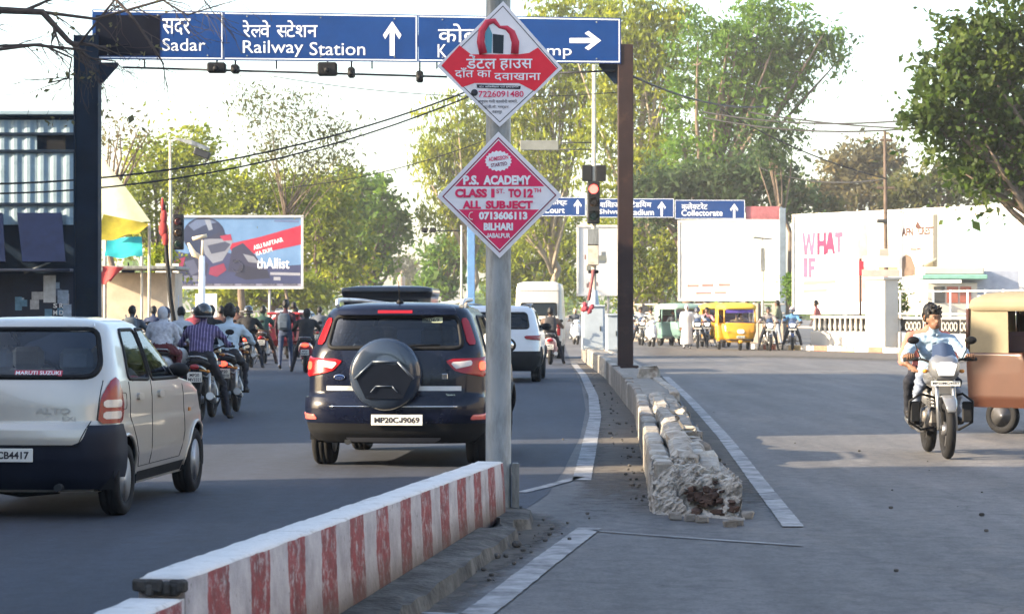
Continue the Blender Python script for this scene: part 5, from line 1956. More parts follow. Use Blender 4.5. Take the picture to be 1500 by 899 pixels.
# far wood closing the view
rng = np.random.default_rng(5)
n = 16000
x = rng.uniform(-140, 170, n)
yy = 330 + rng.uniform(0, 40, n)
hh = 6.5 + 2.5 * np.sin(x * .11) + 1.5 * np.sin(x * .37 + 1)
gap = np.exp(-((x + 14) / 7) ** 2)
z = rng.random(n) ** .7 * hh * (1 - .75 * gap)
o = obj('far_wood', leaf_mesh('far_wood', np.stack([x, yy, z], 1), 1.3, .6, 0, rng.choice(3, n), LEAF['green'], rng))
struct(o, 'stuff')
tag(o, 'far band of trees closing the view at the end of the road', 'wood')

# bare branches reaching in at the upper left
bt_ = thing('bare_tree', 'leafless tree whose bare branches reach across the upper left corner', 'tree', (-10.4, 40, 0))


def bp_(px, py, k=96.):
    w_ = ap(px, py, k)
    return Vector((w_.x + 10.4, w_.y - 40, w_.z))


mb = MB()
mb.tube([(0, 0, -.05), (.1, 0, 2), (.3, -.5, 4), bp_(-60, 60)], [.28, .24, .2, .13], 10)
rr = random.Random(12)


def twig(p, d, r, ln, depth):
    pts = [p]
    rs = [r]
    q_ = p.copy()
    dd = d.copy()
    n = 5
    for i in range(n):
        dd = (dd + Vector((rr.uniform(-.25, .25), rr.uniform(-.2, .2), rr.uniform(-.22, .2)))).normalized()
        q_ = q_ + dd * ln / n
        pts.append(q_.copy())
        rs.append(max(.004, r * (1 - .8 * (i + 1) / n)))
        if depth > 0 and rr.random() < .62:
            nd = (dd + Vector((rr.uniform(-.9, .9), rr.uniform(-.5, .5), rr.uniform(-.9, .6)))).normalized()
            twig(q_.copy(), nd, rs[-1] * .75, ln * rr.uniform(.45, .75), depth - 1)
    mb.tube(pts, rs, 5)


for path, r in (([(-60, 60), (0, 15), (62, 18), (100, 60), (112, 68)], .07), ([(62, 18), (140, 28), (240, 0), (330, -25)], .028), ([(-60, 80), (50, 66), (110, 72), (160, 10), (200, -40)], .03),
                ([(150, -20), (190, 20), (225, 70), (240, 95)], .026), ([(100, 60), (130, 85), (170, 90)], .018), ([(200, -30), (245, 5), (275, 22), (330, 5)], .018),
                ([(290, -20), (300, 2), (312, 18)], .012), ([(-60, 70), (60, 65), (105, 85), (100, 115), (70, 122)], .022), ([(112, 68), (118, 90), (150, 110)], .012)):
    pts = [bp_(x, y) for x, y in path]
    mb.tube(pts, [r * (1 - .65 * i / len(pts)) for i in range(len(pts))], 7)
    for i in range(1, len(pts)):
        for _ in range(2):
            a = pts[i - 1].lerp(pts[i], rr.random())
            d = (pts[i] - pts[i - 1]).normalized()
            twig(a, (d + Vector((rr.uniform(-.4, .6), rr.uniform(-.3, .3), rr.uniform(-1, .6)))).normalized(), r * .45, rr.uniform(.4, .9), 1)
mb.build('trunk', M('bark_dark', (.055, .042, .038), .95, var=.3, vs=5), bt_)['label'] = 'bare dark trunk with its limbs and twigs'
rng = np.random.default_rng(3)
C = []
for _ in range(26):
    px, py = rng.uniform(60, 240), rng.uniform(5, 190)
    for _ in range(4):
        v = bp_(px, py)
        C.append([v.x + rng.normal(0, .05), v.y + rng.normal(0, .1), v.z + rng.normal(0, .05)])
obj('crown', leaf_mesh('crown', np.array(C), .09, .5, .3, np.zeros(len(C)), LEAF['dry'], rng), bt_)

# ------------------------------------------------------------------ cars
def in_poly(px, pz, poly):
    ins = np.zeros(px.shape, bool)
    n = len(poly)
    for i in range(n):
        (x0, y0), (x1, y1) = poly[i], poly[(i + 1) % n]
        c = (y0 > pz) != (y1 > pz)
        with np.errstate(divide='ignore', invalid='ignore'):
            xi = (x1 - x0) * (pz - y0) / (y1 - y0 + 1e-12) + x0
        ins ^= c & (px < xi)
    return ins


class Shell:
    """car body: plan outlines stacked by height. Table rows: z, half width, rear y, front y"""

    def __init__(s, tab, bow=.05, cr=.20, t0=.60, tap=.015, bowf=.14, crf=.30, ns=90):
        s.tab = np.array(tab, float)
        s.bow, s.cr, s.t0, s.tap, s.bowf, s.crf, s.ns = bow, cr, t0, tap, bowf, crf, ns

    def row(s, z):
        return [float(np.interp(z, s.tab[:, 0], s.tab[:, k])) for k in (1, 2, 3)]

    def end(s, t, bow, cr):
        qv = np.clip((t - s.t0) / (1 - s.t0), 0, 1)
        return bow * t ** 2 + cr * (1 - (1 - qv ** 2.3) ** (1 / 2.3))

    def half(s, z):
        """half outline, rear centre -> right -> front centre"""
        w, r, f = s.row(z)
        L = f - r
        k = min(1., L / 1.4)
        kw = min(1, w / .5)
        t = np.concatenate([np.linspace(0, s.t0, 10)[:-1], s.t0 + (1 - s.t0) * np.sin(np.linspace(0, PI / 2, 13))])
        yr = r + s.end(t, s.bow, s.cr * kw) * k
        yf = f - s.end(t, s.bowf, s.crf * kw) * k
        ys_ = np.linspace(yr[-1], yf[-1], s.ns + 2)[1:-1]
        X = np.concatenate([t * w, np.full(s.ns, w), t[::-1] * w])
        Y = np.concatenate([yr, ys_, yf[::-1]])
        c = (r + f) / 2
        X = X * (1 - s.tap * np.abs((Y - c) / (L / 2)) ** 4)
        typ = np.array([0] * len(t) + [1] * s.ns + [2] * len(t))
        return X, Y, typ

    def side(s, y, z, off=0., sg=1):
        X, Y, typ = s.half(z)
        m = np.interp(y, Y, X)
        return Vector((sg * (m + off), y, z))

    def back(s, x, z, off=0.):
        X, Y, typ = s.half(z)
        n = np.argmax(typ > 0)
        return Vector((x, float(np.interp(abs(x), X[:n], Y[:n])) - off, z))

    def front(s, x, z, off=0.):
        X, Y, typ = s.half(z)
        i = np.argmax(typ > 1)
        return Vector((x, float(np.interp(abs(x), X[i:][::-1], Y[i:][::-1])) + off, z))

    def arc(s, a, z, off=0.):
        """a: signed distance along the outline from the rear centre"""
        X, Y, typ = s.half(z)
        d = np.concatenate([[0], np.cumsum(np.hypot(np.diff(X), np.diff(Y)))])
        x, y = np.interp(abs(a), d, X), np.interp(abs(a), d, Y)
        x2, y2 = np.interp(abs(a) + .02, d, X), np.interp(abs(a) + .02, d, Y)
        tx, ty = x2 - x, y2 - y
        L = math.hypot(tx, ty) or 1
        nx, ny = ty / L, -tx / L
        sg = 1 if a >= 0 else -1
        return Vector((sg * (x + nx * off), y + ny * off, z))

    def P(s, kind, a, z, off):
        if kind == 'R':
            return s.side(a, z, off, 1)
        if kind == 'L':
            return s.side(a, z, off, -1)
        if kind == 'B':
            return s.back(a, z, off)
        if kind == 'F':
            return s.front(a, z, off)
        return s.arc(a, z, off)

    def body(s, name, mats, parent, holes=(), arches=(), zsplit=None):
        """holes: (type index, polygon); arches: (y, z, R); zsplit: below this height second material"""
        zs = list(s.tab[:, 0])
        zz_ = []
        for a, b in zip(zs[:-1], zs[1:]):
            n = max(1, int((b - a) / .028))
            zz_ += [a + (b - a) * i / n for i in range(n)]
        zz_.append(zs[-1])
        vs_, N = [], None
        for z in zz_:
            X, Y, typ = s.half(z)
            ring = [(x, y, z) for x, y in zip(X, Y)] + [(-x, y, z) for x, y in zip(X[-2:0:-1], Y[-2:0:-1])]
            N = len(ring)
            vs_ += ring
        T_ = np.concatenate([typ, typ[-2:0:-1]])
        V = np.array(vs_)
        for (ay, az, R) in arches:
            dy, dz = V[:, 1] - ay, V[:, 2] - az
            d = np.hypot(dy, dz)
            m = (np.abs(d - R) < .03) & (np.abs(V[:, 0]) > .3) & (dz > -.16)
            V[m, 1] = ay + dy[m] / d[m] * R
            V[m, 2] = az + dz[m] / d[m] * R
        nz = len(zz_)
        fs, ft = [], []
        for i in range(nz - 1):
            for k in range(N):
                k2 = (k + 1) % N
                fs.append((i * N + k, i * N + k2, (i + 1) * N + k2, (i + 1) * N + k))
                ft.append(T_[k])
        fa = np.array(fs)
        cen = V[fa].mean(1)
        ft = np.array(ft)
        kill = np.zeros(len(fs), bool)
        for (ty, poly) in holes:
            a = cen[:, 1] if ty == 1 else cen[:, 0]
            kill |= (ft == ty) & in_poly(a, cen[:, 2], poly)
        for (ay, az, R) in arches:
            kill |= (np.hypot(cen[:, 1] - ay, cen[:, 2] - az) < R) & (np.abs(cen[:, 0]) > .3)
        mb = MB()
        mi = (cen[:, 2] < zsplit).astype(int) if zsplit else np.zeros(len(fs), int)
        keep = [f for f, q in zip(fs, kill) if not q]
        mb.add([tuple(v) for v in V], keep, 0, True)
        mb.m = [int(q) for q, w in zip(mi, kill) if not w]
        mb.add([tuple(v) for v in V[-N:]], [tuple(range(N))], 0, True)
        mb.add([tuple(v) for v in V[:N]], [tuple(range(N))], 1 if zsplit else 0, False)
        return mb.build(name, mats, parent)

    def patch(s, name, kind, poly, mat, parent, off=.006, depth=.012, nr=9, nc=12, skirt=True):
        """sheet lying on the body: polygon in (along, z)"""
        P = np.array(poly, float)
        z0, z1 = P[:, 1].min() + 1e-4, P[:, 1].max() - 1e-4
        vs_, fs = [], []
        for i in range(nr + 1):
            z = z0 + (z1 - z0) * i / nr
            xs = []
            for j in range(len(P)):
                a, b = P[j], P[(j + 1) % len(P)]
                if (a[1] - z) * (b[1] - z) <= 0 and abs(a[1] - b[1]) > 1e-9:
                    xs.append(a[0] + (b[0] - a[0]) * (z - a[1]) / (b[1] - a[1]))
            lo, hi = min(xs), max(xs)
            for k in range(nc + 1):
                vs_.append(s.P(kind, lo + (hi - lo) * k / nc, z, off))
        W_ = nc + 1
        for i in range(nr):
            for k in range(nc):
                fs.append((i * W_ + k, i * W_ + k + 1, (i + 1) * W_ + k + 1, (i + 1) * W_ + k))
        mb = MB().add(vs_, fs, 0, True)
        if skirt:
            edge = list(range(nc)) + [i * W_ + nc for i in range(nr)] + [nr * W_ + k for k in range(nc, 0, -1)] + [i * W_ for i in range(nr, 0, -1)]
            c = sum(vs_, Vector()) / len(vs_)
            ctr = Vector((0, 2, c.z))
            ev, ef = [], []
            for e in edge:
                p = vs_[e]
                nrm = {'R': Vector((1, 0, 0)), 'L': Vector((-1, 0, 0)), 'B': Vector((0, -1, 0)), 'F': Vector((0, 1, 0))}.get(kind)
                if nrm is None:
                    nrm = Vector((p.x, p.y - 1.2, 0)).normalized()
                ev += [p, p - nrm * depth]
            m = len(edge)
            ef = [(2 * i, 2 * ((i + 1) % m), 2 * ((i + 1) % m) + 1, 2 * i + 1) for i in range(m)]
            mb.add(ev, ef, 0, False)
        return mb.build(name, mat, parent)

    def band(s, name, kind, poly, width, mat, parent, off=.008, closed=True, r=None):
        """tube-like strip following a line on the body"""
        pts = []
        m = len(poly)
        for i in range(m if closed else m - 1):
            a, b = Vector(poly[i]), Vector(poly[(i + 1) % m])
            n = max(1, int((b - a).length / .06))
            for k in range(n):
                q_ = a.lerp(b, k / n)
                pts.append(s.P(kind, q_.x, q_.y, off))
        pts.append(s.P(kind, *(poly[0] if closed else poly[-1]), off))
        return MB().tube(pts, width / 2, 6, caps=not closed).build(name, mat, parent)


def rounded(poly, r=.05, n=4):
    out = []
    m = len(poly)
    for i in range(m):
        p0, p1, p2 = Vector(poly[i - 1]), Vector(poly[i]), Vector(poly[(i + 1) % m])
        a = p1 + (p0 - p1).normalized() * min(r, (p0 - p1).length * .45)
        b = p1 + (p2 - p1).normalized() * min(r, (p2 - p1).length * .45)
        for k in range(n + 1):
            t = k / n
            out.append(tuple((a * (1 - t) + p1 * t) * (1 - t) + (p1 * (1 - t) + b * t) * t))
    return out


GLASS = glass('window_glass', (.62, .67, .72), 1.5)
GLASS_D = glass('window_glass_dark', (.24, .26, .29), 1.45)
M('rim_silver', (.55, .56, .57), .4, metal=.4, var=.1, grime=.3)
M('rim_grey', (.20, .20, .21), .4, metal=.7, var=.1, grime=.3)
M('chrome', (.75, .75, .75), .12, metal=1., var=.03)
M('lamp_red_glass', (.26, .006, .010), .2, var=.12, vs=9, coat=.35)
M('lamp_red_lit', (.95, .06, .03), .25, var=.08, emit=1.2)
M('lamp_clear', (.55, .50, .46), .1, var=.15, vs=12, coat=1.)
M('plate_white', (.72, .71, .66), .5, var=.06)
M('trim_black', (.009, .0095, .011), .65, var=.2, grime=.2, gcol=(.03, .028, .026), spec=.2)
M('interior', (.12, .125, .14), .9, var=.2)
M('seat_grey', (.26, .29, .33), .9, var=.2)
M('window_interior', (.1, .1, .1))


def wheel(parent, x, y, R, wdt, sg, rim='rim_silver', spokes=6, steer=0.):
    """wheel (rim disc and hub) with its tyre; sg is the outer side"""
    h = wdt / 2
    rr_ = R * .64
    mb = MB()
    mb.lathe([(rr_, -h * .9), (rr_ * .97, -h * .2), (rr_ * .9, h * .35 * 1), (rr_ * .93, h * .75), (rr_, h * .82)], axis='X', n=28)
    for i in range(spokes):
        a = 2 * PI * i / spokes
        R3 = Matrix.Rotation(a, 3, 'X')
        mb.box(R3 @ Vector((h * .62, 0, rr_ * .52)), (.02, rr_ * .26, rr_ * .92), R3, b=.006)
    mb.lathe([(.0, h * .8), (.04, h * .78), (.055, h * .55), (.055, 0)], axis='X', n=14)
    mb.lathe([(rr_ * .55, -h * .3), (rr_ * .55, h * .1), (0, h * .12)], axis='X', n=16, mi=1)
    w_ = mb.build('wheel', [M(rim), M('steel_dark')], parent, (x, y, R))
    w_.rotation_euler = (0, 0, (PI if sg < 0 else 0) + steer)
    prof = [(rr_, -h * .86), (R * .80, -h * .98), (R * .93, -h * .94), (R * .99, -h * .7), (R, -h * .3), (R * .988, -h * .28), (R * .988, -h * .22), (R, -h * .2), (R, h * .2), (R * .988, h * .22), (R * .988, h * .28), (R, h * .3), (R * .99, h * .7), (R * .93, h * .94), (R * .80, h * .98), (rr_, h * .86)]
    MB().lathe(prof, axis='X', n=36, close=True).build('tyre', M('rubber'), w_)
    return w_


def arch_lip(sh, t, y, z, R, r, mat, z0=.22):
    for k_ in ('R', 'L'):
        pts = []
        for i in range(25):
            a = math.radians(-12 + 204 * i / 24)
            yy_, zz2 = y + R * math.cos(a), z + R * math.sin(a)
            if zz2 < z0:
                continue
            pts.append(sh.P(k_, yy_, zz2, .004))
        MB().tube(pts, r, 6).build('arch_trim', mat, t)
    # dark inner wheel housing
    for sg in (-1, 1):
        mb = MB()
        w_ = sh.row(.5)[0]
        a_ = [math.radians(-10 + 200 * i / 16) for i in range(17)]
        vs_ = [(sg * (w_ - .02), y + (R + .005) * math.cos(q_), z + (R + .005) * math.sin(q_)) for q_ in a_] + [(sg * (w_ - .34), y + (R + .005) * math.cos(q_), z + (R + .005) * math.sin(q_)) for q_ in a_]
        mb.add(vs_, [(i, i + 1, i + 18, i + 17) for i in range(16)], 0, True)
        vs2 = [(sg * (w_ - .34), y + (R + .005) * math.cos(q_), z + (R + .005) * math.sin(q_)) for q_ in a_]
        mb.add(vs2, [tuple(range(17))])
        mb.build('wheel_housing', M('trim_black'), t)


def seats(t, ys_, w=.5, z=.45, h=.65, n=2):
    for y in ys_:
        for i in range(n):
            x = (i - (n - 1) / 2) * (1.25 / n)
            s_ = MB().box((x, y, z + .02), (w, .5, .16), b=.05).box((x, y - .24, z + h / 2), (w, .16, h), Matrix.Rotation(-.18, 3, 'X'), b=.06).build('seat', M('seat_grey'), t)
            MB().box((x, y - .33, z + h + .08), (.26, .09, .18), b=.04).build('headrest', M('seat_grey'), s_)


def plate(t, T, s, w, h):
    p = MB().box(T.translation, (w, h, .012), T.to_3x3(), b=.004).build('number_plate', M('plate_white'), t)
    text(s, T @ Matrix.Translation((0, 0, .0075)), h * .55, w * .88, M('print_black'), p, .03, thick=.001)
    return p


# --- silver hatchback, nearest on the left
def hatchback():
    rw = gp(183, 754)
    head = math.radians(5.5)
    R, wb, w = .275, 2.36, .735
    h = Vector((math.sin(head), math.cos(head)))
    rgt = Vector((math.cos(head), -math.sin(head)))
    yr = .56                                  # rear axle from the tail
    org = Vector((rw.x, rw.y)) - rgt * (w - .02) - h * yr
    t = thing('hatchback_car', 'silver hatchback with dark blue-black rear bumper, nearest car at the left edge', 'car', (org.x, org.y, 0), -head)
    tab = [(.20, .66, .14, 3.38), (.30, .70, .05, 3.46), (.45, .735, .01, 3.50), (.60, .738, .0, 3.50), (.685, .738, .015, 3.47), (.70, .735, .055, 3.45), (.86, .735, .075, 3.34), (.94, .728, .095, 3.10),
           (1.00, .718, .115, 2.58), (1.10, .69, .17, 2.42), (1.25, .64, .27, 2.17), (1.38, .585, .37, 1.94), (1.43, .545, .42, 1.82), (1.465, .46, .50, 1.68), (1.485, .30, .66, 1.48), (1.492, .02, .98, 1.12)]
    sh = Shell(tab, .07, .22, .55, .03)
    paint = M('paint_silver', (.50, .47, .42), .34, metal=.35, var=.05, vs=2, coat=.7, grime=.12, gcol=(.36, .32, .27))
    rearw = rounded([(-.56, 1.045), (.56, 1.045), (.60, 1.13), (.52, 1.395), (-.52, 1.395), (-.60, 1.13)], .07)
    sideR = rounded([(.66, 1.02), (1.30, 1.00), (1.30, 1.385), (.86, 1.385)], .06)
    sideF = rounded([(1.36, 1.00), (2.32, .99), (1.98, 1.27), (1.72, 1.385), (1.36, 1.385)], .05)
    wind = [(-.6, 1.02), (.6, 1.02), (.52, 1.40), (-.52, 1.40)]
    arches = [(yr, R, R + .055), (yr + wb, R, R + .055)]
    sh.body('body', [paint, M('bumper_navy', (.005, .008, .020), .6, var=.2, vs=4, grime=.25, gcol=(.016, .017, .022))], t, [(0, rearw), (1, sideR), (1, sideF), (2, wind)], arches, .0)
    # dark bumper shell over the tail
    ml = sum(1 for _ in ())
    bump = [(-1.16, .33), (-1.05, .26), (1.05, .26), (1.16, .33), (1.12, .60), (.82, .70), (.78, .56), (-.78, .56), (-.82, .70), (-1.12, .60)]
    sh.patch('bumper', 'C', [(-1.00, .22), (1.00, .22), (1.06, .36), (1.03, .60), (.90, .695), (-.90, .695), (-1.03, .60), (-1.06, .36)], M('bumper_navy'), t, .028, .05, 14, 36)
    sh.patch('tailgate_lip', 'B', rounded([(-.52, .555), (.52, .555), (.58, .72), (-.58, .72)], .06), paint, t, .034, .04, 8, 16)
    sh.band('seam', 'B', [(-.58, .725), (-.50, .548), (.50, .548), (.58, .725)], .008, M('black'), t, .036, False)
    sh.patch('window', 'B', rearw, GLASS, t, .003, .0, 10, 14, False)
    sh.band('window_seal', 'B', rearw, .045, M('trim_black'), t, .0)
    for k_ in ('R', 'L'):
        for poly in (sideR, sideF):
            sh.patch('window', k_, poly, GLASS, t, .003, .0, 10, 12, False)
            sh.band('window_seal', k_, poly, .036, M('trim_black'), t, -.004)
        # shut lines, handles, rubbing strip
        sh.band('seam', k_, [(1.33, 1.0), (1.33, .34), (2.36, .34), (2.46, .55), (2.38, .98)], .007, M('black'), t, .001, False)
        sh.band('seam', k_, [(1.33, .34), (.98, .34), (.84, .56), (.66, .74), (.66, 1.0)], .007, M('black'), t, .001, False)
        for y in (.86, 1.52):
            o_ = sh.patch('door_handle', k_, rounded([(y, .855), (y + .15, .855), (y + .15, .905), (y, .905)], .015), M('chrome_dull', (.45, .43, .40), .3, metal=.6), t, .022, .025, 4, 5)
        sh.patch('rocker', k_, [(1.0, .22), (2.55, .22), (2.55, .30), (1.0, .30)], M('trim_black'), t, .004, .01, 3, 12)
        sg = 1 if k_ == 'R' else -1
        m_ = sh.P(k_, 2.28, 1.05, .09)
        MB().ball(m_, (.09, .07, .06), 10, 7).tube([sh.P(k_, 2.30, 1.01, 0), m_], .02, 6).build('mirror', M('trim_black'), t)
        sh.patch('indicator', k_, [(2.60, .70), (2.66, .70), (2.66, .73), (2.60, .73)], M('amber_small', (.5, .2, .03), .3), t, .008, .01, 2, 2)
        # rising tail lamps wrapped round the corner
        lamp = [(sg * q_[0], q_[1]) for q_ in rounded([(.625, .705), (.925, .705), (.955, .82), (.90, .93), (.80, 1.045), (.73, 1.04), (.645, .90)], .04)]
        lo = sh.patch('tail_light', 'C', lamp, M('lamp_red_glass'), t, .012, .025, 14, 10)
        for zc in (.765, .85):
            sh.patch('lens', 'C', [(sg * q_[0], q_[1]) for q_ in rounded([(.665, zc - .028), (.875, zc - .028), (.875, zc + .028), (.665, zc + .028)], .025)], M('lamp_clear'), lo, .017, .01, 5, 8)
    sh.band('seam', 'B', [(-.63, 1.02), (-.61, .73)], .008, M('black'), t, .002, False)
    sh.band('seam', 'B', [(.63, 1.02), (.61, .73)], .008, M('black'), t, .002, False)
    sh.band('seam', 'R', rounded([(.42, .80), (.56, .80), (.56, .92), (.42, .92)], .03), .006, M('trim_black'), t, .001)
    sh.patch('windscreen', 'F', wind, GLASS, t, .003, 0, 8, 12, False)
    for (y, R_) in ((yr, R), (yr + wb, R)):
        arch_lip(sh, t, y, R, R + .055, .014, paint)
        for sg in (-1, 1):
            wheel(t, sg * (w - .085), y, R, .165, sg, 'rim_silver', 5)
    MB().box((0, 1.75, .35), (1.3, 2.5, .1)).box((0, 2.35, .80), (1.25, .35, .30), b=.06).build('cabin_floor', M('interior'), t)
    seats(t, (1.85, 1.0), .46, .50, .58)
    MB().tube([(-.36, 2.12, .86), (-.36, 2.1, .90)], .03, 8).lathe([(.17, -.012), (.19, 0), (.17, .012), (.155, 0)], (-.36, 2.06, .95), 'Y', 20, close=True).build('steering_wheel', M('black'), t)
    # roof lip, badges, sticker, exhaust
    sh.patch('roof_trim', 'B', [(-.50, 1.412), (.50, 1.412), (.48, 1.44), (-.48, 1.44)], paint, t, .02, .03, 3, 12)
    T = plane_T(sh.back(.30, .80, .012), (1, 0, 0), (0, .13, 1))
    text('ALTO', T, .045, .26, M('chrome_dull'), t, .02)
    T = plane_T(sh.back(.42, .745, .012), (1, 0, 0), (0, .13, 1))
    text('LXi', T, .03, .10, M('chrome_dull'), t, .0)
    T = plane_T(sh.back(.17, 1.075, .012), (1, 0, 0), (0, .5, 1))
    MB().box(T.translation, (.36, .045, .002), T.to_3x3()).build('sticker', M('sticker_red', (.5, .06, .10), .5), t)
    text('MARUTI SUZUKI', T @ Matrix.Translation((0, 0, .004)), .03, .34, M('sign_white'), t, .02)
    MB().tube([(.35, .02, .24), (.35, .5, .26)], .03, 8).build('exhaust_pipe', M('steel_dark'), t)
    plate(t, plane_T(sh.back(-.05, .48, .04), (1, 0, 0), (0, .02, 1)), 'MP20CB4417', .46, .10)
    MB().tube([(-.2, .2, .24), (.0, .25, .20), (.3, .22, .23)], .05, 7).build('undertray', M('black'), t)
    return t


hatchback()


# --- black compact SUV with the spare wheel on its tail
def suv():
    rl_ = gp(472, 681)
    head = math.radians(5.0)
    R, wb, w = .335, 2.52, .88
    h = Vector((math.sin(head), math.cos(head)))
    rgt = Vector((math.cos(head), -math.sin(head)))
    yr = .72
    org = Vector((rl_.x, rl_.y)) + rgt * (w - .11) - h * yr + h * .2
    t = thing('suv_car', 'black SUV with a spare wheel on its tailgate, seen from behind', 'car', (org.x, org.y, 0), -head)
    tab = [(.24, .76, .14, 3.80), (.34, .84, .05, 3.92), (.50, .878, .0, 3.98), (.62, .882, .0, 3.99), (.70, .882, .04, 3.96), (.72, .88, .07, 3.95), (.90, .878, .08, 3.88), (1.00, .872, .10, 3.70),
           (1.07, .862, .115, 2.90), (1.15, .845, .135, 2.76), (1.30, .795, .20, 2.42), (1.48, .725, .27, 2.08), (1.545, .68, .30, 1.94), (1.585, .58, .38, 1.80), (1.61, .36, .62, 1.60), (1.618, .02, 1.1, 1.2)]
    sh = Shell(tab, .07, .22, .58, .02)
    paint = M('paint_black', (.004, .006, .017), .26, metal=.0, var=.15, vs=2, coat=.25, spec=.2, grime=.08, gcol=(.02, .018, .018))
    rearw = rounded([(-.66, 1.165), (.66, 1.165), (.60, 1.475), (-.60, 1.475)], .07)
    sideR = rounded([(.62, 1.12), (1.42, 1.11), (1.42, 1.47), (.86, 1.47)], .06)
    sideF = rounded([(1.50, 1.11), (2.62, 1.11), (2.30, 1.33), (2.05, 1.47), (1.50, 1.47)], .05)
    wind = [(-.72, 1.13), (.72, 1.13), (.62, 1.50), (-.62, 1.50)]
    arches = [(yr, R, R + .06), (yr + wb, R, R + .06)]
    sh.body('body', [paint, M('trim_black')], t, [(0, rearw), (1, sideR), (1, sideF), (2, wind)], arches, .36)
    sh.patch('window', 'B', rearw, GLASS_D, t, .003, 0, 10, 14, False)
    sh.band('window_seal', 'B', rearw, .05, M('trim_black'), t, -.004)
    # roof spoiler and high brake lamp
    sh.patch('spoiler', 'B', rounded([(-.60, 1.49), (.60, 1.49), (.56, 1.575), (-.56, 1.575)], .03), paint, t, .085, .12, 5, 14)
    sh.patch('brake_light', 'B', [(-.17, 1.505), (.17, 1.505), (.17, 1.535), (-.17, 1.535)], M('lamp_red_glass'), t, .09, .01, 2, 4)
    # tailgate, bumper, lower trim
    sh.patch('tailgate', 'B', rounded([(-.62, .60), (.62, .60), (.70, .78), (.70, 1.14), (-.70, 1.14), (-.70, .78)], .05), paint, t, .012, .03, 10, 16)
    sh.patch('bumper', 'C', [(-1.06, .42), (1.06, .42), (1.10, .55), (1.06, .69), (-1.06, .69), (-1.10, .55)], paint, t, .028, .05, 7, 36)
    sh.patch('lower_valance', 'C', rounded([(-.96, .26), (.96, .26), (1.02, .44), (-1.02, .44)], .03), M('trim_black'), t, .032, .05, 6, 30)
    sh.patch('skid_plate', 'B', rounded([(-.42, .255), (.42, .255), (.48, .30), (-.48, .30)], .02), M('rim_grey'), t, .036, .01, 3, 8)
    sh.patch('trim_strip', 'B', [(-.66, .755), (.66, .755), (.66, .80), (-.66, .80)], M('rim_silver'), t, .018, .01, 3, 16)
    sh.band('seam', 'B', [(-.63, .605), (.63, .605)], .012, M('chrome'), t, .03, False)
    for sg in (-1, 1):
        lamp = [(sg * q_[0], q_[1]) for q_ in rounded([(.50, 1.045), (.62, 1.075), (1.02, 1.085), (1.09, 1.05), (1.05, .90), (.88, .885), (.60, .94)], .03)]
        lo = sh.patch('tail_light', 'C', lamp, M('lamp_red_glass'), t, .02, .035, 10, 14)
        sh.patch('lens', 'C', [(sg * q_[0], q_[1]) for q_ in rounded([(.55, 1.03), (.76, 1.05), (.76, 1.0), (.60, .965)], .015)], M('lamp_clear'), lo, .025, .01, 5, 8)
        sh.patch('brake_lamp', 'C', [(sg * q_[0], q_[1]) for q_ in rounded([(.84, 1.035), (.93, 1.035), (.93, .955), (.84, .955)], .02)], M('lamp_red_lit'), lo, .025, .01, 4, 4)
        sh.patch('pillar_light', 'C', [(sg * q_[0], q_[1]) for q_ in rounded([(.72, 1.20), (.82, 1.20), (.72, 1.46), (.64, 1.46)], .02)], M('lamp_red_glass'), t, .014, .02, 8, 4)
        sh.patch('reflector', 'C', [(sg * q_[0], q_[1]) for q_ in rounded([(.74, .475), (.96, .475), (.98, .54), (.78, .53)], .015)], M('reflector_red', (.60, .12, .10), .2, coat=1., var=.2), t, .035, .01, 4, 6)
        rail = [sh.P('R' if sg > 0 else 'L', y, 1.555, -.02) + Vector((0, 0, .0)) for y in (.52, .62, .9, 1.3, 1.7, 1.9)]
        for q_, dz in zip(rail, (.02, .075, .085, .085, .08, .02)):
            q_.z += dz
        MB().tube(rail, .022, 7).build('roof_rail', M('rim_silver'), t)
    for k_ in ('R', 'L'):
        sg = 1 if k_ == 'R' else -1
        for poly in (sideR, sideF):
            sh.patch('window', k_, poly, GLASS, t, .003, 0, 10, 12, False)
            sh.band('window_seal', k_, poly, .036, M('trim_black'), t, -.004)
        sh.band('seam', k_, [(1.46, 1.1), (1.46, .42), (2.62, .42), (2.72, .7), (2.66, 1.08)], .008, M('trim_black'), t, .001, False)
        sh.band('seam', k_, [(1.46, .42), (1.14, .42), (1.02, .72), (.80, .9), (.62, 1.1)], .008, M('trim_black'), t, .001, False)
        for y in (1.02, 1.62):
            sh.patch('door_handle', k_, rounded([(y, .985), (y + .17, .985), (y + .17, 1.025), (y, 1.025)], .015), paint, t, .03, .03, 3, 5)
        sh.patch('rocker', k_, [(1.15, .26), (2.8, .26), (2.8, .40), (1.15, .40)], M('trim_black'), t, .012, .02, 3, 12)
        m_ = sh.P(k_, 2.52, 1.16, .12)
        mr = MB().ball(m_, (.11, .07, .085), 12, 8).tube([sh.P(k_, 2.55, 1.10, 0), m_], .025, 6).build('mirror', M('trim_black'), t)
        MB().ball(m_ + Vector((0, -.055, 0)), (.088, .02, .066), 12, 8).build('mirror_glass', M('chrome'), mr)
    sh.patch('windscreen', 'F', wind, GLASS, t, .003, 0, 8, 12, False)
    for y in (yr, yr + wb):
        arch_lip(sh, t, y, R, R + .06, .03, M('trim_black'))
        for sg in (-1, 1):
            wheel(t, sg * (w - .115), y, R, .205, sg, 'rim_silver', 7)
    MB().box((0, 1.9, .42), (1.5, 2.9, .1)).box((0, 2.65, .92), (1.45, .35, .34), b=.06).build('cabin_floor', M('interior'), t)
    seats(t, (2.05, 1.1), .5, .58, .62)
    # spare wheel cover
    c = Vector((-.06, sh.back(0, .92).y - .015, .915))
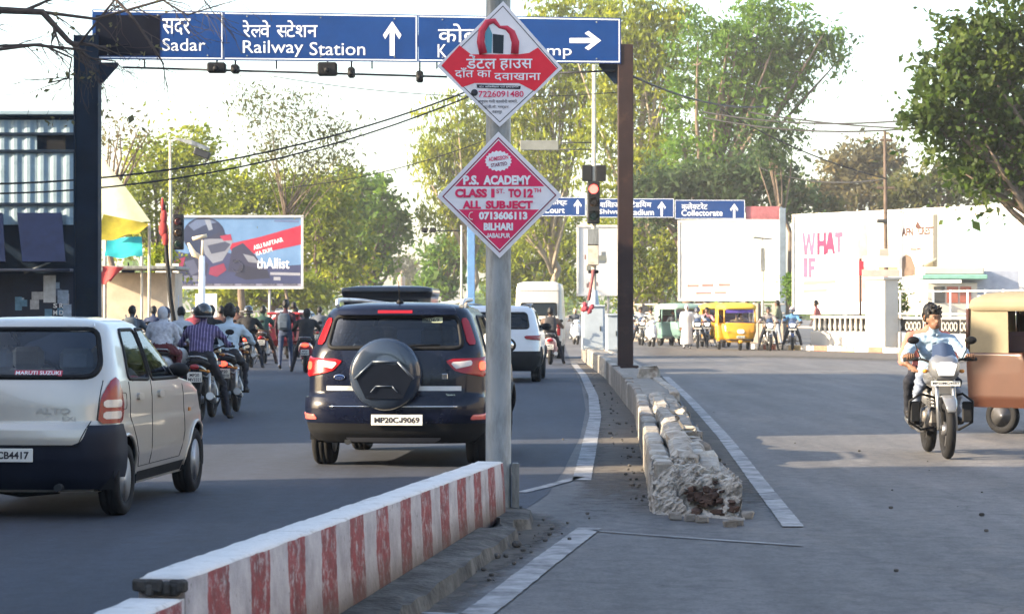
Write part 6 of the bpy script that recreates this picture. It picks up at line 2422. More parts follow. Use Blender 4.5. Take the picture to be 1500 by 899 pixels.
    sp_ = MB().lathe([(.30, .02), (.345, .0), (.352, -.08), (.345, -.15), (.31, -.185), (.20, -.20), (0, -.205)], c, 'Y', 40).build('spare_wheel_cover', M('cover_grey', (.018, .028, .048), .22, var=.1, vs=4, coat=.8), t)
    T = plane_T(c + Vector((0, -.196, 0)), (1, 0, 0), (0, 0, 1))
    hexo = [(.30 * math.cos(math.radians(a)), .30 * math.sin(math.radians(a))) for a in (180, 240, 300, 0)] + [(.13, .10), (-.13, .10)]
    hexo = [(-.275, -.03), (-.18, -.23), (.18, -.23), (.275, -.03), (.13, .105), (-.10, .105)]
    MB().prism(hexo, T, .014).build('cover_inset', M('cover_black', (.006, .008, .014), .25, var=.1, coat=.6), sp_)
    mbx = MB()
    for a, b in (((-.285, -.04), (-.11, .125)), ((-.11, .125), (.13, .125)), ((.13, .125), (.285, -.04))):
        mbx.tube([T @ Vector((*a, .018)), T @ Vector((*b, .014))], .012, 6, sy=1)
    mbx.build('cover_trim', M('cover_trim', (.09, .11, .14), .35, metal=.3), sp_)
    mbx = MB()
    for a, b in (((-.13, -.17), (-.08, -.11)), ((-.08, -.11), (.08, -.11)), ((.08, -.11), (.13, -.17))):
        mbx.tube([T @ Vector((*a, .026)), T @ Vector((*b, .026))], .006, 5)
    mbx.build('cover_rib', M('cover_trim'), sp_)
    # oval badge, lettering, plate, wiper, antenna
    bc = sh.back(-.53, .885, .020)
    ov = MB().lathe([(0, -.006), (.05, -.006), (.06, 0)], (0, 0, 0), 'Y', 20).build('badge', M('chrome'), t, bc)
    ov.scale = (1, 1, .5)
    T = plane_T(bc + Vector((0, -.009, 0)), (1, 0, 0), (0, 0, 1))
    MB().prism([(.05 * math.cos(a), .022 * math.sin(a)) for a in [i * PI / 10 for i in range(20)]], T, .001).build('badge_field', M('badge_blue', (.01, .03, .12), .3), t)
    text('Ford', T @ Matrix.Translation((0, 0, .003)), .024, .062, M('chrome'), t, .0)
    text('EcoSport', plane_T(sh.back(.53, .715, .018), (1, 0, 0), (0, .1, 1)), .022, .15, M('chrome'), t, .01)
    MB().box(sh.back(.50, .895, .018), (.06, .008, .05), b=.003).build('badge', M('chrome'), t)
    plate(t, plane_T(sh.back(.05, .475, .045), (1, 0, 0), (0, 0, 1)), 'MP20CJ9069', .50, .105)
    T = plane_T(sh.back(.36, 1.44, .006), (1, 0, 0), (0, .25, 1))
    MB().box(T.translation, (.20, .055, .002), T.to_3x3()).build('sticker', M('sticker_lime', (.40, .44, .30), .5), t)
    text('9069', T @ Matrix.Translation((0, 0, .003)), .035, .14, M('print_black'), t, .01)
    MB().tube([sh.back(.0, 1.17, .02), sh.back(.2, 1.19, .02), sh.back(.45, 1.20, .015)], .010, 5).build('wiper', M('black'), t)
    ab = Vector((.0, .58, 1.60))
    MB().tube([ab, ab + Vector((0, -.12, .22))], [.008, .004], 5).lathe([(.04, 0), (.03, .03), (.012, .045)], ab, 'Z', 10).build('antenna', M('black'), t)
    MB().tube([(-.45, .10, .26), (-.45, .6, .30)], .035, 8).box((.1, .5, .30), (.9, .5, .10), b=.04).build('exhaust', M('steel_dark'), t)
    return t, sh


suv()


# --- further cars share one simpler builder
def far_car(label, px, py, side_px, head, paint, w=.88, roof=1.60, tall=1., lamp='slim', L=4.0, R=.33, name='suv_car', zspl=.50, plate_txt=None):
    g_ = gp(px, py)
    h = Vector((math.sin(head), math.cos(head)))
    rgt = Vector((math.cos(head), -math.sin(head)))
    yr = .75
    org = Vector((g_.x, g_.y)) - rgt * side_px * (w - .1) - h * yr
    t = thing(name, label, 'car', (org.x, org.y, 0), -head)
    q_ = roof / 1.60
    tab = [(.24, w - .10, .12, L - .2), (.36, w - .04, .04, L - .08), (.55, w, .0, L), (.75, w, .03, L - .03), (.98 * q_, w - .01, .07, L - .28), (1.07 * q_, w - .03, .10, L - 1.05), (1.30 * q_, w - .09, .24, L - 1.5), (1.48 * q_, w - .15, .38, L - 1.85),
           (1.545 * q_, w - .2, .44, L - 2.0), (1.585 * q_, w - .32, .55, L - 2.2), (1.60 * q_, .02, 1.3, 1.4)]
    sh = Shell(tab, .07, .22, .58, .02, ns=60)
    rearw = rounded([(-w + .24, 1.12 * q_), (w - .24, 1.12 * q_), (w - .30, 1.44 * q_), (-w + .30, 1.44 * q_)], .07)
    sideW = rounded([(.75, 1.10 * q_), (L - 1.25, 1.09 * q_), (L - 1.75, 1.45 * q_), (1.0, 1.45 * q_)], .06)
    sh.body('body', [paint, M('trim_black')], t, [(0, rearw), (1, sideW)], [(yr, R, R + .06), (yr + 2.5, R, R + .06)], zspl)
    sh.patch('window', 'B', rearw, GLASS_D, t, .003, 0, 8, 10, False)
    sh.band('window_seal', 'B', rearw, .05, M('trim_black'), t, -.004)
    sh.patch('bumper', 'C', [(-1.0, .34), (1.0, .34), (1.05, .5), (1.02, .66), (-1.02, .66), (-1.05, .5)], M('trim_black'), t, .03, .05, 6, 26)
    for k_ in ('R', 'L'):
        sh.patch('window', k_, sideW, GLASS_D, t, .003, 0, 8, 14, False)
        sh.band('window_seal', k_, sideW, .04, M('trim_black'), t, -.004)
        sg = 1 if k_ == 'R' else -1
        if lamp == 'slim':
            pl = [(.56, .97 * q_), (1.06, .99 * q_), (1.10, .93 * q_), (.98, .87 * q_), (.60, .90 * q_)]
        else:
            pl = [(.72, .70), (1.0, .70), (1.0, 1.05 * q_), (.76, 1.05 * q_)]
        sh.patch('tail_light', 'C', [(sg * a, b) for a, b in rounded(pl, .03)], M('lamp_red_glass'), t, .02, .03, 7, 10)
        sh.patch('reflector', 'C', [(sg * a, b) for a, b in ((.82, .60), (.98, .60), (.92, .52))], M('black'), t, .036, .01, 3, 4)
        m_ = sh.P(k_, L - 1.5, 1.14 * q_, .12)
        MB().ball(m_, (.11, .07, .085), 10, 7).tube([sh.P(k_, L - 1.48, 1.08 * q_, 0), m_], .025, 6).build('mirror', M('trim_black'), t)
        rail = [sh.P(k_, y, 1.53 * q_, -.03) + Vector((0, 0, dz)) for y, dz in ((.62, .02), (.75, .09), (1.3, .10), (1.9, .09), (2.0, .02))]
        MB().tube(rail, .022, 6).build('roof_rail', M('rim_grey'), t)
    for y in (yr, yr + 2.5):
        arch_lip(sh, t, y, R, R + .06, .03, M('trim_black'))
        for sg in (-1, 1):
            wheel(t, sg * (w - .11), y, R, .21, sg, 'rim_grey', 5)
    MB().box((0, 1.9, .42), (1.4, 2.7, .1)).build('cabin_floor', M('interior'), t)
    seats(t, (1.9, 1.1), .5, .58, .62)
    if plate_txt:
        plate(t, plane_T(sh.back(0, .50, .045), (1, 0, 0), (0, 0, 1)), plate_txt, .48, .11)
    return t


white_paint = M('paint_white_car', (.58, .59, .61), .3, var=.03, coat=.8, grime=.06, gcol=(.5, .48, .45))
far_car('white SUV ahead of the black one, half hidden by the steel post', 786, 559, 1, math.radians(3), white_paint, .90, 1.62, name='suv_car', plate_txt='MP20CH5127')
far_car('white car waiting far ahead behind the dark scooter rider on the left', 455, 512, 1, math.radians(6), white_paint, .82, 1.50, lamp='tall', name='car')
# dark soft-top jeep ahead of the SUV: mostly its roof shows
jp = gp(560, 580)
t = thing('jeep', 'dark soft-top jeep ahead whose roof shows above the black SUV', 'jeep', (jp.x - .03, F * 1.0 / 79, 0), math.radians(-4))
jm = M('paint_jeep', (.018, .019, .024), .35, var=.2, coat=.5)
shj = Shell([(.45, .78, .1, 3.7), (.55, .80, .02, 3.8), (1.05, .80, .0, 3.8), (1.15, .80, .02, 2.4), (1.75, .82, .05, 1.95), (1.86, .86, .0, 1.95), (1.93, .84, .03, 1.9), (1.97, .6, .2, 1.7), (1.985, .02, .9, 1.0)], .03, .12, .75, .0, ns=40)
wj = rounded([(-.6, 1.2), (.6, 1.2), (.6, 1.7), (-.6, 1.7)], .05)
shj.body('body', [jm, jm], t, [(0, wj)], [(.75, .36, .44), (3.1, .36, .44)], .01)
shj.patch('window', 'B', wj, GLASS_D, t, .003, 0, 6, 8, False)
shj.band('window_seal', 'B', wj, .05, M('trim_black'), t, 0)
shj.band('roof_edge', 'B', [(-.8, 1.86), (.8, 1.86)], .05, M('trim_black'), t, .01, False)
for sg in (-1, 1):
    shj.patch('tail_light', 'B', [(sg * .62, .8), (sg * .74, .8), (sg * .74, 1.0), (sg * .62, 1.0)], M('lamp_red_glass'), t, .01, .02, 3, 3)
    for y in (.75, 3.1):
        wheel(t, sg * .70, y, .36, .22, sg, 'rim_grey', 5)
MB().box((0, 1.6, .55), (1.4, 2.6, .1)).build('cabin_floor', M('interior'), t)
# white delivery van
v0 = ap(790, 452, 47.5)
t = thing('van', 'tall white van with a dark rear window beyond the white SUV', 'van', (v0.x - .02, v0.y, 0), math.radians(-3))
shv = Shell([(.35, .68, .06, 3.5), (.45, .73, .0, 3.6), (1.2, .74, .0, 3.6), (1.35, .73, .02, 3.4), (2.15, .70, .08, 2.9), (2.32, .66, .12, 2.8), (2.38, .5, .25, 2.6), (2.40, .02, 1.2, 1.4)], .03, .10, .75, .0, ns=50)
wv = rounded([(-.56, 1.35), (.56, 1.35), (.54, 1.72), (-.54, 1.72)], .05)
shv.body('body', [M('paint_cream_van', (.50, .48, .43), .4, var=.04, coat=.3), M('trim_black')], t, [(0, wv)], [(.7, .3, .36), (2.9, .3, .36)], .40)
shv.patch('window', 'B', wv, GLASS_D, t, .003, 0, 6, 8, False)
shv.band('window_seal', 'B', wv, .04, M('trim_black'), t, 0)
shv.band('seam', 'B', [(-.62, .6), (-.62, 2.1), (.62, 2.1), (.62, .6)], .012, M('trim_black'), t, .002)
shv.patch('bumper', 'B', [(-.7, .38), (.7, .38), (.7, .55), (-.7, .55)], M('trim_black'), t, .05, .06, 3, 10)
for sg in (-1, 1):
    shv.patch('tail_light', 'B', [(sg * .57, .72), (sg * .67, .72), (sg * .67, 1.12), (sg * .57, 1.12)], M('lamp_red_glass'), t, .012, .02, 4, 3)
    for y in (.7, 2.9):
        wheel(t, sg * .62, y, .30, .18, sg, 'rim_grey', 5)
plate(t, plane_T(shv.back(0, .64, .01), (1, 0, 0), (0, 0, 1)), 'MP20GA2318', .46, .11)

# ------------------------------------------------------------------ two-wheelers
def mx(key, col, **kw):
    return M(key, col, **kw)


M('engine_grey', (.16, .16, .165), .5, metal=.6, var=.25, vs=20, grime=.4)
M('seat_black', (.014, .014, .015), .7, var=.2)
M('head_lamp', (.75, .77, .78), .08, var=.05, coat=1.)
M('head_lamp_on', (1., .95, .85), .2, emit=3.0)


def bike_wheel(t, y, R=.30, w=.09, spokes=5, dy=0., x=0.):
    mb = MB()
    r1 = R - w * .75
    mb.lathe([(r1, -.03), (r1 + .012, -.034), (r1 + .012, .034), (r1, .03), (r1 - .014, .02), (r1 - .014, -.02)], axis='X', n=26, close=True)
    for i in range(spokes):
        Rm = Matrix.Rotation(2 * PI * i / spokes, 3, 'X')
        mb.box(Rm @ Vector((0, 0, r1 * .52)), (.022, .032, r1 * .95), Rm, b=.005)
    mb.lathe([(.0, -.06), (.05, -.06), (.06, -.02), (.06, .02), (.05, .06), (0, .06)], axis='X', n=12)
    o = mb.build('wheel', M('rim_grey'), t, (x, y, R))
    prof = []
    for i in range(12):
        a = 2 * PI * i / 12
        prof.append((R - w * .52 + w * .52 * math.cos(a), w * .52 * math.sin(a)))
    MB().lathe(prof, axis='X', n=30, close=True).build('tyre', M('rubber'), o)
    return o


def motorcycle(label, loc, rz, paint, group=None, lit=True, near=False, ptext='MP20NK6412', steer=0., head_on=False, lean=0.):
    t = thing('motorcycle', label, 'motorcycle', loc, rz, group)
    t.rotation_euler = (0, lean, rz)
    bike_wheel(t, 0, .30, .11)
    bike_wheel(t, 1.27, .30, .095)
    st = M('steel_dark')
    # frame, engine, swing arm
    MB().tube([(0, .98, .92), (0, .80, .72), (0, .70, .40), (0, .42, .32), (0, .25, .45), (0, .15, .72)], .028, 7).build('frame', M('black'), t)
    for s in (-1, 1):
        MB().tube([(s * .10, 0, .30), (s * .10, .40, .36)], .022, 7).build('swing_arm', M('black'), t)
        MB().tube([(s * .13, .03, .32), (s * .12, .10, .66)], [.030, .026], 9).build('shock_absorber', M('chrome_dull' if 'chrome_dull' in MATS else 'chrome'), t)
        MB().tube([(s * .085, 1.27, .30), (s * .085, 1.16, .62), (s * .085, 1.04, .93)], [.024, .024, .022], 9).build('fork', M('fork_grey', (.30, .31, .32), .3, metal=.8), t)
        MB().box((s * .22, .44, .33), (.13, .035, .03), b=.008).build('footpeg', M('rubber'), t)
    MB().box((0, .55, .42), (.24, .36, .22), b=.04).box((0, .66, .58), (.17, .20, .20), Matrix.Rotation(.25, 3, 'X'), b=.02).lathe([(.09, -.15), (.11, -.12), (.11, .12), (.09, .15)], (0, .48, .40), 'X', 16).build('engine', M('engine_grey'), t)
    for i in range(4):
        MB().box((0, .67, .52 + i * .035), (.20, .22, .012)).build('cooling_fin', M('engine_grey'), t)
    MB().tube([(.09, .72, .55), (.13, .82, .40), (.15, .66, .27), (.16, .40, .26), (.17, .10, .30)], [.02, .022, .022, .03, .03], 9).tube([(.17, .14, .295), (.175, -.22, .36)], [.05, .055], 12).build('exhaust', M('exhaust_metal', (.30, .29, .28), .3, metal=.8, var=.15), t)
    # bodywork
    rings = []
    for (y, w_, z0, z1) in ((.40, .08, .74, .84), (.50, .13, .70, .93), (.65, .165, .70, .98), (.80, .15, .74, .98), (.92, .09, .80, .92)):
        rings.append([(w_ * math.cos(a) * (1 if math.sin(a) < .2 else .92), y, (z0 + z1) / 2 + (z1 - z0) / 2 * math.sin(a)) for a in [i * PI / 8 for i in range(16)]])
    MB().loft(rings).build('fuel_tank', paint, t)
    rings = []
    for (y, w_, z0, z1) in ((-.32, .09, .80, .86), (-.15, .13, .78, .86), (.10, .14, .74, .83), (.35, .12, .72, .80), (.46, .08, .74, .82)):
        rings.append([(w_ * math.cos(a), y, (z0 + z1) / 2 + (z1 - z0) / 2 * math.sin(a)) for a in [i * PI / 6 for i in range(12)]])
    MB().loft(rings).build('seat', M('seat_black'), t)
    rings = []
    for (y, w_, z0, z1) in ((-.46, .05, .74, .80), (-.36, .10, .68, .80), (-.1, .13, .60, .77), (.2, .13, .50, .74), (.36, .10, .48, .70)):
        rings.append([(w_ * math.cos(a), y, (z0 + z1) / 2 + (z1 - z0) / 2 * math.sin(a)) for a in [i * PI / 6 for i in range(12)]])
    MB().loft(rings).build('tail_panel', paint, t)
    for s in (-1, 1):
        MB().tube([(s * .12, -.05, .82), (s * .14, -.28, .86), (s * .06, -.44, .90), (0, -.45, .90)], .013, 6).build('grab_rail', M('fork_grey'), t)
    MB().ball((0, -.475, .76), (.065, .03, .04), 12, 8).build('tail_light', M('lamp_red_lit' if lit else 'lamp_red_glass'), t)
    # rear mudguard, plate
    pts = [(0, .02 - .36 * math.sin(a), .31 + .36 * math.cos(a)) for a in [math.radians(-30 + 14 * i) for i in range(9)]]
    MB().tube(pts, .07, 8, sx=1., sy=.18).build('mudguard', M('black'), t)
    plate(t, plane_T((0, -.43, .60), (1, 0, 0), (0, -.25, 1)), ptext, .20, .15) if False else None
    pm = plane_T((0, -.46, .62), (1, 0, 0), (0, -.2, 1))
    p_ = MB().box(pm.translation, (.20, .14, .01), pm.to_3x3(), b=.003).build('number_plate', M('plate_white'), t)
    text(ptext[:4], pm @ Matrix.Translation((0, .032, .006)), .045, .13, M('print_black'), p_, .02)
    text(ptext[4:], pm @ Matrix.Translation((0, -.03, .006)), .045, .17, M('print_black'), p_, .02)
    MB().tube([(0, -.36, .68), (0, -.44, .62)], .02, 6).build('plate_bracket', M('black'), t)
    for s in (-1, 1):
        MB().tube([(s * .06, -.42, .72), (s * .17, -.44, .70)], .012, 6).ball((s * .18, -.44, .70), (.03, .025, .022), 8, 6).build('indicator', M('amber_small' if 'amber_small' in MATS else 'black'), t)
    # front mudguard
    pts = [(0, 1.27 + .35 * math.sin(a), .30 + .35 * math.cos(a)) for a in [math.radians(-55 + 14 * i) for i in range(9)]]
    MB().tube(pts, [.05, .065, .07, .07, .07, .07, .07, .06, .045], 10, sx=1, sy=.22).build('mudguard', paint, t)
    # handlebar, mirrors, headlamp fairing
    MB().tube([(-.36, .80, 1.02), (-.20, .90, 1.02), (-.07, .96, .97), (.07, .96, .97), (.20, .90, 1.02), (.36, .80, 1.02)], .013, 8).build('handlebar', M('black'), t)
    for s in (-1, 1):
        MB().tube([(s * .24, .87, 1.02), (s * .38, .785, 1.02)], .019, 8).build('grip', M('rubber'), t)
        MB().tube([(s * .22, .88, 1.03), (s * .28, .92, 1.18)], .007, 5).ball((s * .30, .91, 1.22), (.065, .02, .042), 10, 7).build('mirror', M('black'), t)
        MB().tube([(s * .18, 1.0, .90), (s * .10, 1.0, .90)], .012, 6).ball((s * .19, 1.01, .90), (.03, .03, .022), 8, 6).build('indicator', M('amber_small' if 'amber_small' in MATS else 'black'), t)
    rings = []
    for (y, w_, z0, z1) in ((.96, .13, .82, 1.06), (1.04, .165, .80, 1.08), (1.12, .15, .80, 1.04), (1.17, .09, .83, .98)):
        rings.append([(w_ * math.copysign(abs(math.cos(a)) ** .7, math.cos(a)), y, (z0 + z1) / 2 + (z1 - z0) / 2 * math.copysign(abs(math.sin(a)) ** .8, math.sin(a))) for a in [i * PI / 8 for i in range(16)]])
    MB().loft(rings).build('headlight_fairing', paint, t)
    T = plane_T((0, 1.165, .91), (-1, 0, 0), (0, -.25, 1))
    MB().prism([(-.115, .06), (-.075, -.06), (.075, -.06), (.115, .06), (.05, .085), (-.05, .085)], T, .03).build('headlight', M('head_lamp_on' if head_on else 'head_lamp'), t)
    vis = []
    for i in range(7):
        u = -1 + i / 3
        vis.append(Vector((u * .13, 1.10 - .06 * abs(u), 1.05)))
    vtop = [Vector((v.x * .78, v.y - .12, 1.20 - .03 * abs(v.x) / .13)) for v in vis]
    MB().add([*vis, *vtop], [(i, i + 1, i + 8, i + 7) for i in range(6)], 0, True).build('windscreen', M('visor_smoke', (.035, .05, .09), .15, coat=1.), t)
    T = plane_T((0, 1.15, .775), (-1, 0, 0), (0, -.1, 1))
    p_ = MB().box(T.translation, (.30, .05, .01), T.to_3x3()).build('number_plate', M('plate_white'), t)
    text(ptext, T @ Matrix.Translation((0, 0, .006)), .032, .27, M('print_black'), p_, .01)
    if near:
        for s in (-1, 1):
            pts = [(s * .07, .82, .62), (s * .22, .88, .66), (s * .33, .86, .58), (s * .33, .82, .36), (s * .20, .78, .28), (s * .06, .74, .30)]
            MB().tube(pts, .014, 8).build('crash_guard', M('black'), t)
            MB().box((s * .27, .85, .47), (.10, .03, .22), b=.02).build('leg_shield', M('trim_black'), t)
        MB().box((.0, .95, .70), (.22, .10, .16), b=.04).build('shroud', paint, t)
    MB().tube([(-.10, .32, .30), (-.22, .30, .02)], .012, 6).build('side_stand', M('black'), t)
    return t


def scooter(label, loc, rz, paint, group=None, lit=True, ptext='MP20SB4410', head_on=False):
    t = thing('scooter', label, 'scooter', loc, rz, group)
    bike_wheel(t, 0, .24, .11, 6)
    bike_wheel(t, 1.22, .24, .10, 6)
    rings = []
    for (y, w_, z0, z1) in ((-.40, .06, .66, .74), (-.30, .13, .52, .76), (-.10, .18, .40, .76), (.15, .18, .34, .74), (.38, .15, .32, .66), (.46, .12, .32, .5)):
        rings.append([(w_ * math.copysign(abs(math.cos(a)) ** .75, math.cos(a)), y, (z0 + z1) / 2 + (z1 - z0) / 2 * math.sin(a)) for a in [i * PI / 8 for i in range(16)]])
    MB().loft(rings).build('body', paint, t)
    MB().box((0, .64, .29), (.30, .46, .07), b=.03).build('floorboard', M('trim_black'), t)
    rings = []
    for (z, w_, y0, d) in ((.26, .15, .90, .08), (.45, .20, .97, .09), (.70, .20, 1.02, .09), (.86, .14, 1.02, .08), (.92, .08, 1.0, .06)):
        rings.append([(w_ * math.cos(a), y0 + d * math.sin(a) + (.03 if math.sin(a) > 0 else 0) * math.sin(a), z) for a in [i * PI / 8 for i in range(16)]])
    MB().loft(rings).build('apron', paint, t)
    rings = []
    for (y, w_, z0, z1) in ((-.34, .11, .76, .82), (-.1, .15, .75, .84), (.2, .14, .74, .81), (.38, .10, .70, .77)):
        rings.append([(w_ * math.cos(a), y, (z0 + z1) / 2 + (z1 - z0) / 2 * math.sin(a)) for a in [i * PI / 6 for i in range(12)]])
    MB().loft(rings).build('seat', M('seat_black'), t)
    MB().ball((0, .98, 1.0), (.16, .11, .09), 14, 9).build('handlebar_cover', paint, t)
    MB().tube([(-.35, .84, 1.02), (-.14, .95, 1.02), (.14, .95, 1.02), (.35, .84, 1.02)], .015, 8).build('handlebar', M('black'), t)
    MB().ball((0, 1.08, 1.0), (.09, .03, .06), 12, 8).build('headlight', M('head_lamp_on' if head_on else 'head_lamp'), t)
    for s in (-1, 1):
        MB().tube([(s * .20, .93, 1.04), (s * .27, .93, 1.18)], .007, 5).ball((s * .29, .92, 1.21), (.06, .02, .045), 10, 7).build('mirror', M('black'), t)
        MB().tube([(s * .07, 1.22, .24), (s * .07, 1.08, .55)], .022, 7).build('fork', M('fork_grey'), t)
        MB().tube([(s * .15, -.1, .80), (s * .13, -.38, .86), (0, -.45, .87)], .013, 6).build('grab_rail', M('fork_grey'), t)
    pts = [(0, 1.22 + .28 * math.sin(a), .24 + .28 * math.cos(a)) for a in [math.radians(-70 + 18 * i) for i in range(8)]]
    MB().tube(pts, .075, 9, sx=1, sy=.25).build('mudguard', paint, t)
    MB().ball((0, -.40, .68), (.10, .03, .045), 12, 8).build('tail_light', M('lamp_red_lit' if lit else 'lamp_red_glass'), t)
    pm = plane_T((0, -.41, .50), (1, 0, 0), (0, -.15, 1))
    p_ = MB().box(pm.translation, (.20, .14, .01), pm.to_3x3(), b=.003).build('number_plate', M('plate_white'), t)
    text(ptext[:4], pm @ Matrix.Translation((0, .032, .006)), .045, .13, M('print_black'), p_, .02)
    text(ptext[4:], pm @ Matrix.Translation((0, -.03, .006)), .045, .17, M('print_black'), p_, .02)
    MB().tube([(.15, .1, .26), (.16, -.28, .32)], [.05, .055], 12).build('exhaust', M('exhaust_metal', (.30, .29, .28), .3, metal=.8), t)
    MB().box((0, .15, .26), (.2, .45, .16), b=.04).build('engine', M('engine_grey'), t)
    return t


# ------------------------------------------------------------------ people
M('skin', (.16, .085, .052), .55, var=.12, vs=6)
M('skin_dark', (.10, .052, .034), .55, var=.12, vs=6)
M('hair', (.008, .007, .007), .5, var=.3, vs=20, bump=.5, bs=60)
M('eye_white', (.35, .33, .31), .3)
M('shoe', (.02, .018, .017), .6, var=.3)
M('denim', (.10, .15, .24), .85, var=.18, vs=9)
M('trouser_dark', (.016, .018, .026), .85, var=.25, vs=6)
M('trouser_grey', (.19, .22, .27), .85, var=.15, vs=6)


def V3(*a):
    return Vector(a)


def ride(hs=.80, lean=.16, py=.16, feet='peg', hands='bar', hy=.83, hz=1.04, hx=.31, head_dx=0., turn=0.):
    J = {}
    J['pel'] = V3(0, py, hs + .09)
    J['waist'] = V3(0, py + lean * .30, hs + .23)
    J['chest'] = V3(0, py + lean * .85, hs + .39)
    J['neckb'] = V3(0, py + lean * 1.15, hs + .515)
    J['head'] = V3(head_dx, py + lean * 1.30 + .03, hs + .67)
    for s, k in ((-1, 'L'), (1, 'R')):
        J['sh' + k] = J['neckb'] + V3(s * .185, -.01, -.06)
        if hands == 'bar':
            J['ha' + k] = V3(s * hx, hy - .03, hz + .01)
            J['wr' + k] = V3(s * (hx - .01), hy - .10, hz + .015)
        elif hands == 'thigh':
            J['ha' + k] = V3(s * .17, py + .30, hs + .10)
            J['wr' + k] = V3(s * .19, py + .22, hs + .13)
        else:
            J['ha' + k] = V3(s * .12, py + .28, hs + .35)
            J['wr' + k] = V3(s * .15, py + .20, hs + .33)
        m = (J['sh' + k] + J['wr' + k]) / 2
        J['el' + k] = m + V3(s * .10, -.05, -.11)
        J['hip' + k] = J['pel'] + V3(s * .095, .02, -.02)
        if feet == 'peg':
            J['kn' + k] = V3(s * .205, py + .43, hs - .08)
            J['an' + k] = V3(s * .235, py + .26, .40)
            J['toe' + k] = V3(s * .25, py + .43, .36)
        elif feet == 'pill':
            J['kn' + k] = V3(s * .26, py + .40, hs - .02)
            J['an' + k] = V3(s * .24, py + .24, .44)
            J['toe' + k] = V3(s * .25, py + .40, .40)
        elif feet == 'floor':
            J['kn' + k] = V3(s * .16, py + .43, hs - .06)
            J['an' + k] = V3(s * .12, py + .42, .40)
            J['toe' + k] = V3(s * .13, py + .60, .35)
        else:
            J['kn' + k] = V3(s * .27, py + .30, hs - .30)
            J['an' + k] = V3(s * .36, py + .20, .09)
            J['toe' + k] = V3(s * .39, py + .36, .045)
    J['turn'] = turn
    return J


def stand(stride=.22, arm=.1, lean=.03, hgt=1.0):
    J = {'pel': V3(0, 0, .93), 'waist': V3(0, lean * .4, 1.07), 'chest': V3(0, lean, 1.26), 'neckb': V3(0, lean, 1.43), 'head': V3(0, lean + .03, 1.60), 'turn': 0.}
    for s, k in ((-1, 'L'), (1, 'R')):
        J['sh' + k] = V3(s * .19, lean - .01, 1.37)
        J['el' + k] = V3(s * .25, lean - s * arm * .6 - .03, 1.10)
        J['wr' + k] = V3(s * .25, lean - s * arm + .05, .87)
        J['ha' + k] = V3(s * .25, lean - s * arm + .06, .81)
        J['hip' + k] = V3(s * .095, 0, .90)
        J['kn' + k] = V3(s * .11, s * stride * .6 + .03, .50)
        J['an' + k] = V3(s * .11, s * stride, .09 if s > 0 else .12)
        J['toe' + k] = V3(s * .125, s * stride + .17, .04)
    if hgt != 1:
        for k in J:
            if k != 'turn':
                J[k] = J[k] * hgt
    return J


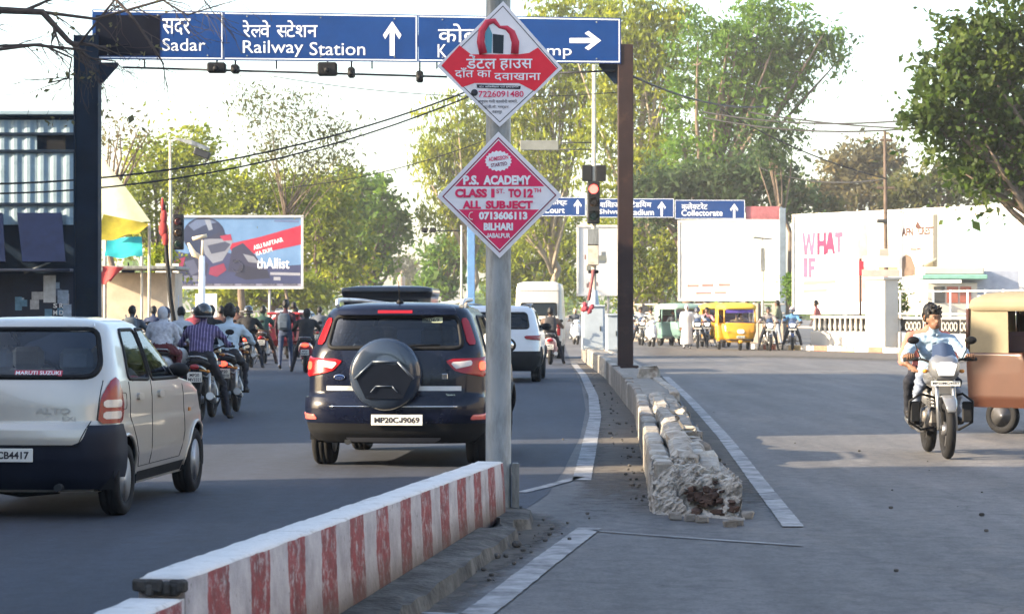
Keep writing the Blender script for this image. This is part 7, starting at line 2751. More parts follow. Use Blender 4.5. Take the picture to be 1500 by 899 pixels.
def person(label, loc, rz, J, shirt, trouser, skin='skin', sleeve='short', hat=None, vox=.022, group=None, extra=None, fat=1., face=False, hatmat=None, robe=False):
    """one continuous body grown from limbs of the posed skeleton"""
    prim = []          # a, b, ra, rb, material
    S_, Tm, Sk, Sh_ = 0, 1, 2, 3
    mb = MB()

    def limb(a, b, ra, rb, m):
        prim.append((a, b, (ra + rb) / 2, m))
        d = (b - a)
        L_ = d.length
        dn = d.normalized()
        pts, rs = [], []
        for i in range(4):
            q_ = i / 3
            pts.append(a - dn * ra * math.cos(q_ * PI / 2) * .95)
            rs.append(max(.004, ra * math.sin(q_ * PI / 2)))
        for i in range(4):
            q_ = i / 3
            pts.append(b + dn * rb * math.sin(q_ * PI / 2) * .95)
            rs.append(max(.004, rb * math.cos(q_ * PI / 2)))
        mb.tube(pts, rs, 12)

    def torso(rings):
        out = []
        for (c, rx, ry, up) in rings:
            f_ = V3(0, up.z, -up.y).normalized()
            out.append([c + V3(1, 0, 0) * rx * math.cos(a) + f_ * ry * math.sin(a) for a in [i * PI / 9 for i in range(18)]])
        mb.loft(out)
    up1 = (J['chest'] - J['pel']).normalized()
    up2 = (J['neckb'] - J['chest']).normalized()
    torso([(J['pel'] - up1 * .10, .10 * fat, .09 * fat, up1), (J['pel'] - up1 * .04, .165 * fat, .12 * fat, up1), (J['pel'] + up1 * .04, .168 * fat, .125 * fat, up1), (J['waist'], .15 * fat, .115 * fat, up1), (J['chest'], .178 * fat, .125 * fat, up2),
           (J['chest'] + up2 * .09, .185, .11, up2), (J['neckb'] - up2 * .02, .12, .075, up2), (J['neckb'] + up2 * .03, .06, .055, up2)])
    prim.append((J['waist'], J['neckb'], .15, S_))
    prim.append((J['waist'] - V3(.08, 0, .0), J['waist'] + V3(.08, 0, 0), .12, S_))
    prim.append((J['pel'] - V3(.08, 0, .03), J['pel'] + V3(.08, 0, -.03), .12, Tm))
    hd = J['head']
    limb(J['neckb'] - V3(0, 0, .03), hd - V3(0, .01, .06), .058, .052, Sk)
    limb(J['shL'] * .5 + J['shR'] * .5 - V3(.12, 0, -.01), J['shL'] * .5 + J['shR'] * .5 + V3(.12, 0, .01), .07, .07, S_)
    arm_m = {'short': (S_, Sk), 'long': (S_, S_)}[sleeve]
    for k in 'LR':
        s = -1 if k == 'L' else 1
        limb(J['sh' + k], J['el' + k], .062 * fat, .047, arm_m[0])
        limb(J['el' + k], J['wr' + k], .044 if sleeve == 'short' else .05, .030 if sleeve == 'short' else .04, arm_m[1])
        if sleeve == 'short':
            q_ = J['sh' + k].lerp(J['el' + k], .8)
            limb(J['sh' + k], q_, .07, .066, S_)
        limb(J['wr' + k], J['ha' + k], .028, .034, Sk)
        limb(J['hip' + k], J['kn' + k], .088 * fat, .062, Tm)
        limb(J['kn' + k], J['an' + k], .060, .046, Tm)
        limb(J['an' + k] - V3(0, .02, .03), J['toe' + k], .045, .036, Sh_)
    if robe:
        torso([(J['pel'], .19, .14, V3(0, 0, 1)), (V3(0, .0, .55), .22, .17, V3(0, 0, 1)), (V3(0, 0, .18), .25, .19, V3(0, 0, 1))])
        prim.append((V3(0, 0, .2), J['pel'], .2, S_))
    # head: skull, jaw, nose, ears
    Rt = Matrix.Rotation(J.get('turn', 0.), 3, 'Z')
    mb.ball(hd + V3(0, -.005, .02), (.074, .092, .095), 14, 10, 0, Rt)
    mb.ball(hd + Rt @ V3(0, .025, -.055), (.056, .066, .058), 12, 8, 0, Rt)
    limb(hd + Rt @ V3(0, .085, .015), hd + Rt @ V3(0, .102, -.022), .010, .016, Sk)
    for s in (-1, 1):
        mb.ball(hd + Rt @ V3(s * .076, -.005, -.005), (.012, .022, .032), 8, 6, 0, Rt)
    prim.append((hd + V3(0, 0, -.07), hd + V3(0, 0, .05), .09, Sk))
    me = mb.mesh('person_raw', [])
    tmp = bpy.data.objects.new('person_raw', me)
    COL.objects.link(tmp)
    md = tmp.modifiers.new('r', 'REMESH')
    md.mode = 'VOXEL'
    md.voxel_size = vox
    md.use_smooth_shade = True
    sm = tmp.modifiers.new('s', 'SMOOTH')
    sm.factor, sm.iterations = .5, 5 if vox > .015 else 6
    dg = bpy.context.evaluated_depsgraph_get()
    body = bpy.data.meshes.new_from_object(tmp.evaluated_get(dg))
    bpy.data.objects.remove(tmp)
    bpy.data.meshes.remove(me)
    n = len(body.vertices)
    co = np.empty(n * 3, np.float32)
    body.vertices.foreach_get('co', co)
    co = co.reshape(-1, 3)
    # cloth folds
    if n:
        if vox < .021:
            from mathutils import noise as mn_
            fold = np.array([mn_.turbulence(Vector((c_[0] * 9 + c_[2] * 5, c_[1] * 9, c_[2] * 16)), 3, False) for c_ in co]) * .020 - .010
        else:
            fold = .005 * np.sin(co[:, 2] * 55 + co[:, 0] * 30) * np.sin(co[:, 0] * 40 + co[:, 1] * 25)
        nv = np.empty(n * 3, np.float32)
        body.vertices.foreach_get('normal', nv)
        hz_ = co[:, 2] < (hd.z - .16)
        co = co + nv.reshape(-1, 3) * (fold * hz_)[:, None]
        body.vertices.foreach_set('co', co.reshape(-1))
    pc = np.array([list(p.center) for p in body.polygons])
    best = np.full(len(pc), 1e9)
    mi = np.zeros(len(pc), int)
    for (a, b, r, m) in prim:
        a_, b_ = np.array(a), np.array(b)
        ab = b_ - a_
        tt = np.clip(((pc - a_) @ ab) / (ab @ ab + 1e-9), 0, 1)
        d = np.linalg.norm(pc - (a_ + tt[:, None] * ab), axis=1) - r
        w = d < best
        best[w] = d[w]
        mi[w] = m
    for m_ in (shirt, trouser, M(skin), M('shoe')):
        body.materials.append(m_)
    body.polygons.foreach_set('material_index', mi.astype(np.int32))
    body.polygons.foreach_set('use_smooth', np.ones(len(pc), bool))
    # fingers, joined into the same body
    fb = MB()
    for k in 'LR':
        s = -1 if k == 'L' else 1
        h = J['ha' + k]
        grip = (h - J['wr' + k])
        if abs(grip.z) < .03:         # closed round a bar
            for i in range(4):
                x = (i - 1.5) * .021 + s * .005
                l_ = (.9, 1., .96, .8)[i if s > 0 else 3 - i]
                fb.tube([h + V3(x, .0, .022), h + V3(x, .036 * l_, .020), h + V3(x, .048 * l_, -.010), h + V3(x, .030 * l_, -.030), h + V3(x, .008, -.030)], [.011, .0105, .010, .009, .006], 6)
            fb.tube([h + V3(-s * .030, -.030, .0), h + V3(-s * .048, .0, -.008), h + V3(-s * .040, .030, -.022)], [.012, .011, .007], 6)
        else:
            d = grip.normalized()
            for i in range(4):
                o_ = V3(0, (i - 1.5) * .02, 0) if abs(d.z) > .6 else V3((i - 1.5) * .02, 0, 0)
                l_ = (.85, 1., .95, .75)[i]
                fb.tube([h + o_ + d * .01, h + o_ + d * .045 * l_, h + o_ + d * .075 * l_ + V3(-s * .012, .004, 0)], [.011, .010, .007], 6)
            fb.tube([h - d * .02 + V3(0, .03, 0), h + d * .015 + V3(-s * .01, .048, 0), h + d * .04 + V3(-s * .015, .050, 0)], [.012, .011, .007], 6)
    nb = len(body.vertices)
    bm = bmesh.new()
    bm.from_mesh(body)
    vs_ = [bm.verts.new(v) for v in fb.v]
    for f in fb.f:
        ff = bm.faces.new([vs_[i] for i in f])
        ff.material_index = 2
        ff.smooth = True
    bm.to_mesh(body)
    bm.free()
    body.name = 'person'
    t = obj('person', body, None, loc, rz)
    tag(t, label, 'person', group)
    # hair or helmet
    if hat in (None, 'hair', 'long'):
        hb = MB()
        nu, nv = 22, 14
        vs_ = []
        rr_ = random.Random(len(label))
        hm = MB().ball((0, 0, 0), 1., nu, nv)
        for v in hm.v:
            v = Vector(v)
            el = v.z
            # hairline: high over the face, low at the nape
            lim = (.30 if v.y > .45 else (-.62 if v.y < -.25 else -.12)) + rr_.uniform(-.08, .08)
            k_ = 1.0 if el > lim else .72
            j = 1 + (rr_.uniform(-.05, .13) if k_ == 1 else 0)
            p = Vector((v.x * .087 * k_ * j, v.y * .108 * k_ * j - .010, v.z * .116 * k_ * j + .026 + (.012 if (k_ == 1 and v.z > .5) else 0)))
            vs_.append(hd + Rt @ p)
        hb.add(vs_, hm.f, 0, True)
        if face or vox < .021:
            for _ in range(46):
                a_, e_ = rr_.uniform(0, 2 * PI), rr_.uniform(.15, 1.5)
                n_ = V3(math.cos(a_) * math.cos(e_) * .084, math.sin(a_) * math.cos(e_) * .104 - .008, math.sin(e_) * .112 + .032)
                if n_.y > .06 and n_.z < .085:
                    continue
                dr_ = V3(rr_.uniform(-.5, .5), rr_.uniform(-.2, .8), rr_.uniform(-.1, .5)) * .03
                hb.tube([hd + Rt @ (n_ * .9), hd + Rt @ (n_ * 1.08 + dr_ * .5), hd + Rt @ (n_ * 1.12 + dr_)], [.017, .014, .004], 5)
        hb.build('hair', M('hair'), t)
    elif hat == 'helmet':
        hm = MB().ball((0, 0, 0), 1., 20, 14)
        vs_ = []
        for v in hm.v:
            v = Vector(v)
            z = max(v.z, -.62)
            vs_.append(hd + Rt @ V3(v.x * .125, v.y * .150 - .005, z * .135 + .03))
        h_ = MB().add(vs_, hm.f, 0, True).build('helmet', hatmat or M('helmet_black', (.02, .022, .025), .2, coat=1., var=.1), t)
        vv = []
        for j in range(2):
            for i in range(9):
                a = math.radians(20 + 140 * i / 8)
                vv.append(hd + Rt @ V3(.128 * math.cos(a), .153 * math.sin(a) - .005, (.065, -.02)[j]))
        MB().add(vv, [(i, i + 1, i + 10, i + 9) for i in range(8)], 0, True).build('visor', M('visor_smoke'), h_)
        MB().tube([hd + V3(.127 * math.cos(a), .152 * math.sin(a) - .005, -.03) for a in [i * PI / 10 for i in range(21)]], .008, 5).build('helmet_rim', M('rim_grey'), h_)
    elif hat == 'cap':
        hm = MB().ball((0, 0, 0), 1., 18, 10)
        vs_ = [hd + Rt @ V3(v[0] * .088, v[1] * .106 - .005, max(v[2], 0.) * .112 + .035) for v in hm.v]
        h_ = MB().add(vs_, hm.f, 0, True).build('cap', hatmat or M('cap_navy', (.02, .025, .05), .8), t)
        MB().ball(hd + Rt @ V3(0, .12, .045), (.07, .06, .008), 12, 6, 0, Rt).build('cap_peak', hatmat or M('cap_navy'), h_)
    elif hat == 'scarf':
        hm = MB().ball((0, 0, 0), 1., 18, 12)
        vs_ = [hd + Rt @ V3(v[0] * .092, v[1] * (.108 if v[1] < .2 else .09) - .008, v[2] * .125 + .0) for v in hm.v]
        MB().add(vs_, hm.f, 0, True).build('head_scarf', hatmat or shirt, t)
    if face:
        for s in (-1, 1):
            MB().ball(hd + Rt @ V3(s * .030, .082, .018), (.010, .006, .0055), 8, 6).build('eye', M('eye_white'), t)
            MB().ball(hd + Rt @ V3(s * .030, .089, .018), (.006, .004, .007), 8, 6).build('pupil', M('hair'), t)
            MB().tube([hd + Rt @ V3(s * .014, .090, .036), hd + Rt @ V3(s * .032, .090, .042), hd + Rt @ V3(s * .048, .078, .036)], .005, 5).build('eyebrow', M('hair'), t)
        MB().tube([hd + Rt @ V3(-.022, .084, -.055), hd + Rt @ V3(0, .092, -.052), hd + Rt @ V3(.022, .084, -.055)], [.004, .007, .004], 6).build('mouth', M('lips', (.16, .05, .045), .5), t)
        # collar and pocket of the shirt
        cb = J['neckb']
        MB().tube([cb + V3(.065 * math.cos(a), .062 * math.sin(a), .015 + .02 * -math.sin(a)) for a in [math.radians(100 + 34 * i) for i in range(11)]], .014, 6).build('collar', shirt, t)
    return t


def backpack(t, J, col, key):
    """worn on the back; a part of what the person carries, kept as its own thing"""
    c = (J['chest'] + J['waist']) / 2 - V3(0, .20, -.03)
    T_ = t.matrix_basis
    o = thing('backpack', key, 'backpack', t.location, t.rotation_euler[2])
    rings = []
    for (dz, w_, d_) in ((-.22, .12, .06), (-.20, .155, .085), (0, .165, .10), (.15, .15, .085), (.22, .09, .05)):
        rings.append([c + V3(w_ * math.copysign(abs(math.cos(a)) ** .6, math.cos(a)), d_ * math.copysign(abs(math.sin(a)) ** .6, math.sin(a)), dz) for a in [i * PI / 8 for i in range(16)]])
    MB().loft(rings).build('bag', M('bag_' + str(col), col, .85, var=.25, vs=12), o)
    MB().box(c + V3(0, -.09, -.08), (.22, .05, .18), b=.02).build('pocket', M('bag_' + str(col)), o)
    for s in (-1, 1):
        MB().tube([c + V3(s * .10, .05, .18), c + V3(s * .12, .16, .26), c + V3(s * .13, .33, .15), c + V3(s * .13, .30, -.05), c + V3(s * .12, .1, -.15)], .016, 5).build('strap', M('bag_' + str(col)), o)


# ---- right foreground: oncoming motorcyclist with a pillion
fw = gp(1388, 672)
rz = PI - math.radians(1)      # travelling towards the camera
d = Vector((-math.sin(rz), math.cos(rz)))
loc = Vector((fw.x - d.x * 1.27, fw.y - d.y * 1.27, 0))
silver = M('paint_bike_silver', (.17, .175, .185), .3, metal=.3, var=.08, coat=.8)
motorcycle('silver motorcycle with black leg guards coming towards the camera on the right', loc, rz, silver, None, False, True, 'MP20MQ4583', head_on=False)
J = ride(.76, .16, .20, 'peg', turn=.25, head_dx=.01)
sky_shirt = M('shirt_sky', (.27, .37, .48), .85, var=.10, vs=7, bump=.3, bs=14)
person('young man in a light blue shirt and grey jeans riding the silver motorcycle', loc, rz, J, sky_shirt, M('jeans_pale', (.17, .20, .26), .85, var=.15, vs=8), 'skin', 'short', 'hair', .013, face=True)
J = ride(.79, .08, -.12, 'pill', 'thigh', head_dx=-.02)
person('pillion passenger almost hidden behind the young motorcyclist in light blue', loc, rz, J, M('shirt_salmon', (.50, .16, .12), .85, var=.2), M('trouser_dark'), 'skin', 'short', 'hair', .022)

# ---- left group going away
GB = 'motorcycles waiting at the signal on the left'
GPp = 'riders on the left seen from behind'


def rider_at(px, py, head_deg, kind, paint, lab_v, lab_p, shirt, trouser, hat='hair', feet='ground', sleeve='short', lean=.16, skin='skin_dark', fat=1., lit=True, hatmat=None, ptext='MP20NK6412', py_s=.16, vox=.022, grp=(GB, GPp), head_on=False, back=None, face=False, rear=True, hands='bar', scale_hs=None):
    """px,py: ground pixel of the rear wheel (or of the front wheel when oncoming)"""
    g_ = gp(px, py)
    rz = -math.radians(head_deg)
    d = Vector((-math.sin(rz), math.cos(rz)))
    if not rear:
        wb = 1.27 if kind == 'm' else 1.22
        g_ = Vector((g_.x - d.x * wb, g_.y - d.y * wb, 0))
    if kind == 'm':
        v = motorcycle(lab_v, (g_.x, g_.y, 0), rz, paint, grp[0], lit, False, ptext, head_on=head_on)
        hs = .80
    else:
        v = scooter(lab_v, (g_.x, g_.y, 0), rz, paint, grp[0], lit, ptext, head_on)
        hs = .77
        if feet == 'peg':
            feet = 'floor'
    J = ride(hs, lean, py_s, feet, hands)
    p = person(lab_p, (g_.x, g_.y, 0), rz, J, shirt, trouser, skin, sleeve, hat, vox, grp[1], fat=fat, hatmat=hatmat, face=face)
    if back:
        backpack(p, J, *back)
    return g_, rz, J


def stripe_shirt():
    m = M('shirt_striped', (.055, .045, .12), .85, var=.15, vs=5)
    nt = m.node_tree
    b = nt.nodes['Principled BSDF']
    tc = _n(nt, 'ShaderNodeTexCoord')
    sp_ = _n(nt, 'ShaderNodeSeparateXYZ')
    nt.links.new(tc.outputs['Object'], sp_.inputs[0])
    m1 = _n(nt, 'ShaderNodeMath', operation='MULTIPLY')
    m1.inputs[1].default_value = 24
    nt.links.new(sp_.outputs['X'], m1.inputs[0])
    m2 = _n(nt, 'ShaderNodeMath', operation='FRACT')
    nt.links.new(m1.outputs[0], m2.inputs[0])
    m3 = _n(nt, 'ShaderNodeMath', operation='LESS_THAN')
    m3.inputs[1].default_value = .22
    nt.links.new(m2.outputs[0], m3.inputs[0])
    x = _n(nt, 'ShaderNodeMix', data_type='RGBA')
    nt.links.new(m3.outputs[0], x.inputs[0])
    x.inputs[6].default_value = (.055, .045, .12, 1)
    x.inputs[7].default_value = (.26, .22, .36, 1)
    nt.links.new(x.outputs[2], b.inputs['Base Color'])
    return m


blackp = M('paint_bike_black', (.012, .012, .014), .25, coat=1., var=.2)
redp = M('paint_bike_red', (.22, .015, .02), .25, coat=1., var=.15)
greyp = M('paint_scooter_grey', (.30, .31, .33), .3, coat=.8, var=.1)
rider_at(332, 608, 0, 'm', M('paint_bike_maroon', (.06, .010, .012), .25, coat=1., var=.2), 'dark maroon motorcycle with its tail light lit, rightmost of the left group', 'rider in a pale blue shirt on the dark motorcycle, left group', M('shirt_paleblue', (.36, .44, .50), .85, var=.12, vs=6), M('trouser_dark'), 'hair', 'peg', ptext='MP20KE7010', fat=1.05, vox=.02)
rider_at(292, 617, 1, 'm', blackp, 'black motorcycle between the silver hatchback and the maroon one', 'rider in a purple striped shirt and black helmet', stripe_shirt(), M('trouser_dark'), 'helmet', 'ground', 'long', fat=1.12, lit=False, ptext='MP20MV3321', vox=.02)
g_, rz, J = rider_at(238, 585, 0, 's', greyp, 'grey scooter hidden behind the silver hatchback', 'rider in white with a dark cap in front of the striped-shirt rider', M('shirt_white', (.45, .46, .49), .85, var=.1, vs=6), M('trouser_maroon', (.09, .015, .02), .85), 'cap', 'ground', 'long', lit=False, fat=1.05)
person('pillion in a loose white printed top behind the capped scooter rider', (g_.x, g_.y, 0), rz, ride(.80, .12, -.16, 'pill', 'thigh'), M('top_white_print', (.40, .40, .43), .85, var=.35, vs=14), M('trouser_maroon'), 'skin', 'long', 'scarf', .022, GPp, fat=1.15, hatmat=M('scarf_white', (.42, .42, .44), .85, var=.2, vs=12))
rider_at(262, 560, 0, 's', M('paint_scooter_white', (.6, .6, .6), .3, coat=.8), 'white scooter ahead of the striped-shirt rider', 'rider in white seen just left of the black helmet', M('shirt_white'), M('trouser_dark'), 'hair', 'ground', 'long', lit=False, grp=(GB, GPp))
rider_at(306, 560, 0, 'm', blackp, 'black motorcycle hidden ahead of the striped-shirt rider', 'rider in black just right of the black helmet', M('shirt_black', (.015, .015, .017), .85), M('trouser_dark'), 'hair', 'ground', lit=False, ptext='MP20NA8104')
rider_at(190, 552, 0, 'm', blackp, 'black motorcycle at far left near the garments', 'dark-haired rider with a grey backpack at far left near the stall', M('shirt_slate', (.07, .08, .10), .85), M('trouser_dark'), 'hair', 'ground', lit=False, ptext='MP20MM5540', back=((.10, .12, .14), 'grey-blue backpack on the rider at far left near the stall'))
rider_at(384, 534, -2, 'm', redp, 'red motorcycle ridden by the man in dark green', 'man in a dark green shirt on the red motorcycle', M('shirt_green', (.018, .045, .038), .85, var=.2), M('trouser_brown', (.06, .03, .025), .85), 'hair', 'ground', lit=False, ptext='MP20MS2206', fat=1.05)
rider_at(448, 546, -1, 's', M('paint_scooter_red', (.30, .02, .03), .25, coat=1., var=.15), 'red scooter with lit tail light beside the SUV tail lamp', 'rider in a black hooded top on the red scooter', M('shirt_black'), M('trouser_dark'), 'scarf', 'ground', 'long', fat=1.15, ptext='MP20SH6021', hatmat=M('shirt_black'))
rider_at(467, 520, 0, 'm', blackp, 'black motorcycle ahead of the red scooter', 'short-haired rider just right of the hooded scooter rider', M('shirt_slate'), M('trouser_dark'), 'hair', 'ground', lit=False, ptext='MP20NB1190')
rider_at(346, 522, -2, 'm', blackp, 'black motorcycle beneath the blue hoarding left of the green-shirted man', 'rider in dark clothes beneath the blue hoarding', M('shirt_brown', (.07, .035, .03), .85), M('trouser_dark'), 'hair', 'ground', lit=False, ptext='MP20KA5512')
rider_at(222, 536, 0, 'm', blackp, 'black motorcycle ahead of the white-clad scooter pair', 'rider in navy ahead of the white-clad scooter pair', M('shirt_navy', (.02, .03, .07), .85), M('trouser_dark'), 'hair', 'ground', 'long', lit=False, ptext='MP20KD9041')
rider_at(283, 534, 0, 's', greyp, 'grey scooter well ahead of the striped-shirt rider', 'rider in maroon well ahead of the striped-shirt rider', M('shirt_maroon', (.14, .02, .035), .85), M('trouser_dark'), 'helmet', 'ground', lit=False)
rider_at(322, 538, -1, 'm', blackp, 'black motorcycle just ahead of the maroon one on the left', 'rider in brown just ahead of the pale blue shirt', M('shirt_brown', (.07, .035, .03), .85), M('trouser_dark'), 'hair', 'ground', lit=False, ptext='MP20MD1175')
rider_at(362, 540, -1, 'm', M('paint_bike_maroon'), 'maroon motorcycle left of the red one', 'rider in black left of the green-shirted man', M('shirt_black'), M('trouser_dark'), 'helmet', 'ground', ptext='MP20ME3390')
rider_at(432, 520, 0, 's', M('paint_scooter_white'), 'white scooter ahead of the walking pedestrian', 'rider in grey ahead of the walking pedestrian', M('shirt_slate'), M('trouser_dark'), 'hair', 'ground', lit=False)
# pedestrian walking between
g_ = gp(418, 541)
J = stand(.16, .08, .03, 1.02)
p = person('pedestrian with a backpack walking away between the red motorcycle and the red scooter', (g_.x, g_.y, 0), -.1, J, M('shirt_maroon_dk', (.05, .02, .03), .85), M('denim_dark', (.03, .045, .09), .85, var=.2, vs=9), 'skin_dark', 'long', 'hair', .022)
backpack(p, J, (.05, .07, .10), 'slate blue backpack on the walking pedestrian')
g_ = gp(430, 525)
person('second pedestrian partly hidden by the one with the backpack', (g_.x, g_.y, 0), -.1, stand(.2, .1), M('shirt_olive', (.06, .07, .05), .85), M('trouser_dark'), 'skin_dark', 'short', 'hair', .026)

# ---- centre lane
rider_at(806, 534, 2, 's', M('paint_scooter_pink', (.45, .24, .25), .3, coat=.7, var=.1), 'pale pink scooter right of the white SUV', 'rider in a brown jacket on the pale pink scooter', M('jacket_brown', (.11, .075, .06), .85, var=.35, vs=9), M('trouser_dark'), 'hair', 'ground', 'long', fat=1.12, lit=False, ptext='MP20SG3301', back=((.04, .04, .045), 'dark backpack on the rider of the pale pink scooter'), grp=('two-wheelers in the centre', 'riders in the centre'))
rider_at(846, 505, 175, 's', M('paint_scooter_white'), 'white scooter coming towards the camera left of the signal cabinets', 'rider in dark top on the oncoming white scooter', M('shirt_slate'), M('trouser_grey'), 'scarf', 'peg', 'long', lit=False, rear=False, grp=('two-wheelers in the centre', 'riders in the centre'), hatmat=M('scarf_tan', (.40, .30, .22), .85))

# ---- far queue across the junction
GQ = ('two-wheelers queued across the junction', 'riders queued across the junction')
rider_at(957, 508, 176, 's', M('paint_scooter_white'), 'white scooter at the left of the queue across the junction', 'rider in cream at the left of the queue across the junction', M('shirt_cream', (.55, .50, .42), .85, var=.12), M('trouser_grey'), 'hair', 'peg', lit=False, rear=False, grp=GQ, face=True)
rider_at(941, 506, 178, 'm', blackp, 'dark motorcycle just right of the brown gantry post', 'rider in pale clothes just right of the brown gantry post', M('shirt_white'), M('trouser_dark'), 'hair', 'ground', lit=False, rear=False, grp=GQ, face=True)
rider_at(1022, 510, 184, 'm', blackp, 'dark motorcycle beside the walker in white', 'rider in grey beside the walker in white', M('shirt_grey', (.28, .30, .33), .85), M('trouser_dark'), 'helmet', 'ground', lit=False, rear=False, grp=GQ)
g_ = gp(1006, 511)
person('person in a long white robe standing in the road left of the yellow rickshaw', (g_.x, g_.y, 0), PI, stand(.06, .05), M('robe_white', (.48, .50, .52), .85, var=.08), M('robe_white'), 'skin', 'long', 'scarf', .026, robe=True, fat=1.1, hatmat=M('robe_white'))
rider_at(1128, 514, 182, 'm', blackp, 'black motorcycle with its headlight on, right of the yellow rickshaw', 'rider in grey right of the yellow rickshaw, feet on the road', M('shirt_taupe', (.20, .18, .18), .85, var=.15), M('trouser_dark'), 'hair', 'ground', lit=False, rear=False, grp=GQ, head_on=True, ptext='MP20NE7710')
rider_at(1161, 513, 186, 'm', M('paint_bike_blue', (.03, .05, .12), .25, coat=1.), 'dark blue motorcycle rightmost in the queue', 'rider in a bright blue shirt rightmost in the queue', M('shirt_blue', (.08, .20, .36), .85, var=.12), M('trouser_dark'), 'helmet', 'ground', lit=False, rear=False, grp=GQ, hatmat=M('helmet_pale', (.30, .22, .22), .3, coat=.8))

rider_at(985, 506, 180, 'm', redp, 'red motorcycle half hidden left of the white-robed person', 'rider in checked brown on the red motorcycle left of the white robe', M('shirt_check', (.24, .15, .10), .85, var=.4, vs=16), M('trouser_dark'), 'hair', 'ground', lit=False, rear=False, grp=GQ, ptext='MP20MT6092')
rider_at(925, 504, 180, 's', greyp, 'grey scooter farthest left in the queue, beside the brown post', 'rider in teal farthest left in the queue, beside the brown post', M('shirt_teal', (.05, .16, .17), .85), M('trouser_dark'), 'scarf', 'peg', lit=False, rear=False, grp=GQ, hatmat=M('scarf_tan'))
rider_at(1036, 509, 183, 'm', blackp, 'black motorcycle hidden left of the yellow rickshaw', 'rider in pink squeezed left of the yellow rickshaw', M('shirt_pink', (.42, .20, .22), .85), M('trouser_grey'), 'hair', 'ground', lit=False, rear=False, grp=GQ, ptext='MP20NF3308')
rider_at(872, 503, 180, 'm', blackp, 'black motorcycle glimpsed between the control cabinets', 'rider in white glimpsed between the control cabinets', M('shirt_white'), M('trouser_dark'), 'hair', 'ground', lit=False, rear=False, grp=GQ, ptext='MP20NG8820')
for (px_, py_, col_, lab_) in ((1205, 511.5, (.30, .10, .10), 'pedestrian in dull red on the far pavement before the baluster wall'), (1142, 510.5, (.12, .14, .10), 'pedestrian in olive standing behind the queued motorcycles')):
    g_ = gp(px_, py_)
    person(lab_, (g_.x, g_.y + (1.6 if px_ > 1150 else 0.4), .13 if px_ > 1105 else 0), 1.2, stand(.15, .1), M('ped_%d' % px_, col_, .85), M('trouser_grey'), 'skin_dark', 'short', 'hair', .028)


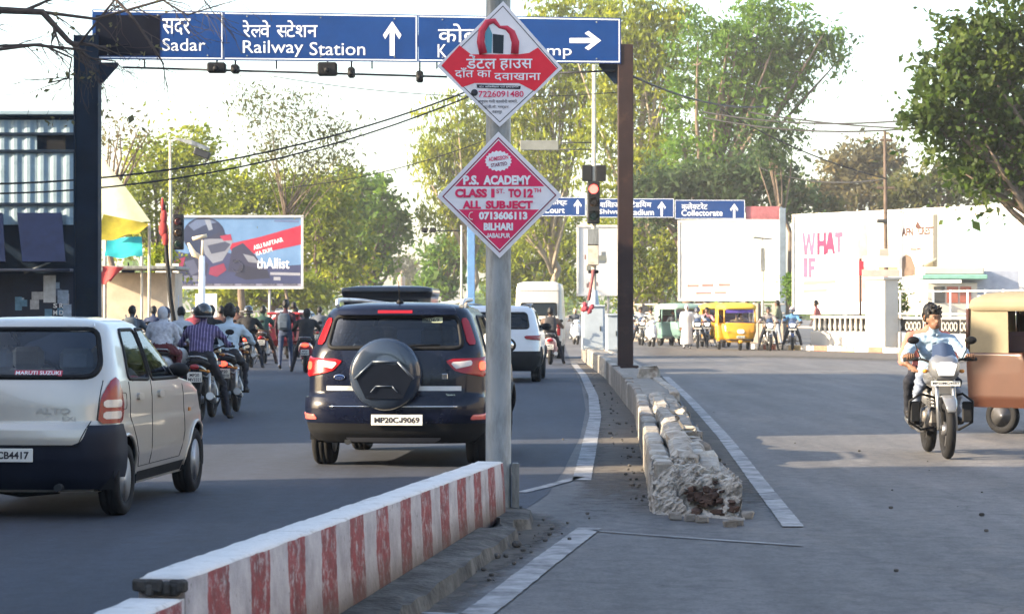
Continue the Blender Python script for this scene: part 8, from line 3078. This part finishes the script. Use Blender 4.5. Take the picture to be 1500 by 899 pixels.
# ---- auto rickshaws
def rickshaw(label, loc, rz, body, roof, dash, group='auto rickshaws', opened=True):
    """local y forward, origin under the rear axle"""
    t = thing('auto_rickshaw', label, 'rickshaw', loc, rz, group)
    # front cowl
    sh = Shell([(.30, .40, 1.35, 2.02), (.45, .52, 1.32, 2.12), (.70, .60, 1.30, 2.12), (.95, .62, 1.30, 2.02), (1.0, .60, 1.32, 1.98), (1.02, .4, 1.4, 1.9), (1.03, .02, 1.6, 1.7)], .02, .05, .8, 0, .10, .26, ns=14)
    sh.body('cowl', [body, body], t, (), (), .01)
    sh.patch('cowl_panel', 'F', rounded([(-.34, .42), (.34, .42), (.30, .86), (-.30, .86)], .08), body, t, .012, .02, 8, 10)
    sh.patch('headlight', 'F', rounded([(-.13, .62), (.13, .62), (.13, .78), (-.13, .78)], .06), M('head_lamp'), t, .03, .04, 6, 6)
    sh.band('bumper', 'F', [(-.50, .40), (.50, .40)], .05, M('steel_dark'), t, .05, False)
    for s in (-1, 1):
        sh.patch('indicator', 'F', [(s * .42, .66), (s * .50, .66), (s * .50, .72), (s * .42, .72)], M('amber_small'), t, .02, .02, 2, 2)
    # rear tub
    sh2 = Shell([(.32, .60, -.42, .42), (.45, .65, -.48, .46), (.90, .66, -.50, .40), (1.0, .66, -.50, .36), (1.01, .02, -.1, 0)], .02, .08, .8, 0, .02, .05, ns=12)
    sh2.body('rear_tub', [body, body], t, (), (), .01)
    MB().box((0, .88, .34), (1.16, .95, .08), b=.02).build('floor', M('trim_black'), t)
    # roof canopy
    sh3 = Shell([(1.52, .62, -.50, 1.86), (1.56, .65, -.53, 1.92), (1.66, .64, -.50, 1.88), (1.74, .52, -.36, 1.70), (1.77, .3, -.1, 1.4), (1.78, .02, .5, .7)], .04, .14, .7, 0, .08, .2, ns=24)
    sh3.body('canopy', [roof, roof], t, (), (), .01)
    for s in (-1, 1):
        MB().tube([(s * .58, 1.90, 1.0), (s * .57, 1.76, 1.55)], .028, 7).build('pillar', body, t)
        MB().tube([(s * .62, .40, .95), (s * .62, .42, 1.55)], .028, 7).build('pillar', body, t)
        MB().tube([(s * .62, -.46, .98), (s * .61, -.46, 1.55)], .028, 7).build('pillar', body, t)
        MB().tube([(s * .60, 1.93, 1.0), (s * .72, 1.92, 1.2)], .01, 5).ball((s * .74, 1.92, 1.25), (.05, .02, .07), 9, 7).build('mirror', M('black'), t)
        MB().add([(s * .615, -.46, 1.0), (s * .615, .12, 1.0), (s * .60, .10, 1.54), (s * .60, -.46, 1.54)] if s > 0 else [(s * .615, -.46, 1.0), (s * .615, -.2, 1.0), (s * .60, -.2, 1.54), (s * .60, -.46, 1.54)], [(0, 1, 2, 3)]).build('side_curtain', roof, t)
    MB().add([(-.60, -.47, 1.0), (.60, -.47, 1.0), (.59, -.49, 1.54), (-.59, -.49, 1.54)], [(0, 1, 2, 3)]).build('rear_curtain', roof, t)
    MB().add([(-.56, 1.915, 1.02), (.56, 1.915, 1.02), (.55, 1.775, 1.50), (-.55, 1.775, 1.50)], [(0, 1, 2, 3)]).build('windscreen', glass('rick_glass', (.35, .36, .40), 1.5), t)
    MB().tube([(-.57, 1.92, 1.01), (.57, 1.92, 1.01)], .02, 6).tube([(-.56, 1.78, 1.52), (.56, 1.78, 1.52)], .025, 6).build('screen_frame', body, t)
    MB().box((0, 1.80, 1.46), (1.04, .03, .13)).build('sun_strip', dash, t)
    MB().box((0, 1.70, .98), (1.0, .25, .16), b=.04).build('dashboard', dash, t)
    MB().tube([(-.28, 1.52, 1.02), (.28, 1.52, 1.02)], .016, 7).tube([(0, 1.52, 1.02), (0, 1.72, .6)], .025, 7).build('handlebar', M('black'), t)
    MB().box((0, 1.05, .62), (.55, .40, .14), b=.05).box((0, .84, .85), (.5, .10, .40), b=.04).build('driver_seat', M('seat_black'), t)
    MB().box((0, .02, .68), (1.12, .46, .16), b=.05).box((0, -.26, .98), (1.12, .14, .55), b=.05).build('passenger_seat', M('seat_maroon', (.10, .03, .03), .7), t)
    wheel(t, 0, 1.92, .22, .11, 1, 'rim_grey', 4)
    pts = [(0, 1.92 + .27 * math.sin(a), .22 + .27 * math.cos(a)) for a in [math.radians(-75 + 22 * i) for i in range(8)]]
    MB().tube(pts, .085, 9, sx=1, sy=.25).build('mudguard', body, t)
    for s in (-1, 1):
        wheel(t, s * .55, 0, .22, .11, s, 'rim_grey', 4)
    T = plane_T((0, 2.14, .50), (-1, 0, 0), (0, 0, 1))
    plate(t, T, 'MP20R1873', .30, .08)
    return t


def rick_people(loc, rz, lab_d, lab_p, cd, cp, dx=0.):
    J = ride(.62, .05, .98, 'floor', 'bar', 1.50, 1.04, .25)
    for k in 'LR':
        s = -1 if k == 'L' else 1
        J['kn' + k] = V3(s * .22, 1.42, .68)
        J['an' + k] = V3(s * .2, 1.40, .44)
        J['toe' + k] = V3(s * .2, 1.52, .42)
    person(lab_d, loc, rz, J, cd, M('trouser_dark'), 'skin_dark', 'short', 'hair', .024)
    J = ride(.70, .02, .06, 'floor', 'thigh')
    for k in J:
        if k != 'turn':
            J[k] = J[k] + V3(dx, 0, 0)
    for k in 'LR':
        s = -1 if k == 'L' else 1
        J['kn' + k] = V3(dx + s * .13, .52, .74)
        J['an' + k] = V3(dx + s * .13, .58, .44)
        J['toe' + k] = V3(dx + s * .13, .74, .42)
    person(lab_p, loc, rz, J, cp, cp, 'skin', 'long', 'long', .024)


yel = M('rick_yellow', (.50, .25, .012), .4, var=.10, coat=.5, grime=.1, gcol=(.4, .25, .05))
yroof = M('rick_roof_yellow', (.50, .34, .045), .7, var=.12)
dashp = M('rick_purple', (.09, .06, .30), .6, var=.3, vs=8)
fwp = gp(1084, 513)
rz = PI + math.radians(2)
d = Vector((-math.sin(rz), math.cos(rz)))
loc = (fwp.x - d.x * 1.92, fwp.y - d.y * 1.92, 0)
rickshaw('yellow auto rickshaw facing the camera across the junction', loc, rz, yel, yroof, dashp)
rick_people(loc, rz, 'driver of the yellow auto rickshaw behind its windscreen', 'passenger in cream in the back of the yellow auto rickshaw', M('shirt_khaki', (.28, .22, .12), .85), M('sari_cream', (.60, .50, .42), .85, var=.15), -.3)
fwp = gp(1060, 508.5)
rz = PI + math.radians(5)
d = Vector((-math.sin(rz), math.cos(rz)))
loc = (fwp.x - d.x * 1.92, fwp.y - d.y * 1.92, 0)
rickshaw('second yellow auto rickshaw tucked behind the left side of the front one', loc, rz, yel, yroof, M('interior'))
fwp = gp(1010, 507)
rz = PI + math.radians(18)
d = Vector((-math.sin(rz), math.cos(rz)))
loc = (fwp.x - d.x * 1.92, fwp.y - d.y * 1.92, 0)
rickshaw('grey-green auto rickshaw behind the scooters left of the white-robed person', loc, rz, M('rick_green', (.13, .22, .20), .4, var=.1, coat=.4), M('rick_roof_green', (.20, .30, .26), .7, var=.12), M('interior'))
rick_people(loc, rz, 'driver of the grey-green auto rickshaw', 'passenger in the grey-green auto rickshaw', M('shirt_khaki'), M('shirt_slate'))
# big rickshaw at the right edge
fwp = gp(1502, 632)
rz = PI + math.radians(48)
loc = (fwp.x, fwp.y, 0)
rickshaw('cream-roofed yellow auto rickshaw behind the oncoming motorcyclist at the right edge', loc, rz, M('rick_mustard', (.06, .022, .012), .5, var=.1, coat=.4), M('rick_roof_cream', (.20, .17, .11), .7, var=.12), M('interior'))
rick_people(loc, rz, 'driver in maroon of the cream-roofed rickshaw at the right edge', 'passenger in orange in the cream-roofed rickshaw', M('shirt_maroon', (.14, .02, .035), .85), M('sari_orange', (.30, .06, .03), .85, var=.15), -.2)
# red goods three-wheeler behind the green-shirted man
fwp = gp(405, 527)
t = thing('cargo_cart', 'red three-wheeled cargo rickshaw beside the man in dark green', 'rickshaw', (fwp.x, fwp.y, 0), math.radians(-6))
MB().box((0, .6, .62), (1.15, 1.5, .10), b=.02).build('deck', M('cart_red', (.30, .03, .04), .5, var=.15), t)
MB().box((0, -.12, .82), (1.15, .04, .5), b=.01).build('tailboard', M('cart_red'), t)
for s in (-1, 1):
    MB().box((s * .56, .6, .80), (.04, 1.46, .44), b=.01).build('side_board', M('cart_red'), t)
    wheel(t, s * .50, .1, .24, .12, s, 'rim_grey', 4)
    MB().ball((s * .45, -.15, .56), (.05, .02, .05), 8, 6).build('tail_light', M('lamp_red_glass'), t)
wheel(t, 0, 1.9, .24, .12, 1, 'rim_grey', 4)
MB().box((0, 1.65, .85), (1.0, .6, .9), b=.12).build('cab', M('cart_red'), t)
MB().box((0, 1.55, 1.40), (1.05, .9, .08), b=.03).build('cab_roof', M('cart_red'), t)
for s in (-1, 1):
    MB().tube([(s * .45, 1.3, 1.0), (s * .45, 1.3, 1.4)], .025, 6).build('pillar', M('cart_red'), t)

# ------------------------------------------------------------------ air
hz = MB().box((0, 300, 15.5), (860, 820, 34)).build('haze', [])
struct(hz, 'stuff')
tag(hz, 'faint pale dust haze hanging over the whole street', 'haze')
hm = bpy.data.materials.new('haze')
hm.use_nodes = True
nt = hm.node_tree
for n_ in list(nt.nodes):
    if n_.type == 'BSDF_PRINCIPLED':
        nt.nodes.remove(n_)
pv_ = nt.nodes.new('ShaderNodeVolumePrincipled')
pv_.inputs['Color'].default_value = (.96, .95, .92, 1)
pv_.inputs['Density'].default_value = .0005
pv_.inputs['Anisotropy'].default_value = .2
nt.links.new(pv_.outputs[0], nt.nodes['Material Output'].inputs['Volume'])
hz.data.materials.append(hm)
SC.cycles.volume_bounces = 0
SC.cycles.volume_step_rate = 20
